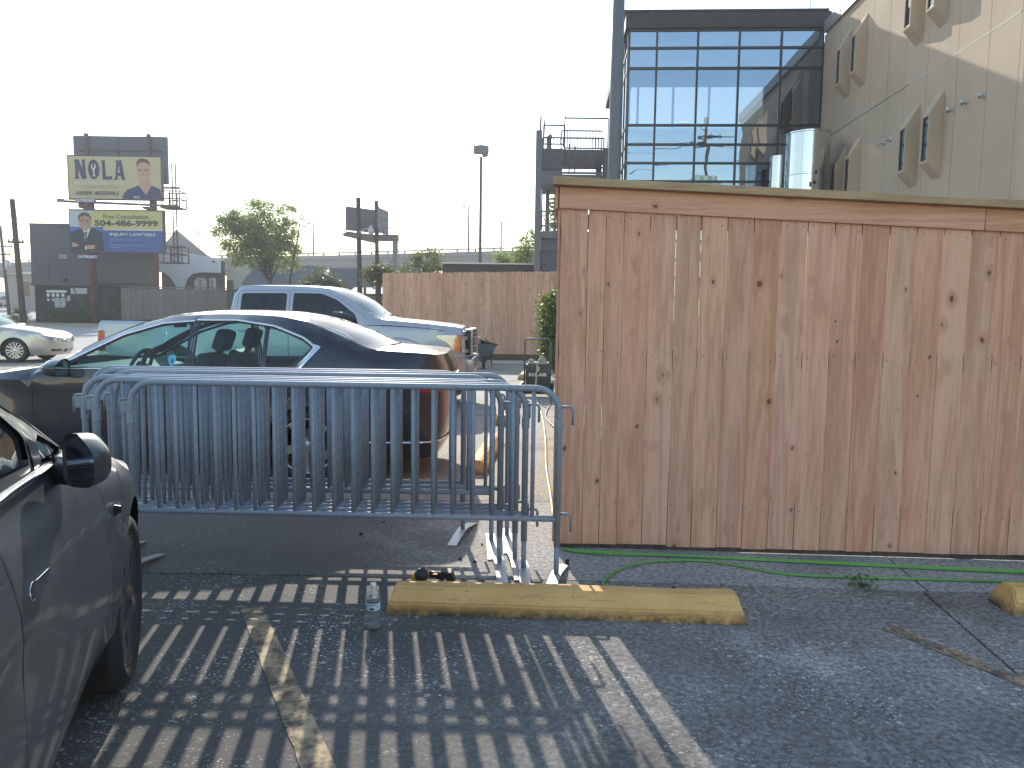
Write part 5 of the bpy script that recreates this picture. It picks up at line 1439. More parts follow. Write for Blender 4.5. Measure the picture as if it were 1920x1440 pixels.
def rail(x0, x1, z0, z1, y, mid=True, nb=None):
    m = MB()
    m.tube([(x0, y, z1), (x1, y, z1)], 0.032, 6); m.tube([(x0, y, z0), (x1, y, z0)], 0.028, 6)
    m.tube([(x0, y, z0 - 0.1), (x0, y, z1)], 0.025, 6); m.tube([(x1, y, z0 - 0.1), (x1, y, z1)], 0.025, 6)
    o = m.build('railing', sm, stt)
    n = nb or int((x1 - x0) / 0.115); b_ = MB()
    for i in range(1, n): b_.tube([(x0 + (x1 - x0) * i / n, y, z0), (x0 + (x1 - x0) * i / n, y, z1)], 0.014, 4)
    b_.build('balusters', sm, o, kind='stuff')
rail(1.10, 1.90, 8.20, 8.92, 0.0); rail(1.95, 3.66, 8.12, 9.30, 2.4); rail(1.95, 3.66, 8.12, 9.28, 0.3); rail(1.07, 3.45, 7.30, 8.42, -0.1, nb=21)
rail(1.07, 2.2, 5.05, 5.60, -0.05); rail(1.07, 2.2, 3.0, 4.10, -0.06)
m = MB()
for (x, z0, z1, y) in ((1.0, 8.3, 9.30, 0.1), (1.93, 7.7, 9.28, 0.0), (2.12, 7.1, 8.2, -0.1), (2.35, 7.1, 8.1, -0.1), (0.99, 8.6, 9.33, 0.6)): m.tube([(x, y, z0), (x, y, z1)], 0.03, 6)
m.build('stanchions', sm, stt)
m = MB(); m.tube([(1.08, -0.05, 4.85), (1.12, 0.9, 6.66)], 0.03, 6); m.tube([(1.06, -0.1, 7.2), (1.14, -0.1, 9.1)], 0.03, 6); m.tube([(1.10, 0.0, 3.2), (1.16, 0.8, 4.6)], 0.03, 6); m.build('handrail', sm, stt)
for k in range(9):
    sbox('step', 1.5, 2.6, 0.3 + 0.26 * k, 0.56 + 0.26 * k, 4.85 + 0.2 * k, 4.89 + 0.2 * k)
m = MB(); m.lathe([(0.18, 0), (0.17, 0.08), (0.08, 0.13), (0.045, 0.14), (0.045, 0.62), (0.09, 0.64), (0.09, 0.74), (0.03, 0.80), (0, 0.8)], 14)
tag(m.build('vent_pipe', mat_cache('rusty_pipe', (0.16, 0.11, 0.10), 0.7), loc=(1.42, 31.2, 8.06)), 'short rusty vent pipe standing on the stair tower landing', 'pipe')
sbox('landing', 1.2, 1.7, 0.9, 1.5, 8.0, 8.058)

# ================================================================== LAMP POST, CARPORT
t = thing('lamp_post', 'tall thin floodlight pole with a boxy lamp head against the bright sky', 'lamp post', (-2.0, 45, 0.15))
m = MB(); m.tube([(0, 0, 0), (0, 0, 10.6)], [0.11, 0.075], 10); m.build('pole', M['pole_wood'] if False else mat_cache('brown_steel', (0.09, 0.07, 0.065), 0.6, 0.2), t)
m = MB(); m.tube([(-0.17, 0, 11.0), (-0.14, 0, 10.65), (0.0, 0, 10.6), (0.16, 0, 10.68), (0.18, 0, 11.0)], 0.02, 6); m.build('bracket', mat_cache('brown_steel', (0.09, 0.07, 0.065), 0.6, 0.2), t)
m = MB(); m.prism([(-0.44, 10.82), (0.02, 10.80), (0.12, 10.62), (0.38, 10.68), (0.45, 10.86), (0.45, 11.20), (0.0, 11.28), (-0.44, 11.20)], -0.2, 0.2, lambda u, v, w: (u, w, v)); m.build('lamp_head', mat_cache('lamp_grey', (0.14, 0.14, 0.15), 0.5), t)
t = thing('carport', 'flat dark carport roof seen just above the board fence', 'carport', (0, 32, 0))
m = MB(); m.bx(-3.0, 3.4, 0, 5, 3.28, 3.64); m.build('roof_beam', mat_cache('dark_timber', (0.045, 0.035, 0.04), 0.7), t)
m = MB(); m.bx(-3.05, 3.45, -0.05, 5.05, 3.645, 3.70); m.build('roof_sheet', M['galv_plate'], t)
for x in (-2.95, 0.2, 3.2):
    m = MB(); m.bx(x, x + 0.14, 0.05, 0.19, 0, 3.275); m.build('post', mat_cache('dark_timber', (0.045, 0.035, 0.04), 0.7), t)

# ================================================================== OVERPASS
M['oconc'] = mat('bridge_concrete', (0.13, 0.135, 0.145), 0.85, var=(0.15, 0.12))
op = thing('overpass', 'long concrete highway overpass crossing the whole background', 'overpass', (0, 0, 0))
oA, oB = Vector((-230.0, 223.0, 0)), Vector((110.0, 89.0, 0))
od = (oB - oA).normalized(); ow = Vector((-od.y, od.x, 0)); OL = (oB - oA).length
def oz(x): return lerp_tab([(-230, 13.2), (-120, 13.0), (-40, 13.1), (10, 13.4), (110, 13.4)], x)
def obar(name, s0, s1, w0, w1, h0, h1, par=op, n=12):
    m = MB(); vs = []
    for i in range(n + 1):
        p = oA + od * (s0 + (s1 - s0) * i / n); z = oz(p.x)
        for w, h in ((w0, h0), (w1, h0), (w1, h1), (w0, h1)): q = p + ow * w; vs.append((q.x, q.y, z + h))
    m.add(vs, [(i * 4 + k, i * 4 + (k + 1) % 4, (i + 1) * 4 + (k + 1) % 4, (i + 1) * 4 + k) for i in range(n) for k in range(4)] + [(0, 1, 2, 3), (n * 4, n * 4 + 3, n * 4 + 2, n * 4 + 1)])
    return m.build(name, M['oconc'], par)
obar('deck', 0, OL, 0, 12, -1.15, -0.75); obar('girder', 0, OL, 0.9, 1.5, -2.6, -1.151); obar('girder', 0, OL, 9.5, 10.2, -2.6, -1.151)
obar('parapet', 0, OL, 0.0, 0.35, -0.749, -0.45); obar('guard_rail', 0, OL, 0.05, 0.3, -0.12, 0.12); obar('guard_rail', 0, OL, 11.7, 11.95, -0.12, 0.12)
s = 2.0
while s < OL:
    obar('rail_post', s, s + 0.3, 0.06, 0.29, -0.449, -0.121, n=1); s += 3.6
s = 8.0
while s < OL:
    p = oA + od * s
    m = MB(); q = p + ow * 5.5
    for w in (2.2, 9.2):
        c = p + ow * w; m.lathe([(0.75, 1.0), (0.75, oz(p.x) - 3.7)], 14, lambda a, b, z, c=c: (c.x + a, c.y + b, z))
    m.box((q.x, q.y, oz(p.x) - 3.15), (1.5, 10.5, 1.05), rz=atan2(ow.y, ow.x) - pi / 2)
    m.build('pier', M['oconc'], op); s += 24
def oat(px_x, y0):
    return None
pole_m = mat_cache('light_pole', (0.08, 0.08, 0.085), 0.5, 0.4)
for (xx, h, lab) in ((-66.5, 5.6, 'twin headed light pole on the overpass above the white building'), (-39.6, 6.3, 'twin headed light pole on the overpass right of the leafy tree'), (-8.4, 8.0, 'twin headed light pole on the overpass left of the floodlight pole'), (-6.6, 6.6, 'shorter light pole on the overpass next to the floodlight pole')):
    k = (xx - oA.x) / od.x; p = oA + od * k + ow * (0.6 if xx != -6.6 else 11.3)
    t = thing('street_lamp', lab, 'street lamp', (p.x, p.y, oz(p.x) - 0.5), 0, 'light poles on the overpass')
    m = MB(); m.tube([(0, 0, 0), (0, 0, h)], [0.2, 0.14], 8); m.build('pole', pole_m, t)
    for sg in (-1, 1):
        m = MB(); m.tube([(0, 0, h - .1), (sg * 0.7, 0, h + 0.1)], 0.05, 5); m.box((sg * 0.85, 0, h + 0.06), (0.6, 0.3, 0.2)); m.build('lamp_head', pole_m, t)

# ================================================================== DARK BUILDING, BILLBOARDS (left)
dk = mat('dark_brick', (0.022, 0.026, 0.026), 0.85, var=(3, 0.3), bump=(30, 0.3))
gy = mat('grey_siding', (0.085, 0.088, 0.098), 0.8, var=(0.4, 0.12))
db = thing('dark_building', 'black and grey windowless building behind the two stacked billboards', 'building', (-38.3, 60, 0.4))
skew = lambda u, v, w: (u, v, w)
m = MB(); m.prism([(0, 0.15), (10.0, 0.15), (5.4, 9.8), (-4.6, 9.8)], 0, 2.98, skew); m.build('wall', dk, db)
m = MB(); m.prism([(-0.05, -0.1), (10.05, -0.1), (5.4, 9.9), (-4.65, 9.9)], 3.16, 7.78, skew); m.build('upper_wall', gy, db)
m = MB(); m.prism([(-0.08, -0.22), (10.08, -0.22), (5.4, 9.94), (-4.68, 9.94)], 2.985, 3.155, skew); m.build('ledge', gy, db)
m = MB(); m.prism([(-0.08, -0.14), (10.08, -0.14), (5.4, 9.94), (-4.68, 9.94)], 7.785, 7.86, skew); m.build('roof_coping', M['steel_dark'], db)
m = MB(); m.bx(5.2, 10.04, -0.6, -0.104, 3.2, 3.32); m.build('awning', gy, db)
def dparts(name, rects, mt, y=0.1, th=0.12):
    for (x0, x1, z0, z1) in rects:
        m = MB(); m.bx(x0, x1, y - th + 0.05, y + 0.049, z0, z1); m.build(name, mt, db)
dparts('meter_trough', [(1.0, 2.6, 2.44, 2.62)], M['galv_plate'])
dparts('electric_meter', [(1.02, 1.25, 2.1, 2.36), (1.42, 1.65, 2.1, 2.36), (1.78, 2.02, 2.1, 2.36), (2.2, 2.42, 2.1, 2.36), (1.05, 1.2, 1.75, 1.95), (1.42, 1.55, 1.75, 1.95)], M['galv_plate'])
dparts('electrical_cabinet', [(1.62, 2.05, 1.25, 2.02), (2.10, 2.50, 1.25, 2.02), (2.62, 2.88, 1.75, 2.2)], mat_cache('pale_grey_box', (0.33, 0.36, 0.38), 0.5))
dparts('window', [(2.95, 4.25, 2.35, 2.82)], mat_cache('frosted_window', (0.36, 0.42, 0.42), 0.3))
m = MB(); m.tube([(3.2, -0.05, 2.8), (4.3, -0.3, 0.75)], 0.035, 5); m.tube([(1.3, 0.02, 2.6), (1.3, -0.13, 3.1), (1.3, -0.13, 4.9)], 0.03, 5); m.build('conduit', M['steel_dark'], db)
m = MB(); m.lathe([(0.05, 0), (0.22, 0.25), (0, 0.26)], 10, lambda a, b, c: (2.75 + a, -0.35 + b, 3.28 + c)); m.build('floodlight', M['black'], db)
rust = mat('rust_red_steel', (0.115, 0.045, 0.038), 0.7, var=(2, 0.2))
rust2 = mat('dark_red_steel', (0.075, 0.05, 0.055), 0.7)
bb = thing('billboard', 'two stacked advertising billboards on rust red steel columns left of the leafy tree', 'billboard', (-29.4, 56.0, 0.4))
Z0 = 0.4
for x in (-2.4, 2.3):
    m = MB(); m.tube([(x, 1.0, 0), (x, 1.0, 12.1)], 0.27, 14); m.build('column', rust, bb)
inkm = {}
def ink(name, c):
    if name not in inkm: inkm[name] = mat('print_' + name, c, 0.55, spec=0.2)
    return inkm[name]
def panel(name, x0, x1, z0, z1, y0, y1, base):
    m = MB(); m.bx(x0 - 0.05, x1 + 0.05, y0, y1, z0 - 0.05, z1 + 0.05); p = m.build(name, rust2, bb)
    m = MB(); m.add([(x0 + 0.04, y0 - 0.012, z0 + 0.04), (x1 - 0.04, y0 - 0.012, z0 + 0.04), (x1 - 0.04, y0 - 0.012, z1 - 0.04), (x0 + 0.04, y0 - 0.012, z1 - 0.04)], [(0, 1, 2, 3)]); m.build('poster', base, p)
    return p
cream = ink('tan', (0.46, 0.40, 0.24)); navy_i = ink('navy', (0.035, 0.045, 0.11)); skin = ink('skin', (0.48, 0.27, 0.20)); hair = ink('hair', (0.09, 0.05, 0.035))
scrub = ink('scrubs', (0.03, 0.05, 0.12)); whit = ink('white', (0.62, 0.62, 0.6)); pale = ink('pale', (0.62, 0.58, 0.46)); blue = ink('blue', (0.05, 0.10, 0.28)); oliv = ink('olive', (0.50, 0.46, 0.20)); dgrn = ink('dark', (0.05, 0.055, 0.05))
UX0, UX1, UZ0, UZ1 = -3.42, 3.44, 9.62 - Z0, 12.74 - Z0
up = panel('upper_panel', UX0, UX1, UZ0, UZ1, 0.0, 0.25, cream)
LX0, LX1, LZ0, LZ1 = -3.46, 3.49, 5.78 - Z0, 8.84 - Z0
lo = panel('lower_panel', LX0, LX1, LZ0, LZ1, 0.0, 0.25, blue)
lev = [0]
def pr_(par, poly, mt, up_=True, name='print', lift=None):
    """polygon print; picture coordinates of the upper (165..1760 x 95..830) or lower (165..1790 x 105..850) poster"""
    lev[0] += 1
    y = -0.016 - 0.0016 * lev[0] if lift is None else lift
    if up_: f = lambda px, py: (UX0 + 0.04 + (px - 165) / 1595 * (UX1 - UX0 - 0.08), y, UZ1 - 0.04 - (py - 95) / 735 * (UZ1 - UZ0 - 0.08))
    else: f = lambda px, py: (LX0 + 0.04 + (px - 165) / 1625 * (LX1 - LX0 - 0.08), y, LZ1 - 0.04 - (py - 105) / 745 * (LZ1 - LZ0 - 0.08))
    m = MB(); m.add([f(*p) for p in poly], [tuple(range(len(poly)))[::-1]])
    return m.build(name, mt, par)
def txt(par, s, x0, x1, y0, y1, mt, up_=True, bold=0.02):
    lev[0] += 1; y = -0.016 - 0.0016 * lev[0]
    W, H = (1595, 735) if up_ else (1625, 745)
    if up_: f = lambda px, py: (UX0 + 0.04 + (px - 165) / 1595 * (UX1 - UX0 - 0.08), y, UZ1 - 0.04 - (py - 95) / 735 * (UZ1 - UZ0 - 0.08))
    else: f = lambda px, py: (LX0 + 0.04 + (px - 165) / 1625 * (LX1 - LX0 - 0.08), y, LZ1 - 0.04 - (py - 105) / 745 * (LZ1 - LZ0 - 0.08))
    text_mesh('lettering', s, mt, par, lambda u, v: f(x0 + u, y1 - v), x1 - x0, y1 - y0, bold)
def ell(cx, cy, rx, ry, n=22, a0=0, a1=360): return [(cx + rx * cos(radians(a0 + (a1 - a0) * i / n)), cy + ry * sin(radians(a0 + (a1 - a0) * i / n))) for i in range(n if a1 - a0 >= 360 else n + 1)]
# upper poster
pr_(up, [(1075, 828), (1120, 720), (1180, 660), (1370, 590), (1470, 640), (1600, 590), (1745, 650), (1755, 828)], scrub)
pr_(up, [(1375, 592), (1400, 480), (1550, 480), (1598, 590), (1490, 755)], skin)
pr_(up, [(1350, 230), (1370, 180), (1465, 150), (1560, 180), (1580, 260), (1590, 330), (1575, 420), (1540, 500), (1480, 552), (1440, 545), (1385, 480), (1352, 380)], skin)
pr_(up, [(1345, 250), (1345, 190), (1380, 135), (1450, 118), (1530, 138), (1575, 190), (1582, 270), (1560, 215), (1480, 185), (1390, 205), (1358, 260)], hair)
for ex in (1400, 1510): pr_(up, ell(ex, 335, 26, 9, 10), hair); pr_(up, [(ex - 36, 312), (ex + 34, 306), (ex + 34, 314), (ex - 36, 322)], hair)
pr_(up, [(1418, 452), (1460, 458), (1508, 446), (1490, 466), (1455, 472), (1428, 464)], whit); pr_(up, [(1450, 345), (1470, 400), (1440, 405)], ink('skin_dark', (0.36, 0.19, 0.14)))
N1 = [[(265, 152), (350, 152), (410, 320), (410, 210), (398, 152), (465, 152), (455, 190), (475, 490), (400, 490), (335, 330), (335, 440), (350, 488), (270, 488), (285, 440), (280, 190)],
      ell(605, 320, 98, 172, 26), [(735, 160), (805, 160), (800, 200), (812, 440), (880, 440), (915, 425), (915, 495), (750, 495), (755, 450), (750, 200)],
      [(970, 160), (1095, 160), (1090, 190), (1130, 450), (1150, 498), (1085, 498), (1080, 455), (1060, 430), (1025, 430), (1010, 460), (1015, 498), (950, 498), (975, 455), (1000, 200)]]
for p in N1: pr_(up, p, navy_i, name='lettering')
pr_(up, [(1040, 240), (1060, 375), (1020, 375)], cream)
pr_(up, [(570, 230), (585, 225), (578, 270), (600, 310), (622, 270), (615, 225), (640, 235), (645, 280), (615, 340), (620, 425), (645, 440), (580, 440), (597, 425), (592, 340), (562, 280)], pale)
txt(up, 'PEDIATRIC DENTISTRY', 270, 1150, 530, 588, pale); txt(up, 'ANESTHESIA  BOARD CERT., MSD', 420, 1020, 615, 638, ink('tan_dark', (0.25, 0.21, 0.14)))
txt(up, 'LAKEVIEW - MADISONVILLE', 280, 1030, 700, 766, navy_i); txt(up, 'NOLA', 1275, 1385, 778, 815, whit); txt(up, 'DENTISTRY', 1610, 1720, 800, 825, ink('scrub_text', (0.2, 0.22, 0.3)), bold=0)
# lower poster
pr_(lo, [(540, 108), (1786, 108), (1786, 440), (540, 440)], oliv, False); pr_(lo, [(168, 108), (540, 108), (540, 405), (168, 405)], ink('sky', (0.42, 0.50, 0.52)), False)
pr_(lo, [(540, 442), (1786, 442), (1786, 462), (540, 462)], whit, False); pr_(lo, [(168, 405), (750, 405), (750, 846), (168, 846)], ink('blue_light', (0.05, 0.15, 0.36)), False)
pr_(lo, [(175, 846), (180, 510), (340, 440), (420, 470), (570, 425), (735, 500), (755, 846)], ink('suit', (0.035, 0.04, 0.055)), False)
pr_(lo, [(380, 445), (400, 400), (500, 400), (525, 435), (455, 610)], whit, False); pr_(lo, [(425, 490), (470, 490), (468, 540), (425, 690), (400, 600)], ink('tie', (0.13, 0.15, 0.2)), False)
pr_(lo, ell(432, 310, 108, 168), ink('skin_b', (0.40, 0.235, 0.165)), False)
pr_(lo, [(322, 300), (316, 220), (350, 165), (420, 140), (500, 160), (542, 230), (540, 310), (520, 230), (440, 200), (350, 225)], hair, False)
for ex in (385, 480): pr_(lo, ell(ex, 305, 24, 9, 10), hair, False); pr_(lo, [(ex - 32, 284), (ex + 32, 280), (ex + 32, 288), (ex - 32, 292)], hair, False)
pr_(lo, [(405, 402), (440, 407), (470, 400), (458, 413), (418, 415)], whit, False); pr_(lo, [(428, 320), (450, 365), (415, 368)], ink('skin_dark', (0.36, 0.19, 0.14)), False)
pr_(lo, [(195, 690), (250, 695), (315, 745), (290, 765), (200, 775)], skin, False); pr_(lo, [(440, 745), (595, 735), (590, 805), (440, 815)], skin, False); pr_(lo, [(420, 755), (440, 755), (440, 828), (420, 828)], whit, False)
txt(lo, 'Free Consultation', 760, 1550, 172, 252, ink('brown', (0.12, 0.10, 0.05)), False, 0.012); txt(lo, '504-486-9999', 600, 1710, 275, 390, dgrn, False, 0.035)
txt(lo, 'INJURY LAWYERS', 862, 1655, 508, 580, whit, False, 0.015); txt(lo, 'EdWomac.com', 866, 1385, 598, 660, ink('grey_blue', (0.16, 0.21, 0.34)), False, 0.0)
txt(lo, 'Edward J. Womac, Jr. | New Orleans', 866, 1450, 718, 752, ink('pale_blue', (0.4, 0.46, 0.6)), False, 0.0); txt(lo, 'LA 20-07776', 866, 1050, 766, 786, ink('pale_blue', (0.4, 0.46, 0.6)), False, 0.0)
# rear face board, catwalks, ladder
bk = mat('board_back', (0.085, 0.09, 0.125), 0.7, 0.1, var=(0.5, 0.1))
m = MB(); m.bx(-4.7, 2.5, 3.0, 3.3, 11.3 - Z0, 14.85 - Z0); rb = m.build('rear_panel', bk, bb)
m = MB()
for x in (-3.6, 1.2): m.bx(x - 0.12, x + 0.12, 2.75, 2.998, 11 - Z0, 15.0 - Z0)
m.bx(-4.3, 2.2, 2.9, 2.997, 13.72 - Z0, 13.82 - Z0); m.bx(-1.22, -1.17, 2.9, 2.996, 12.5 - Z0, 14.8 - Z0); m.build('stiffener', rust2, rb)
m = MB(); m.prism([(-3.75, 9.30 - Z0), (4.8, 9.06 - Z0), (4.8, 9.2 - Z0), (-3.75, 9.46 - Z0)], -0.55, -0.35, lambda u, v, w: (u, w, v)); m.bx(3.4, 4.85, -0.3, 0.9, 9.02 - Z0, 9.10 - Z0); m.bx(-2.6, -2.2, -0.3, 0.95, 8.95 - Z0, 9.3 - Z0); m.bx(2.1, 2.5, -0.3, 0.95, 8.95 - Z0, 9.1 - Z0); m.build('catwalk', rust, bb)
m = MB(); m.bx(3.2, 4.95, -0.3, 0.9, 5.02 - Z0, 5.1 - Z0); m.build('catwalk', rust2, bb)
for z, x1 in ((9.1, 4.85), (5.1, 4.93)):
    m = MB()
    for y in (-0.28, 0.88):
        for x in (3.55, 4.15, x1 - .02): m.tube([(x, y, z - Z0), (x, y, z + 1.15 - Z0)], 0.05, 5)
        for h in (0.6, 1.15): m.tube([(3.55, y, z + h - Z0), (x1 - .02, y, z + h - Z0)], 0.045, 5)
    for h in (0.6, 1.15): m.tube([(x1 - .02, -0.28, z + h - Z0), (x1 - .02, 0.88, z + h - Z0)], 0.045, 5)
    m.build('catwalk_railing', rust2, bb)
m = MB()
for x in (4.08, 4.34): m.tube([(x, 0.3, 5.0 - Z0), (x, 0.3, 12.35 - Z0)], 0.05, 5)
for k in range(22): m.tube([(4.08, 0.3, 5.2 + k * 0.32 - Z0), (4.34, 0.3, 5.2 + k * 0.32 - Z0)], 0.03, 4)
m.bx(3.5, 4.7, 0.1, 0.3, 10.48 - Z0, 10.6 - Z0); m.bx(3.45, 4.4, 0.1, 0.3, 7.2 - Z0, 7.26 - Z0); m.build('ladder', rust2, bb)
vio = mat('sign_violet', (0.20, 0.18, 0.42), 0.5)
for z in (9.27, 5.22):
    m = MB(); m.bx(-2.62, -1.12, -0.62, -0.58, z - Z0, z + 0.30 - Z0); pl = m.build('name_plate', mat_cache('plate_dark', (0.06, 0.06, 0.08), 0.6), bb)
    text_mesh('lettering', 'OUTFRONT/', mat_cache('plate_letters', (0.70, 0.68, 0.82), 0.5), pl, lambda u, v, z=z: (-2.56 + u, -0.632, z + 0.05 - Z0 + v), 1.38, 0.2, 0.03)
    m = MB(); m.bx(-3.98, -3.40, -0.62, -0.58, z + 0.0 - Z0, z + 0.28 - Z0); pl = m.build('number_plate', mat_cache('plate_grey', (0.35, 0.36, 0.38), 0.6), bb)
    text_mesh('lettering', '10314', mat_cache('plate_digits', (0.06, 0.06, 0.07), 0.6), pl, lambda u, v, z=z: (-3.92 + u, -0.632, z + 0.05 - Z0 + v), 0.46, 0.18, 0.02)

# ================================================================== WHITE BUILDING AND NEIGHBOURS
wh = mat('white_render', (0.80, 0.82, 0.85), 0.8, var=(0.5, 0.06)); wb = thing('white_building', 'white rendered building with dark arches behind the grey wood fence', 'building', (-33.0, 70.0, 0.6))
W = Vector((-33.0, 70.0, 0.6))
def wl(p): return (p[0] + 33.0, p[1] - 0.6)
def plate(par, name, poly, y0, y1, mt):
    m = MB(); m.prism([wl(p) for p in poly], y0, y1, lambda u, v, w: (u, w, v)); return m.build(name, mt, par)
plate(wb, 'wall', [(-33, .6), (-31.4, .6), (-31.4, 3.6), (-31.5, 4.1), (-31.8, 4.6), (-32.3, 5.0), (-33, 5.2), (-33, 7.2), (-30.57, 6.95), (-27.3, 6.40), (-27.3, 5.1), (-29.0, 5.12), (-29.9, 4.95), (-30.45, 4.45), (-30.7, 3.7), (-30.75, .6), (-31.35, .6)][:1] + [(-31.3, .6), (-31.3, 3.3), (-31.5, 4.0), (-31.9, 4.6), (-32.4, 5.0), (-33, 5.2)] + [(-33, 7.2), (-30.57, 6.95), (-27.3, 6.40), (-27.3, 5.1), (-29.0, 5.12), (-29.9, 4.95), (-30.45, 4.45), (-30.7, 3.7), (-30.75, .6)] if False else
      [(-31.3, .6), (-31.3, 3.3), (-31.5, 4.0), (-31.9, 4.6), (-32.4, 5.0), (-33, 5.2), (-33, 7.2), (-30.57, 6.95), (-27.3, 6.40), (-27.3, 5.1), (-29.0, 5.12), (-29.9, 4.95), (-30.45, 4.45), (-30.7, 3.7), (-30.75, .6)], 0, 0.3, wh)
plate(wb, 'recessed_wall', [(-33, .6), (-27.1, .6), (-27.1, 6.2), (-33, 6.6)], 0.6, 0.8, mat_cache('dark_recess', (0.05, 0.055, 0.06), 0.8))
plate(wb, 'window', [(-29.85, 3.2), (-28.75, 3.2), (-28.75, 4.35), (-29.05, 4.62), (-29.55, 4.62), (-29.85, 4.35)], 0.45, 0.59, whit); plate(wb, 'window', [(-28.45, 3.4), (-27.9, 3.4), (-27.9, 4.62), (-28.45, 4.62)], 0.45, 0.59, whit)
plate(wb, 'window_bar', [(-29.36, 3.2), (-29.27, 3.2), (-29.27, 4.5), (-29.36, 4.5)], 0.40, 0.449, dk); plate(wb, 'window_bar', [(-28.23, 3.4), (-28.15, 3.4), (-28.15, 4.5), (-28.23, 4.5)], 0.40, 0.449, dk)
gr_ = mat('grey_shingle', (0.30, 0.29, 0.28), 0.85, var=(2, 0.1))
plate(wb, 'gable_roof', [(-34.5, 7.0), (-32.6, 9.3), (-29.6, 6.85)], 3.0, 3.5, gr_); plate(wb, 'side_wall', [(-33.2, .6), (-29.6, .6), (-29.6, 6.84), (-33.2, 6.9)], 3.1, 3.5, wh)
m = MB(); m.box((5.2, -0.06, 5.5), (0.2, 0.12, 0.16)); m.build('wall_lamp', M['black'], wb)
cb = thing('cream_building', 'cream sided low building with shallow gable left of the leafy tree', 'building', (-27.1, 71.0, 0.6))
def cl(p): return (p[0] + 27.1, p[1] - 0.6)
m = MB(); m.prism([cl(p) for p in [(-27.0, .6), (-23.8, .6), (-23.8, 6.2), (-26.6, 6.85), (-27.0, 6.7)]], 0, 6, lambda u, v, w: (u, w, v)); m.build('wall', mat('cream_siding', (0.48, 0.46, 0.41), 0.8, var=(0.6, 0.06)), cb)
m = MB(); m.prism([cl(p) for p in [(-27.1, 6.72), (-26.6, 6.9), (-23.6, 6.2), (-23.6, 6.3), (-26.6, 7.0), (-27.1, 6.82)]], -0.1, 6.1, lambda u, v, w: (u, w, v)); m.build('roof', gr_, cb)
def house(label, x, y, z, w, d, h, rh, wall, roof, cat='house', across=True):
    t = thing('house', label, cat, (x, y, z))
    m = MB(); m.bx(0, w, 0.1, d, 0, h); m.build('wall', wall, t)
    m = MB()
    if across: m.prism([(-0.3, h), (d + 0.3, h), (d / 2, h + rh)], -0.3, w + 0.3, lambda u, v, q: (q, u, v))
    else: m.prism([(-0.3, h), (w + 0.3, h), (w / 2, h + rh)], 0.0, d, lambda u, v, q: (u, q, v))
    m.build('roof', roof, t)
    m = MB(); m.bx(w * 0.3, w * 0.3 + 0.9, 0.06, 0.098, h * 0.4, h * 0.8); m.build('window', M['dark_glass'], t)
    return t
roofd = mat('dark_roof', (0.07, 0.075, 0.085), 0.8, var=(1, 0.15)); rooft = mat('tan_roof', (0.30, 0.25, 0.19), 0.85, var=(1, 0.15)); wallb = mat('beige_wall', (0.42, 0.37, 0.28), 0.8)
house('grey roofed house half hidden behind the leafy tree', -20.6, 58, 0.4, 4.5, 6, 3.2, 1.7, wallb, roofd)
house('small tan house with gable end under the leafy tree', -17.5, 50, 0.3, 3.6, 5, 2.2, 0.75, wallb, rooft, across=False)
house('dark roofed house beyond the round bush', -15.5, 62, 0.45, 8.0, 6, 3.0, 1.9, mat('white_siding', (0.5, 0.52, 0.54), 0.8), roofd)
house('pale metal roofed shed between the two wooden poles', -9.5, 44, 0.25, 3.4, 5, 2.3, 0.55, wallb, mat('pale_roof', (0.3, 0.3, 0.3), 0.8))
house('white gabled cottage behind the right wooden pole', -9.7, 52, 0.3, 2.0, 5, 3.1, 1.3, mat('cottage_white', (0.55, 0.57, 0.6), 0.7), roofd, across=False)
house('long grey industrial shed under the overpass', -14.0, 85, 1.0, 22.0, 8, 4.2, 0.5, mat('shed_grey', (0.30, 0.31, 0.32), 0.7), gr_)
house('beige warehouse far off beside the leaning utility pole', -80.0, 120, 2.0, 9.0, 10, 5.0, 0.6, wallb, mat('warehouse_roof', (0.45, 0.46, 0.48), 0.6))
house('low dark shop roof at the left edge by the thin utility pole', -62.0, 92, 1.3, 6.0, 8, 4.4, 0.5, mat('shop_wall', (0.3, 0.28, 0.26), 0.8), roofd)

# grey wood fence by the dark building, black slat gate behind the truck
gf = thing('wooden_fence', 'weathered grey plank fence with flat cap in front of the white building', 'fence', (-29.5, 56.5, 0.55))
x = 0.0
while x < 8.25:
    w = 0.16 + random.uniform(-0.01, 0.01); m = MB(); m.bx(0, w - 0.012, 0, 0.022, 0.03, 2.60 + random.uniform(-0.01, 0.01)); o = m.build('board', M['grey_wood'], gf); o.location = (x, random.uniform(0, 0.008), 0); x += w
m = MB(); m.bx(-0.05, 8.35, -0.06, 0.12, 2.66, 2.74); m.build('cap_rail', M['grey_wood'], gf)
m = MB(); m.bx(0, 8.3, 0.04, 0.08, 0.3, 0.4); m.bx(0, 8.3, 0.04, 0.08, 2.3, 2.4); m.build('rail', M['grey_wood'], gf)
bg_ = thing('slat_gate', 'black metal gate with horizontal slats behind the pickup cab', 'gate', (-15.2, 40.0, 0.2))
blk = mat_cache('gate_black', (0.02, 0.022, 0.028), 0.5)
m = MB(); m.bx(-0.02, 0.30, -0.1, 0.1, 0, 2.95); m.build('post', blk, bg_)
for k in range(12):
    m = MB(); m.bx(0.31, 1.4, -0.02, 0.02, 0.15 + k * 0.2, 0.15 + k * 0.2 + 0.12); m.build('slat', blk, bg_)
m = MB(); m.bx(0.5, 0.56, 0.025, 0.06, 0, 2.5); m.bx(1.4, 1.5, -0.05, 0.05, 0, 2.5); m.build('frame', blk, bg_)
bf = thing('mesh_fence', 'black mesh yard fence with posts between the pickup and the board fence', 'fence', (-13.7, 40.0, 0.2))
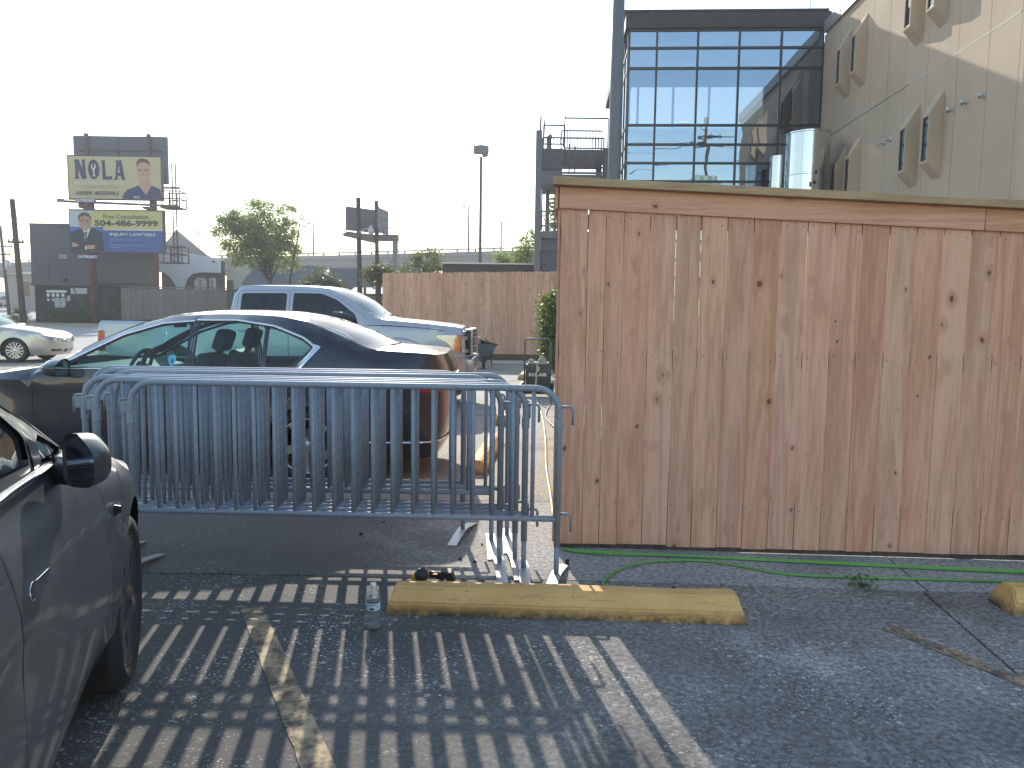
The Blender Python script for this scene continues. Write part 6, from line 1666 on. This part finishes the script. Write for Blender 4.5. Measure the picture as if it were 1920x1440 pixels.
for x in (0.0, 2.4, 4.45, 5.75, 7.3):
    m = MB(); m.bx(x, x + 0.12, -0.06, 0.06, 0, 2.75 if x in (4.45, 5.75) else 2.35); m.build('post', blk, bf)
m = MB()
for k in range(60): m.bx(k * 0.125 + 0.02, k * 0.125 + 0.035, -0.008, 0.008, 0.1, 2.2)
for k in range(17): m.bx(0, 7.5, -0.006, 0.006, 0.1 + k * 0.125, 0.115 + k * 0.125)
m.build('wire_mesh', blk, bf, kind='stuff')
m = MB(); m.bx(0, 7.5, -0.03, 0.03, 2.22, 2.34); m.bx(0, 7.5, 0.02, 0.04, 0.1, 1.3); m.build('rail', blk, bf)
# ================================================================== UTILITY POLES AND WIRES
def util_pole(label, loc, pts, r, arms=(), extra=None):
    t = thing('utility_pole', label, 'utility pole', loc)
    m = MB(); m.tube(pts, r, 12); m.build('pole', M['pole_wood'], t)
    for (z, w, x) in arms:
        m = MB(); m.box((x, -0.12, z), (w, 0.1, 0.12))
        m.build('crossarm', M['pole_wood'], t)
        m = MB()
        for k in (-0.45, -0.2, 0.2, 0.45): m.lathe([(0.04, 0), (0.06, 0.05), (0.03, 0.14), (0, 0.15)], 8, lambda a, b, c, k=k, w=w, z=z, x=x: (x + a + k * w, b - 0.12, z + 0.06 + c))
        m.build('insulators', M['galv_plate'], t)
    return t
p1 = util_pole('tall leaning wooden utility pole left of the dark building', (-31.35, 48, 0.3), [(0.0, 0, 0), (-0.45, 0.1, 8.1)], [0.19, 0.15], arms=((5.4, 1.0, -0.2),))
p2 = util_pole('thinner wooden utility pole with transformer at the left edge', (-50.4, 75, 0.75), [(0, 0, 0), (-0.5, 0, 8.9)], [0.17, 0.13], arms=((6.9, 2.2, -0.4), (6.1, 1.6, -0.35)))
m = MB(); m.lathe([(0, 0), (0.27, 0), (0.27, 0.8), (0.2, 0.9), (0, 0.92)], 14, lambda a, b, c: (0.15 + a, b - 0.1, 4.6 + c)); m.build('transformer', M['galv_plate'], p2)
p3 = util_pole('bare wooden pole in front of the far billboard, left one of the pair', (-8.13, 40, 0.2), [(0, 0, 0), (-0.09, 0, 7.35)], [0.135, 0.12])
p4 = util_pole('bare wooden pole in front of the far billboard, right one with fittings', (-7.2, 40, 0.2), [(0, 0, 0), (-0.07, 0, 7.2)], [0.115, 0.10])
m = MB()
m.bx(-0.02, 0.08, -0.16, -0.02, 5.75, 6.95)
m.build('fittings', M['steel_dark'], p4)
sl = MB(); sl.tube([(-0.05, -0.15, 5.3), (0.0, -0.3, 5.55), (0.35, -0.5, 5.68), (0.62, -0.6, 5.72)], 0.025, 6); sl.build('lamp_arm', M['galv_plate'], p3)
sl = MB(); sl.lathe([(0, 0.22), (0.05, 0.2), (0.1, 0.05), (0.15, -0.02), (0.15, -0.1), (0.13, -0.26), (0.05, -0.30), (0, -0.30)], 14, lambda a, b, c: (0.68 + a, -0.6 + b, 5.65 + c)); sl.build('lamp_head', M['galv_plate'], p3)
wm_ = mat('wire', (0.03, 0.03, 0.035), 0.6)
def wire(label, a, b, sag, r=0.012, n=14):
    a = Vector(a); b = Vector(b); m = MB()
    m.tube([a + (b - a) * (i / n) + Vector((0, 0, -4 * sag * (i / n) * (1 - i / n))) for i in range(n + 1)], r, 5)
    tag(m.build('overhead_wire', wm_), label, 'wire', 'overhead wires')
wire('overhead wire running down right from the wooden poles to the overpass', (-7.25, 40, 6.55), (2.0, 75, 8.6), 0.4)
wire('overhead wire from the leaning pole down to the dark building corner', (-31.75, 48.1, 8.0), (-38.0, 60.0, 6.9), 0.9)
wire('loose cable hanging from the leaning pole onto the dark building', (-31.7, 48.1, 7.3), (-37.9, 60.0, 5.2), -0.6, 0.02)
for k, z in enumerate((8.25, 7.95, 7.5, 5.72)):
    wire('overhead wire from the leaning pole out past the left edge, %s' % ('topmost', 'second from the top', 'third from the top', 'lowest')[k], (-31.75, 48.1, z), (-46.0, 46.0, z + 0.6), 0.35)
wire('service wire in front of the dark building', (-49.9, 75, 6.9), (-31.5, 48.1, 5.75), 0.5)

# ================================================================== SECOND BILLBOARD
b2 = thing('billboard', 'smaller V shaped billboard on a single grey column beside two wooden poles', 'billboard', (-12.9, 70, 0.8))
z = 0.8
m = MB(); m.prism([(0.0, 0.0), (2.6, 2.6), (2.6, 2.75), (0.0, 0.18)], 9.05 - z, 11.2 - z, lambda u, v, w: (-2.45 + u, v - 1.0, w)); f1 = m.build('face_panel', bk, b2)
m = MB()
for k in range(9): m.box((-2.4 + k * 0.3, -1.02 + k * 0.3, 10.1 - z), (0.05, 0.05, 2.1))
m.build('stringers', rust2, f1)
m = MB(); m.prism([(0.0, 0.0), (0.55, 3.2), (0.75, 3.2), (0.2, 0.0)], 8.95 - z, 11.15 - z, lambda u, v, w: (0.25 + u, v - 1.3, w)); m.build('face_panel', bk, b2)
m = MB(); m.bx(0.05, 2.2, -0.5, 0.3, 8.2 - z, 8.75 - z); m.prism([(-2.85, 8.75), (-2.8, 8.6), (0.0, 8.0), (0.2, 8.7), (-2.4, 9.0)], -0.5, 0.3, lambda u, v, w: (u, w, v - z)); m.build('torsion_arm', rust2, b2)
m = MB(); m.bx(1.72, 2.16, -0.35, 0.15, 0, 8.2 - z); m.build('column', M['steel_dark'], b2)
m = MB()
for x in (0.9, 1.5, 2.2): m.tube([(x, -0.5, 8.7 - z), (x, -0.5, 9.35 - z)], 0.045, 4)
m.tube([(0.9, -0.5, 9.35 - z), (2.2, -0.5, 9.35 - z)], 0.045, 4); m.tube([(0.9, -0.5, 9.05 - z), (2.2, -0.5, 9.05 - z)], 0.02, 4)
for x in (-2.0, -1.2, -0.4): m.tube([(x, -0.5, 8.95 - z), (x, -0.5, 9.1 - z)], 0.03, 4)
m.tube([(2.3, -0.4, 4.5 - z), (2.3, -0.4, 8.9 - z)], 0.03, 4); m.build('catwalk_railing', rust2, b2)

# ================================================================== TREES AND SHRUBS
def leaves(m, ells, n, s, clumps, spread, rnd, shell=0.35):
    tot = sum(e[3] * e[4] * e[5] for e in ells); cl = []
    for e in ells:
        k = max(3, int(clumps * e[3] * e[4] * e[5] / tot))
        for _ in range(k):
            d = Vector((rnd.gauss(0, 1), rnd.gauss(0, 1), rnd.gauss(0, 1))).normalized() * (rnd.random()**shell)
            cl.append(Vector((e[0] + d.x * e[3], e[1] + d.y * e[4], e[2] + d.z * e[5])))
    per = max(1, n // len(cl))
    for c in cl:
        sp = spread * rnd.uniform(0.6, 1.25)
        for _ in range(int(per * rnd.uniform(0.5, 1.5))):
            p = c + Vector((rnd.gauss(0, sp), rnd.gauss(0, sp), rnd.gauss(0, sp * 0.75)))
            u = Vector((rnd.uniform(-1, 1), rnd.uniform(-1, 1), rnd.uniform(-0.9, 0.6))).normalized()
            v = u.cross(Vector((rnd.uniform(-1, 1), rnd.uniform(-1, 1), rnd.uniform(-1, 1)))).normalized()
            ss = s * rnd.uniform(0.6, 1.3)
            m.add([p - u * ss, p + v * ss * 0.5, p + u * ss, p - v * ss * 0.5], [(0, 1, 2, 3)])
    return cl
bark = mat('bark', (0.06, 0.05, 0.042), 0.9, var=(5, 0.3))
def tree(name, label, cat, loc, ells, trunk, n, s, clumps, spread, lm_, seed, twigs=None, shell=0.35):
    rnd = random.Random(seed)
    t = thing(name, label, cat, loc)
    m = MB(); cl = leaves(m, ells, n, s, clumps, spread, rnd, shell); m.build('crown', lm_, t)
    if trunk:
        m = MB()
        m.tube(trunk[0], trunk[1], 9)
        top = Vector(trunk[0][-1])
        for c in rnd.sample(cl, min(len(cl), trunk[2])):
            a = Vector(trunk[0][rnd.randrange(len(trunk[0]) // 2, len(trunk[0]))])
            mid = a.lerp(c, 0.5) + Vector((rnd.uniform(-.2, .2), rnd.uniform(-.2, .2), 0.25)) * (c - a).length * 0.3
            m.tube([a, a.lerp(mid, .5), mid, c], [trunk[1][-1] * 0.7, trunk[1][-1] * 0.5, trunk[1][-1] * 0.35, 0.012], 5)
        m.build('trunk', bark, t)
    return t
lf1 = leaf_mat('oak_leaf', (0.13, 0.18, 0.06), (0.25, 0.28, 0.11), 0.65); lf2 = leaf_mat('dark_leaf', (0.018, 0.036, 0.014), (0.045, 0.07, 0.022), 0.3); lf3 = leaf_mat('grey_green_leaf', (0.07, 0.095, 0.055), (0.13, 0.15, 0.075), 0.4)
tree('leafy_tree', 'loose light green tree with open crown standing right of the billboards', 'tree', (-16.0, 50, 0.3),
     [(-1.2, 0, 6.9, 1.9, 1.7, 1.75), (0.2, 0, 5.6, 1.75, 1.6, 1.6), (-3.0, 0, 6.6, 1.3, 1.2, 1.1), (0.95, 0, 6.9, 0.95, 1.0, 1.4), (-1.2, 0, 5.0, 1.9, 1.5, 1.1), (1.3, 0, 4.6, 0.7, 0.8, 1.0), (-0.3, 0, 3.9, 0.6, 0.6, 0.6), (-3.5, 0, 5.7, 0.7, 0.7, 0.6)],
     ([(0, 0, 0), (0.05, 0, 1.6), (-0.15, 0, 3.2), (-0.5, 0, 4.6), (-0.9, 0, 6.2)], [0.22, 0.18, 0.15, 0.11, 0.06], 60), 24000, 0.08, 300, 0.26, lf1, 3)
tree('leafy_tree', 'second thin stem tree leaning right under the leafy tree crown', 'tree', (-15.6, 50.6, 0.3), [(1.3, 0, 7.4, 0.7, 0.7, 0.9), (1.6, 0, 6.4, 0.6, 0.6, 0.9)], ([(0, 0, 0), (0.4, 0, 2.2), (0.7, 0, 4.0), (1.1, 0, 6.0), (1.4, 0, 7.8)], [0.13, 0.1, 0.08, 0.05, 0.02], 16), 600, 0.06, 30, 0.25, lf3, 5)
rbush = tree('round_bush', 'big dark round clipped bush behind the pickup roof', 'bush', (-10.3, 40.5, 0.2), [(0, 0, 2.15, 1.42, 1.3, 1.6), (0.85, 0.2, 1.8, 0.75, 0.9, 1.25), (-0.8, 0.2, 1.9, 0.8, 0.9, 1.3)], None, 9000, 0.055, 420, 0.12, lf2, 8, shell=0.22)
m = MB(); m.lathe([(0, 0.3), (1.15, 0.6), (1.3, 1.9), (0.9, 3.0), (0, 3.45)], 14, lambda a, b, c: (0.1 + a, 0.2 + b, c)); m.build('inner_growth', lf2, rbush)
for i, (xx, zz2, sx, lab) in enumerate(((-35.6, 0.0, 1.25, 'dark clipped shrub at the foot of the black wall, leftmost of the row'), (-34.2, 0.0, 1.35, 'taller dark clipped shrub under the frosted window'), (-32.9, 0.0, 0.95, 'dark clipped shrub nearest the billboard column'), (-37.9, 0.0, 0.9, 'low dark shrub at the foot of the leaning utility pole'))):
    tree('shrub', lab, 'shrub', (xx, 57.6, 0.45), [(0, 0, 0.55, sx * 0.62, 0.6, 0.55 * (1.15 if i == 1 else 1))], None, 1500, 0.06, 90, 0.13, lf2, 20 + i, shell=0.2)
tree('ivy_hedge', 'dark creeper covering the wall between the billboard columns', 'hedge', (-30.9, 59.3, 0.45), [(0, 0, 1.2, 1.25, 0.35, 1.3), (0.5, 0, 1.1, 0.8, 0.3, 1.2), (-0.6, 0, 1.1, 0.8, 0.3, 1.2)], None, 3000, 0.07, 160, 0.14, leaf_mat('creeper_leaf', (0.02, 0.04, 0.02), (0.05, 0.075, 0.035), 0.3), 31, shell=0.4)
tree('leafy_tree', 'grey green bushy tree above the left part of the board fence', 'tree', (-4.6, 38, 0.2), [(0.1, 0, 3.9, 1.0, 0.9, 0.75), (-0.7, 0, 3.4, 0.55, 0.6, 0.5), (0.9, 0, 3.4, 0.45, 0.5, 0.5)], ([(0, 0, 0), (0, 0, 2.6), (0.1, 0, 3.6)], [0.1, 0.08, 0.05], 20), 2200, 0.07, 60, 0.2, lf3, 41)
tree('leafy_tree', 'small round green shrub above the fence right of the floodlight pole', 'tree', (-0.62, 42, 0.2), [(0, 0, 4.45, 0.55, 0.55, 0.42), (0.3, 0, 4.2, 0.4, 0.4, 0.3)], ([(0, 0, 0), (0, 0, 3.4), (0, 0, 4.2)], [0.09, 0.07, 0.04], 12), 1300, 0.06, 50, 0.14, lf1, 43)
tree('leafy_tree', 'taller green tree left of the stair tower column', 'tree', (0.65, 40, 0.2), [(0.1, 0, 4.7, 0.75, 0.7, 0.85), (0.35, 0, 5.4, 0.4, 0.5, 0.5), (-0.3, 0, 4.3, 0.5, 0.5, 0.5)], ([(0, 0, 0), (0, 0, 3.0), (0.1, 0, 4.6)], [0.1, 0.08, 0.04], 16), 2300, 0.07, 70, 0.17, lf1, 47)
tree('leafy_tree', 'leafy tree seen through the stair tower beside the fence corner', 'tree', (1.85, 34.5, 0.2), [(0, 0, 5.3, 0.55, 0.6, 1.3), (0.05, 0, 6.3, 0.35, 0.4, 0.6), (-0.25, 0, 4.6, 0.5, 0.5, 0.5)], ([(0, 0, 0), (0, 0, 3.5), (0.0, 0, 5.6)], [0.1, 0.08, 0.03], 14), 2400, 0.06, 70, 0.15, lf1, 53)
tree('leafy_tree', 'low brownish palm like bush at the left end of the board fence', 'tree', (-5.35, 30, 0.1), [(0, 0, 3.0, 0.55, 0.5, 0.35)], ([(0, 0, 0), (0, 0, 2.8)], [0.1, 0.07], 10), 700, 0.09, 30, 0.16, leaf_mat('dry_leaf', (0.06, 0.05, 0.03), (0.10, 0.09, 0.05), 0.3), 59)
ivy = tree('ivy_hedge', 'ivy covered hedge with bright backlit leaves beside the fence corner', 'hedge', (1.35, 17.2, 0), [(0, 0, 1.1, 0.72, 1.5, 1.05), (0.0, -0.3, 1.75, 0.66, 1.3, 0.42), (0.1, 0.6, 0.5, 0.65, 1.2, 0.55), (-0.3, -0.6, 1.5, 0.5, 0.7, 0.5)], None, 26000, 0.042, 900, 0.075, leaf_mat('ivy_leaf', (0.018, 0.045, 0.016), (0.06, 0.11, 0.03), 0.42), 61, shell=0.15)
m = MB(); m.bx(-0.15, 0.6, -1.0, 1.3, 0.0, 1.6); m.build('stem_mass', bark, ivy)

# ================================================================== YARD THINGS BY THE FENCE
ag = mat('compressor_green', (0.012, 0.035, 0.030), 0.35, coat=0.3, var=(10, 0.15))
ac = thing('air_compressor', 'dark green wheeled air compressor with ROLAIR lettering and tube handle', 'air compressor', (0.47, 13.6, 0))
m = MB(); m.bx(-0.22, 0.22, -0.02, 0.32, 0.13, 0.60); m.build('housing', ag, ac, bevel=0.02)
m = MB(); m.box((0.0, -0.024, 0.52), (0.05, 0.006, 0.09)); m.build('vent_slot', M['galv_plate'], ac)
text_mesh('lettering', 'ROLAIR', mat_cache('compressor_letters', (0.8, 0.82, 0.8), 0.5), ac, lambda u, v: (-0.165 + u, -0.024, 0.385 + v), 0.33, 0.062, 0.03)
m = MB(); m.lathe([(0, -0.25), (0.07, -0.25), (0.11, -0.2), (0.11, 0.2), (0.07, 0.25), (0, 0.25)], 16, lambda a, b, c: (c, a + 0.12, 0.15 + b)); m.build('air_tank', ag, ac)
m = MB(); m.tube([(-0.24, 0.3, 0.2), (-0.24, 0.3, 1.0), (-0.20, 0.3, 1.06), (0.2, 0.3, 1.06), (0.24, 0.3, 1.0), (0.24, 0.3, 0.2)], 0.016, 8); m.build('push_handle', M['steel_dark'], ac)
for sx in (-1, 1):
    m = MB(); m.lathe([(0, -0.03), (0.1, -0.03), (0.125, -0.02), (0.125, 0.02), (0.1, 0.03), (0, 0.03)], 20, lambda a, b, c, sx=sx: (sx * 0.27 + c, 0.16 + a, 0.127 + b)); m.build('wheel', M['rubber'], ac)
m = MB(); m.bx(-0.18, 0.2, 0.0, 0.2, 0.605, 0.64); m.lathe([(0.05, 0), (0.05, 0.05), (0, 0.06)], 12, lambda a, b, c: (-0.12 + a, 0.08 + b, 0.64 + c)); m.prism([(0.0, 0.64), (0.16, 0.64), (0.13, 0.72), (0.06, 0.76)], 0.06, 0.2, lambda u, v, w: (u, w, v)); m.build('motor_cover', mat_cache('motor_beige', (0.35, 0.32, 0.25), 0.6), ac)
m = MB(); m.box((0.3, -0.05, 0.4), (0.06, 0.06, 0.05)); m.box((0.33, -0.06, 0.36), (0.03, 0.05, 0.06)); m.build('gauge', M['galv_plate'], ac)
cord('air_hose', 'thin dark coil of hose lying on the drive by the compressor', [(0.72, 13.3, 0.02), (0.62, 12.2, 0.015), (0.5, 10.8, 0.015), (0.60, 9.6, 0.015), (0.70, 9.0, 0.015)], 0.009, M['black'], 'hose')
wbm = mat('wheelbarrow_grey', (0.11, 0.13, 0.15), 0.6, 0.2, var=(8, 0.2))
wbr = thing('wheelbarrow', 'grey wheelbarrow loaded with a white and red box and boards', 'wheelbarrow', (-0.85, 21, 0))
m = MB()
b0 = [(-0.30, -0.25, .36), (0.22, -0.25, .36), (0.22, 0.25, .36), (-0.30, 0.25, .36)]; t0 = [(-0.44, -0.36, .70), (0.42, -0.36, .66), (0.42, 0.36, .66), (-0.44, 0.36, .70)]
m.add(b0 + t0, [(3, 2, 1, 0), (0, 1, 5, 4), (1, 2, 6, 5), (2, 3, 7, 6), (3, 0, 4, 7)]); m.tube([Vector(p) for p in t0], 0.018, 6, True); m.build('tray', wbm, wbr)
m = MB(); m.lathe([(0, -0.04), (0.12, -0.04), (0.17, -0.035), (0.19, 0), (0.17, 0.035), (0.12, 0.04), (0, 0.04)], 20, lambda a, b, c: (0.06 + c, -0.42 + a, 0.19 + b)); m.build('wheel', M['rubber'], wbr)
for s_ in (-1, 1):
    m = MB(); m.tube([(s_ * 0.05 + 0.06, -0.45, 0.22), (s_ * 0.25, 0.0, 0.34), (s_ * 0.3, 0.9, 0.5)], 0.02, 6); m.tube([(s_ * 0.24, 0.35, 0.4), (s_ * 0.26, 0.4, 0.0)], 0.016, 6); m.build('handle', M['pole_wood'], wbr)
m = MB(); m.box((-0.20, -0.1, 0.79), (0.30, 0.30, 0.22)); bxm = m.build('cardboard_box', M['white_plain'])
bxm.location = (-0.85, 21, 0); tag(bxm, 'white box with a red front panel sitting in the wheelbarrow', 'box')
m = MB(); m.box((-0.13, -0.253, 0.77), (0.15, 0.004, 0.16)); o = m.build('print_panel', ink('red', (0.55, 0.16, 0.13)), bxm)
m = MB(); m.lathe([(0, 0), (0.06, 0), (0.06, 0.14), (0.03, 0.19), (0, 0.19)], 12, lambda a, b, c: (-1.15 + a, 20.72 + b, 0.68 + c)); tag(m.build('paint_can', M['black']), 'small dark can next to the white box in the wheelbarrow', 'can')
for k, (a, b_, lab) in enumerate((((-0.85, 20.9, 0.80), (-0.38, 20.7, 0.70), 'upper yellow board sticking out of the wheelbarrow'), ((-0.80, 21.0, 0.86), (-0.48, 20.75, 0.74), 'shorter yellow board crossing behind the upper one in the wheelbarrow'))):
    a = Vector(a); b_ = Vector(b_); m = MB(); d = (b_ - a); m.box(tuple((a + b_) / 2), (d.length, 0.07, 0.02), M=d.to_track_quat('X', 'Z').to_matrix()); tag(m.build('timber_board', M['yellow'] if False else mat_cache('fresh_pine', (0.55, 0.38, 0.15), 0.7)), lab, 'board')
m = MB()
for i in range(7): m.lathe([(0, 0), (0.06, 0.01), (0.05, 0.1), (0, 0.12)], 7, lambda a, b, c, i=i: (-0.95 + i * 0.07 + a, 20.9 + (i % 3) * 0.08 + b, 0.66 + c + (i % 2) * 0.04), smooth=False)
tag(m.build('tool_heap', M['black']), 'heap of dark tools in the wheelbarrow tray', 'tools')
m = MB(); m.bx(-0.6, 2.0, 22.8, 22.9, 0.02, 0.09); tag(m.build('timber_beam', M['galv_plate']), 'pale timber lying along the foot of the board fence', 'timber')

# ================================================================== BEHIND THE CAMERA (seen mirrored in the glass)
p5 = util_pole('utility pole with transformers mirrored in the glass facade', (10.9, -4.0, 0), [(0, 0, 0), (0.1, 0, 16.5)], [0.17, 0.11], arms=((14.4, 2.4, 0.08), (13.0, 2.0, 0.06)))
for k in (-1, 0, 1):
    m = MB(); m.lathe([(0, 0), (0.33, 0), (0.33, 1.25), (0.25, 1.4), (0, 1.42)], 14, lambda a, b, c, k=k: (k * 0.62 + a, 0.42 + b, 10.3 + c)); m.build('transformer', mat_cache('transformer_green', (0.42, 0.50, 0.42), 0.5), p5)
m = MB(); m.tube([(0, 0.1, 14.9), (-0.6, 0.8, 15.4), (-1.4, 1.2, 15.6)], 0.04, 6); m.box((-1.8, 1.3, 15.58), (0.8, 0.3, 0.16)); m.build('street_light_arm', M['galv_plate'], p5)
for (za, zb, w_) in ((14.5, 14.2, 'upper'), (13.1, 13.6, 'lower')):
    wire('%s wire running right from the pole mirrored in the glass' % w_, (10.9, -4.0, za), (45, -2.0, zb), 0.8, 0.02)
    wire('%s wire running left from the pole mirrored in the glass' % w_, (10.9, -4.0, za), (-30, -8.0, zb), 0.8, 0.02)

# ================================================================== HAZE
hz, ht, hb, ho = newmat('thin_haze')
ht.nodes.remove(hb)
pv = N(ht, 'VolumePrincipled')
pv.inputs['Color'].default_value = (0.93, 0.95, 1.0, 1)
pv.inputs['Density'].default_value = 0.0011
pv.inputs['Anisotropy'].default_value = 0.35
L(ht, pv.outputs[0], ho.inputs['Volume'])
m = MB(); m.bx(-420, 420, -120, 420, -1.2, 26.0)
m.build('haze', hz, kind='stuff')
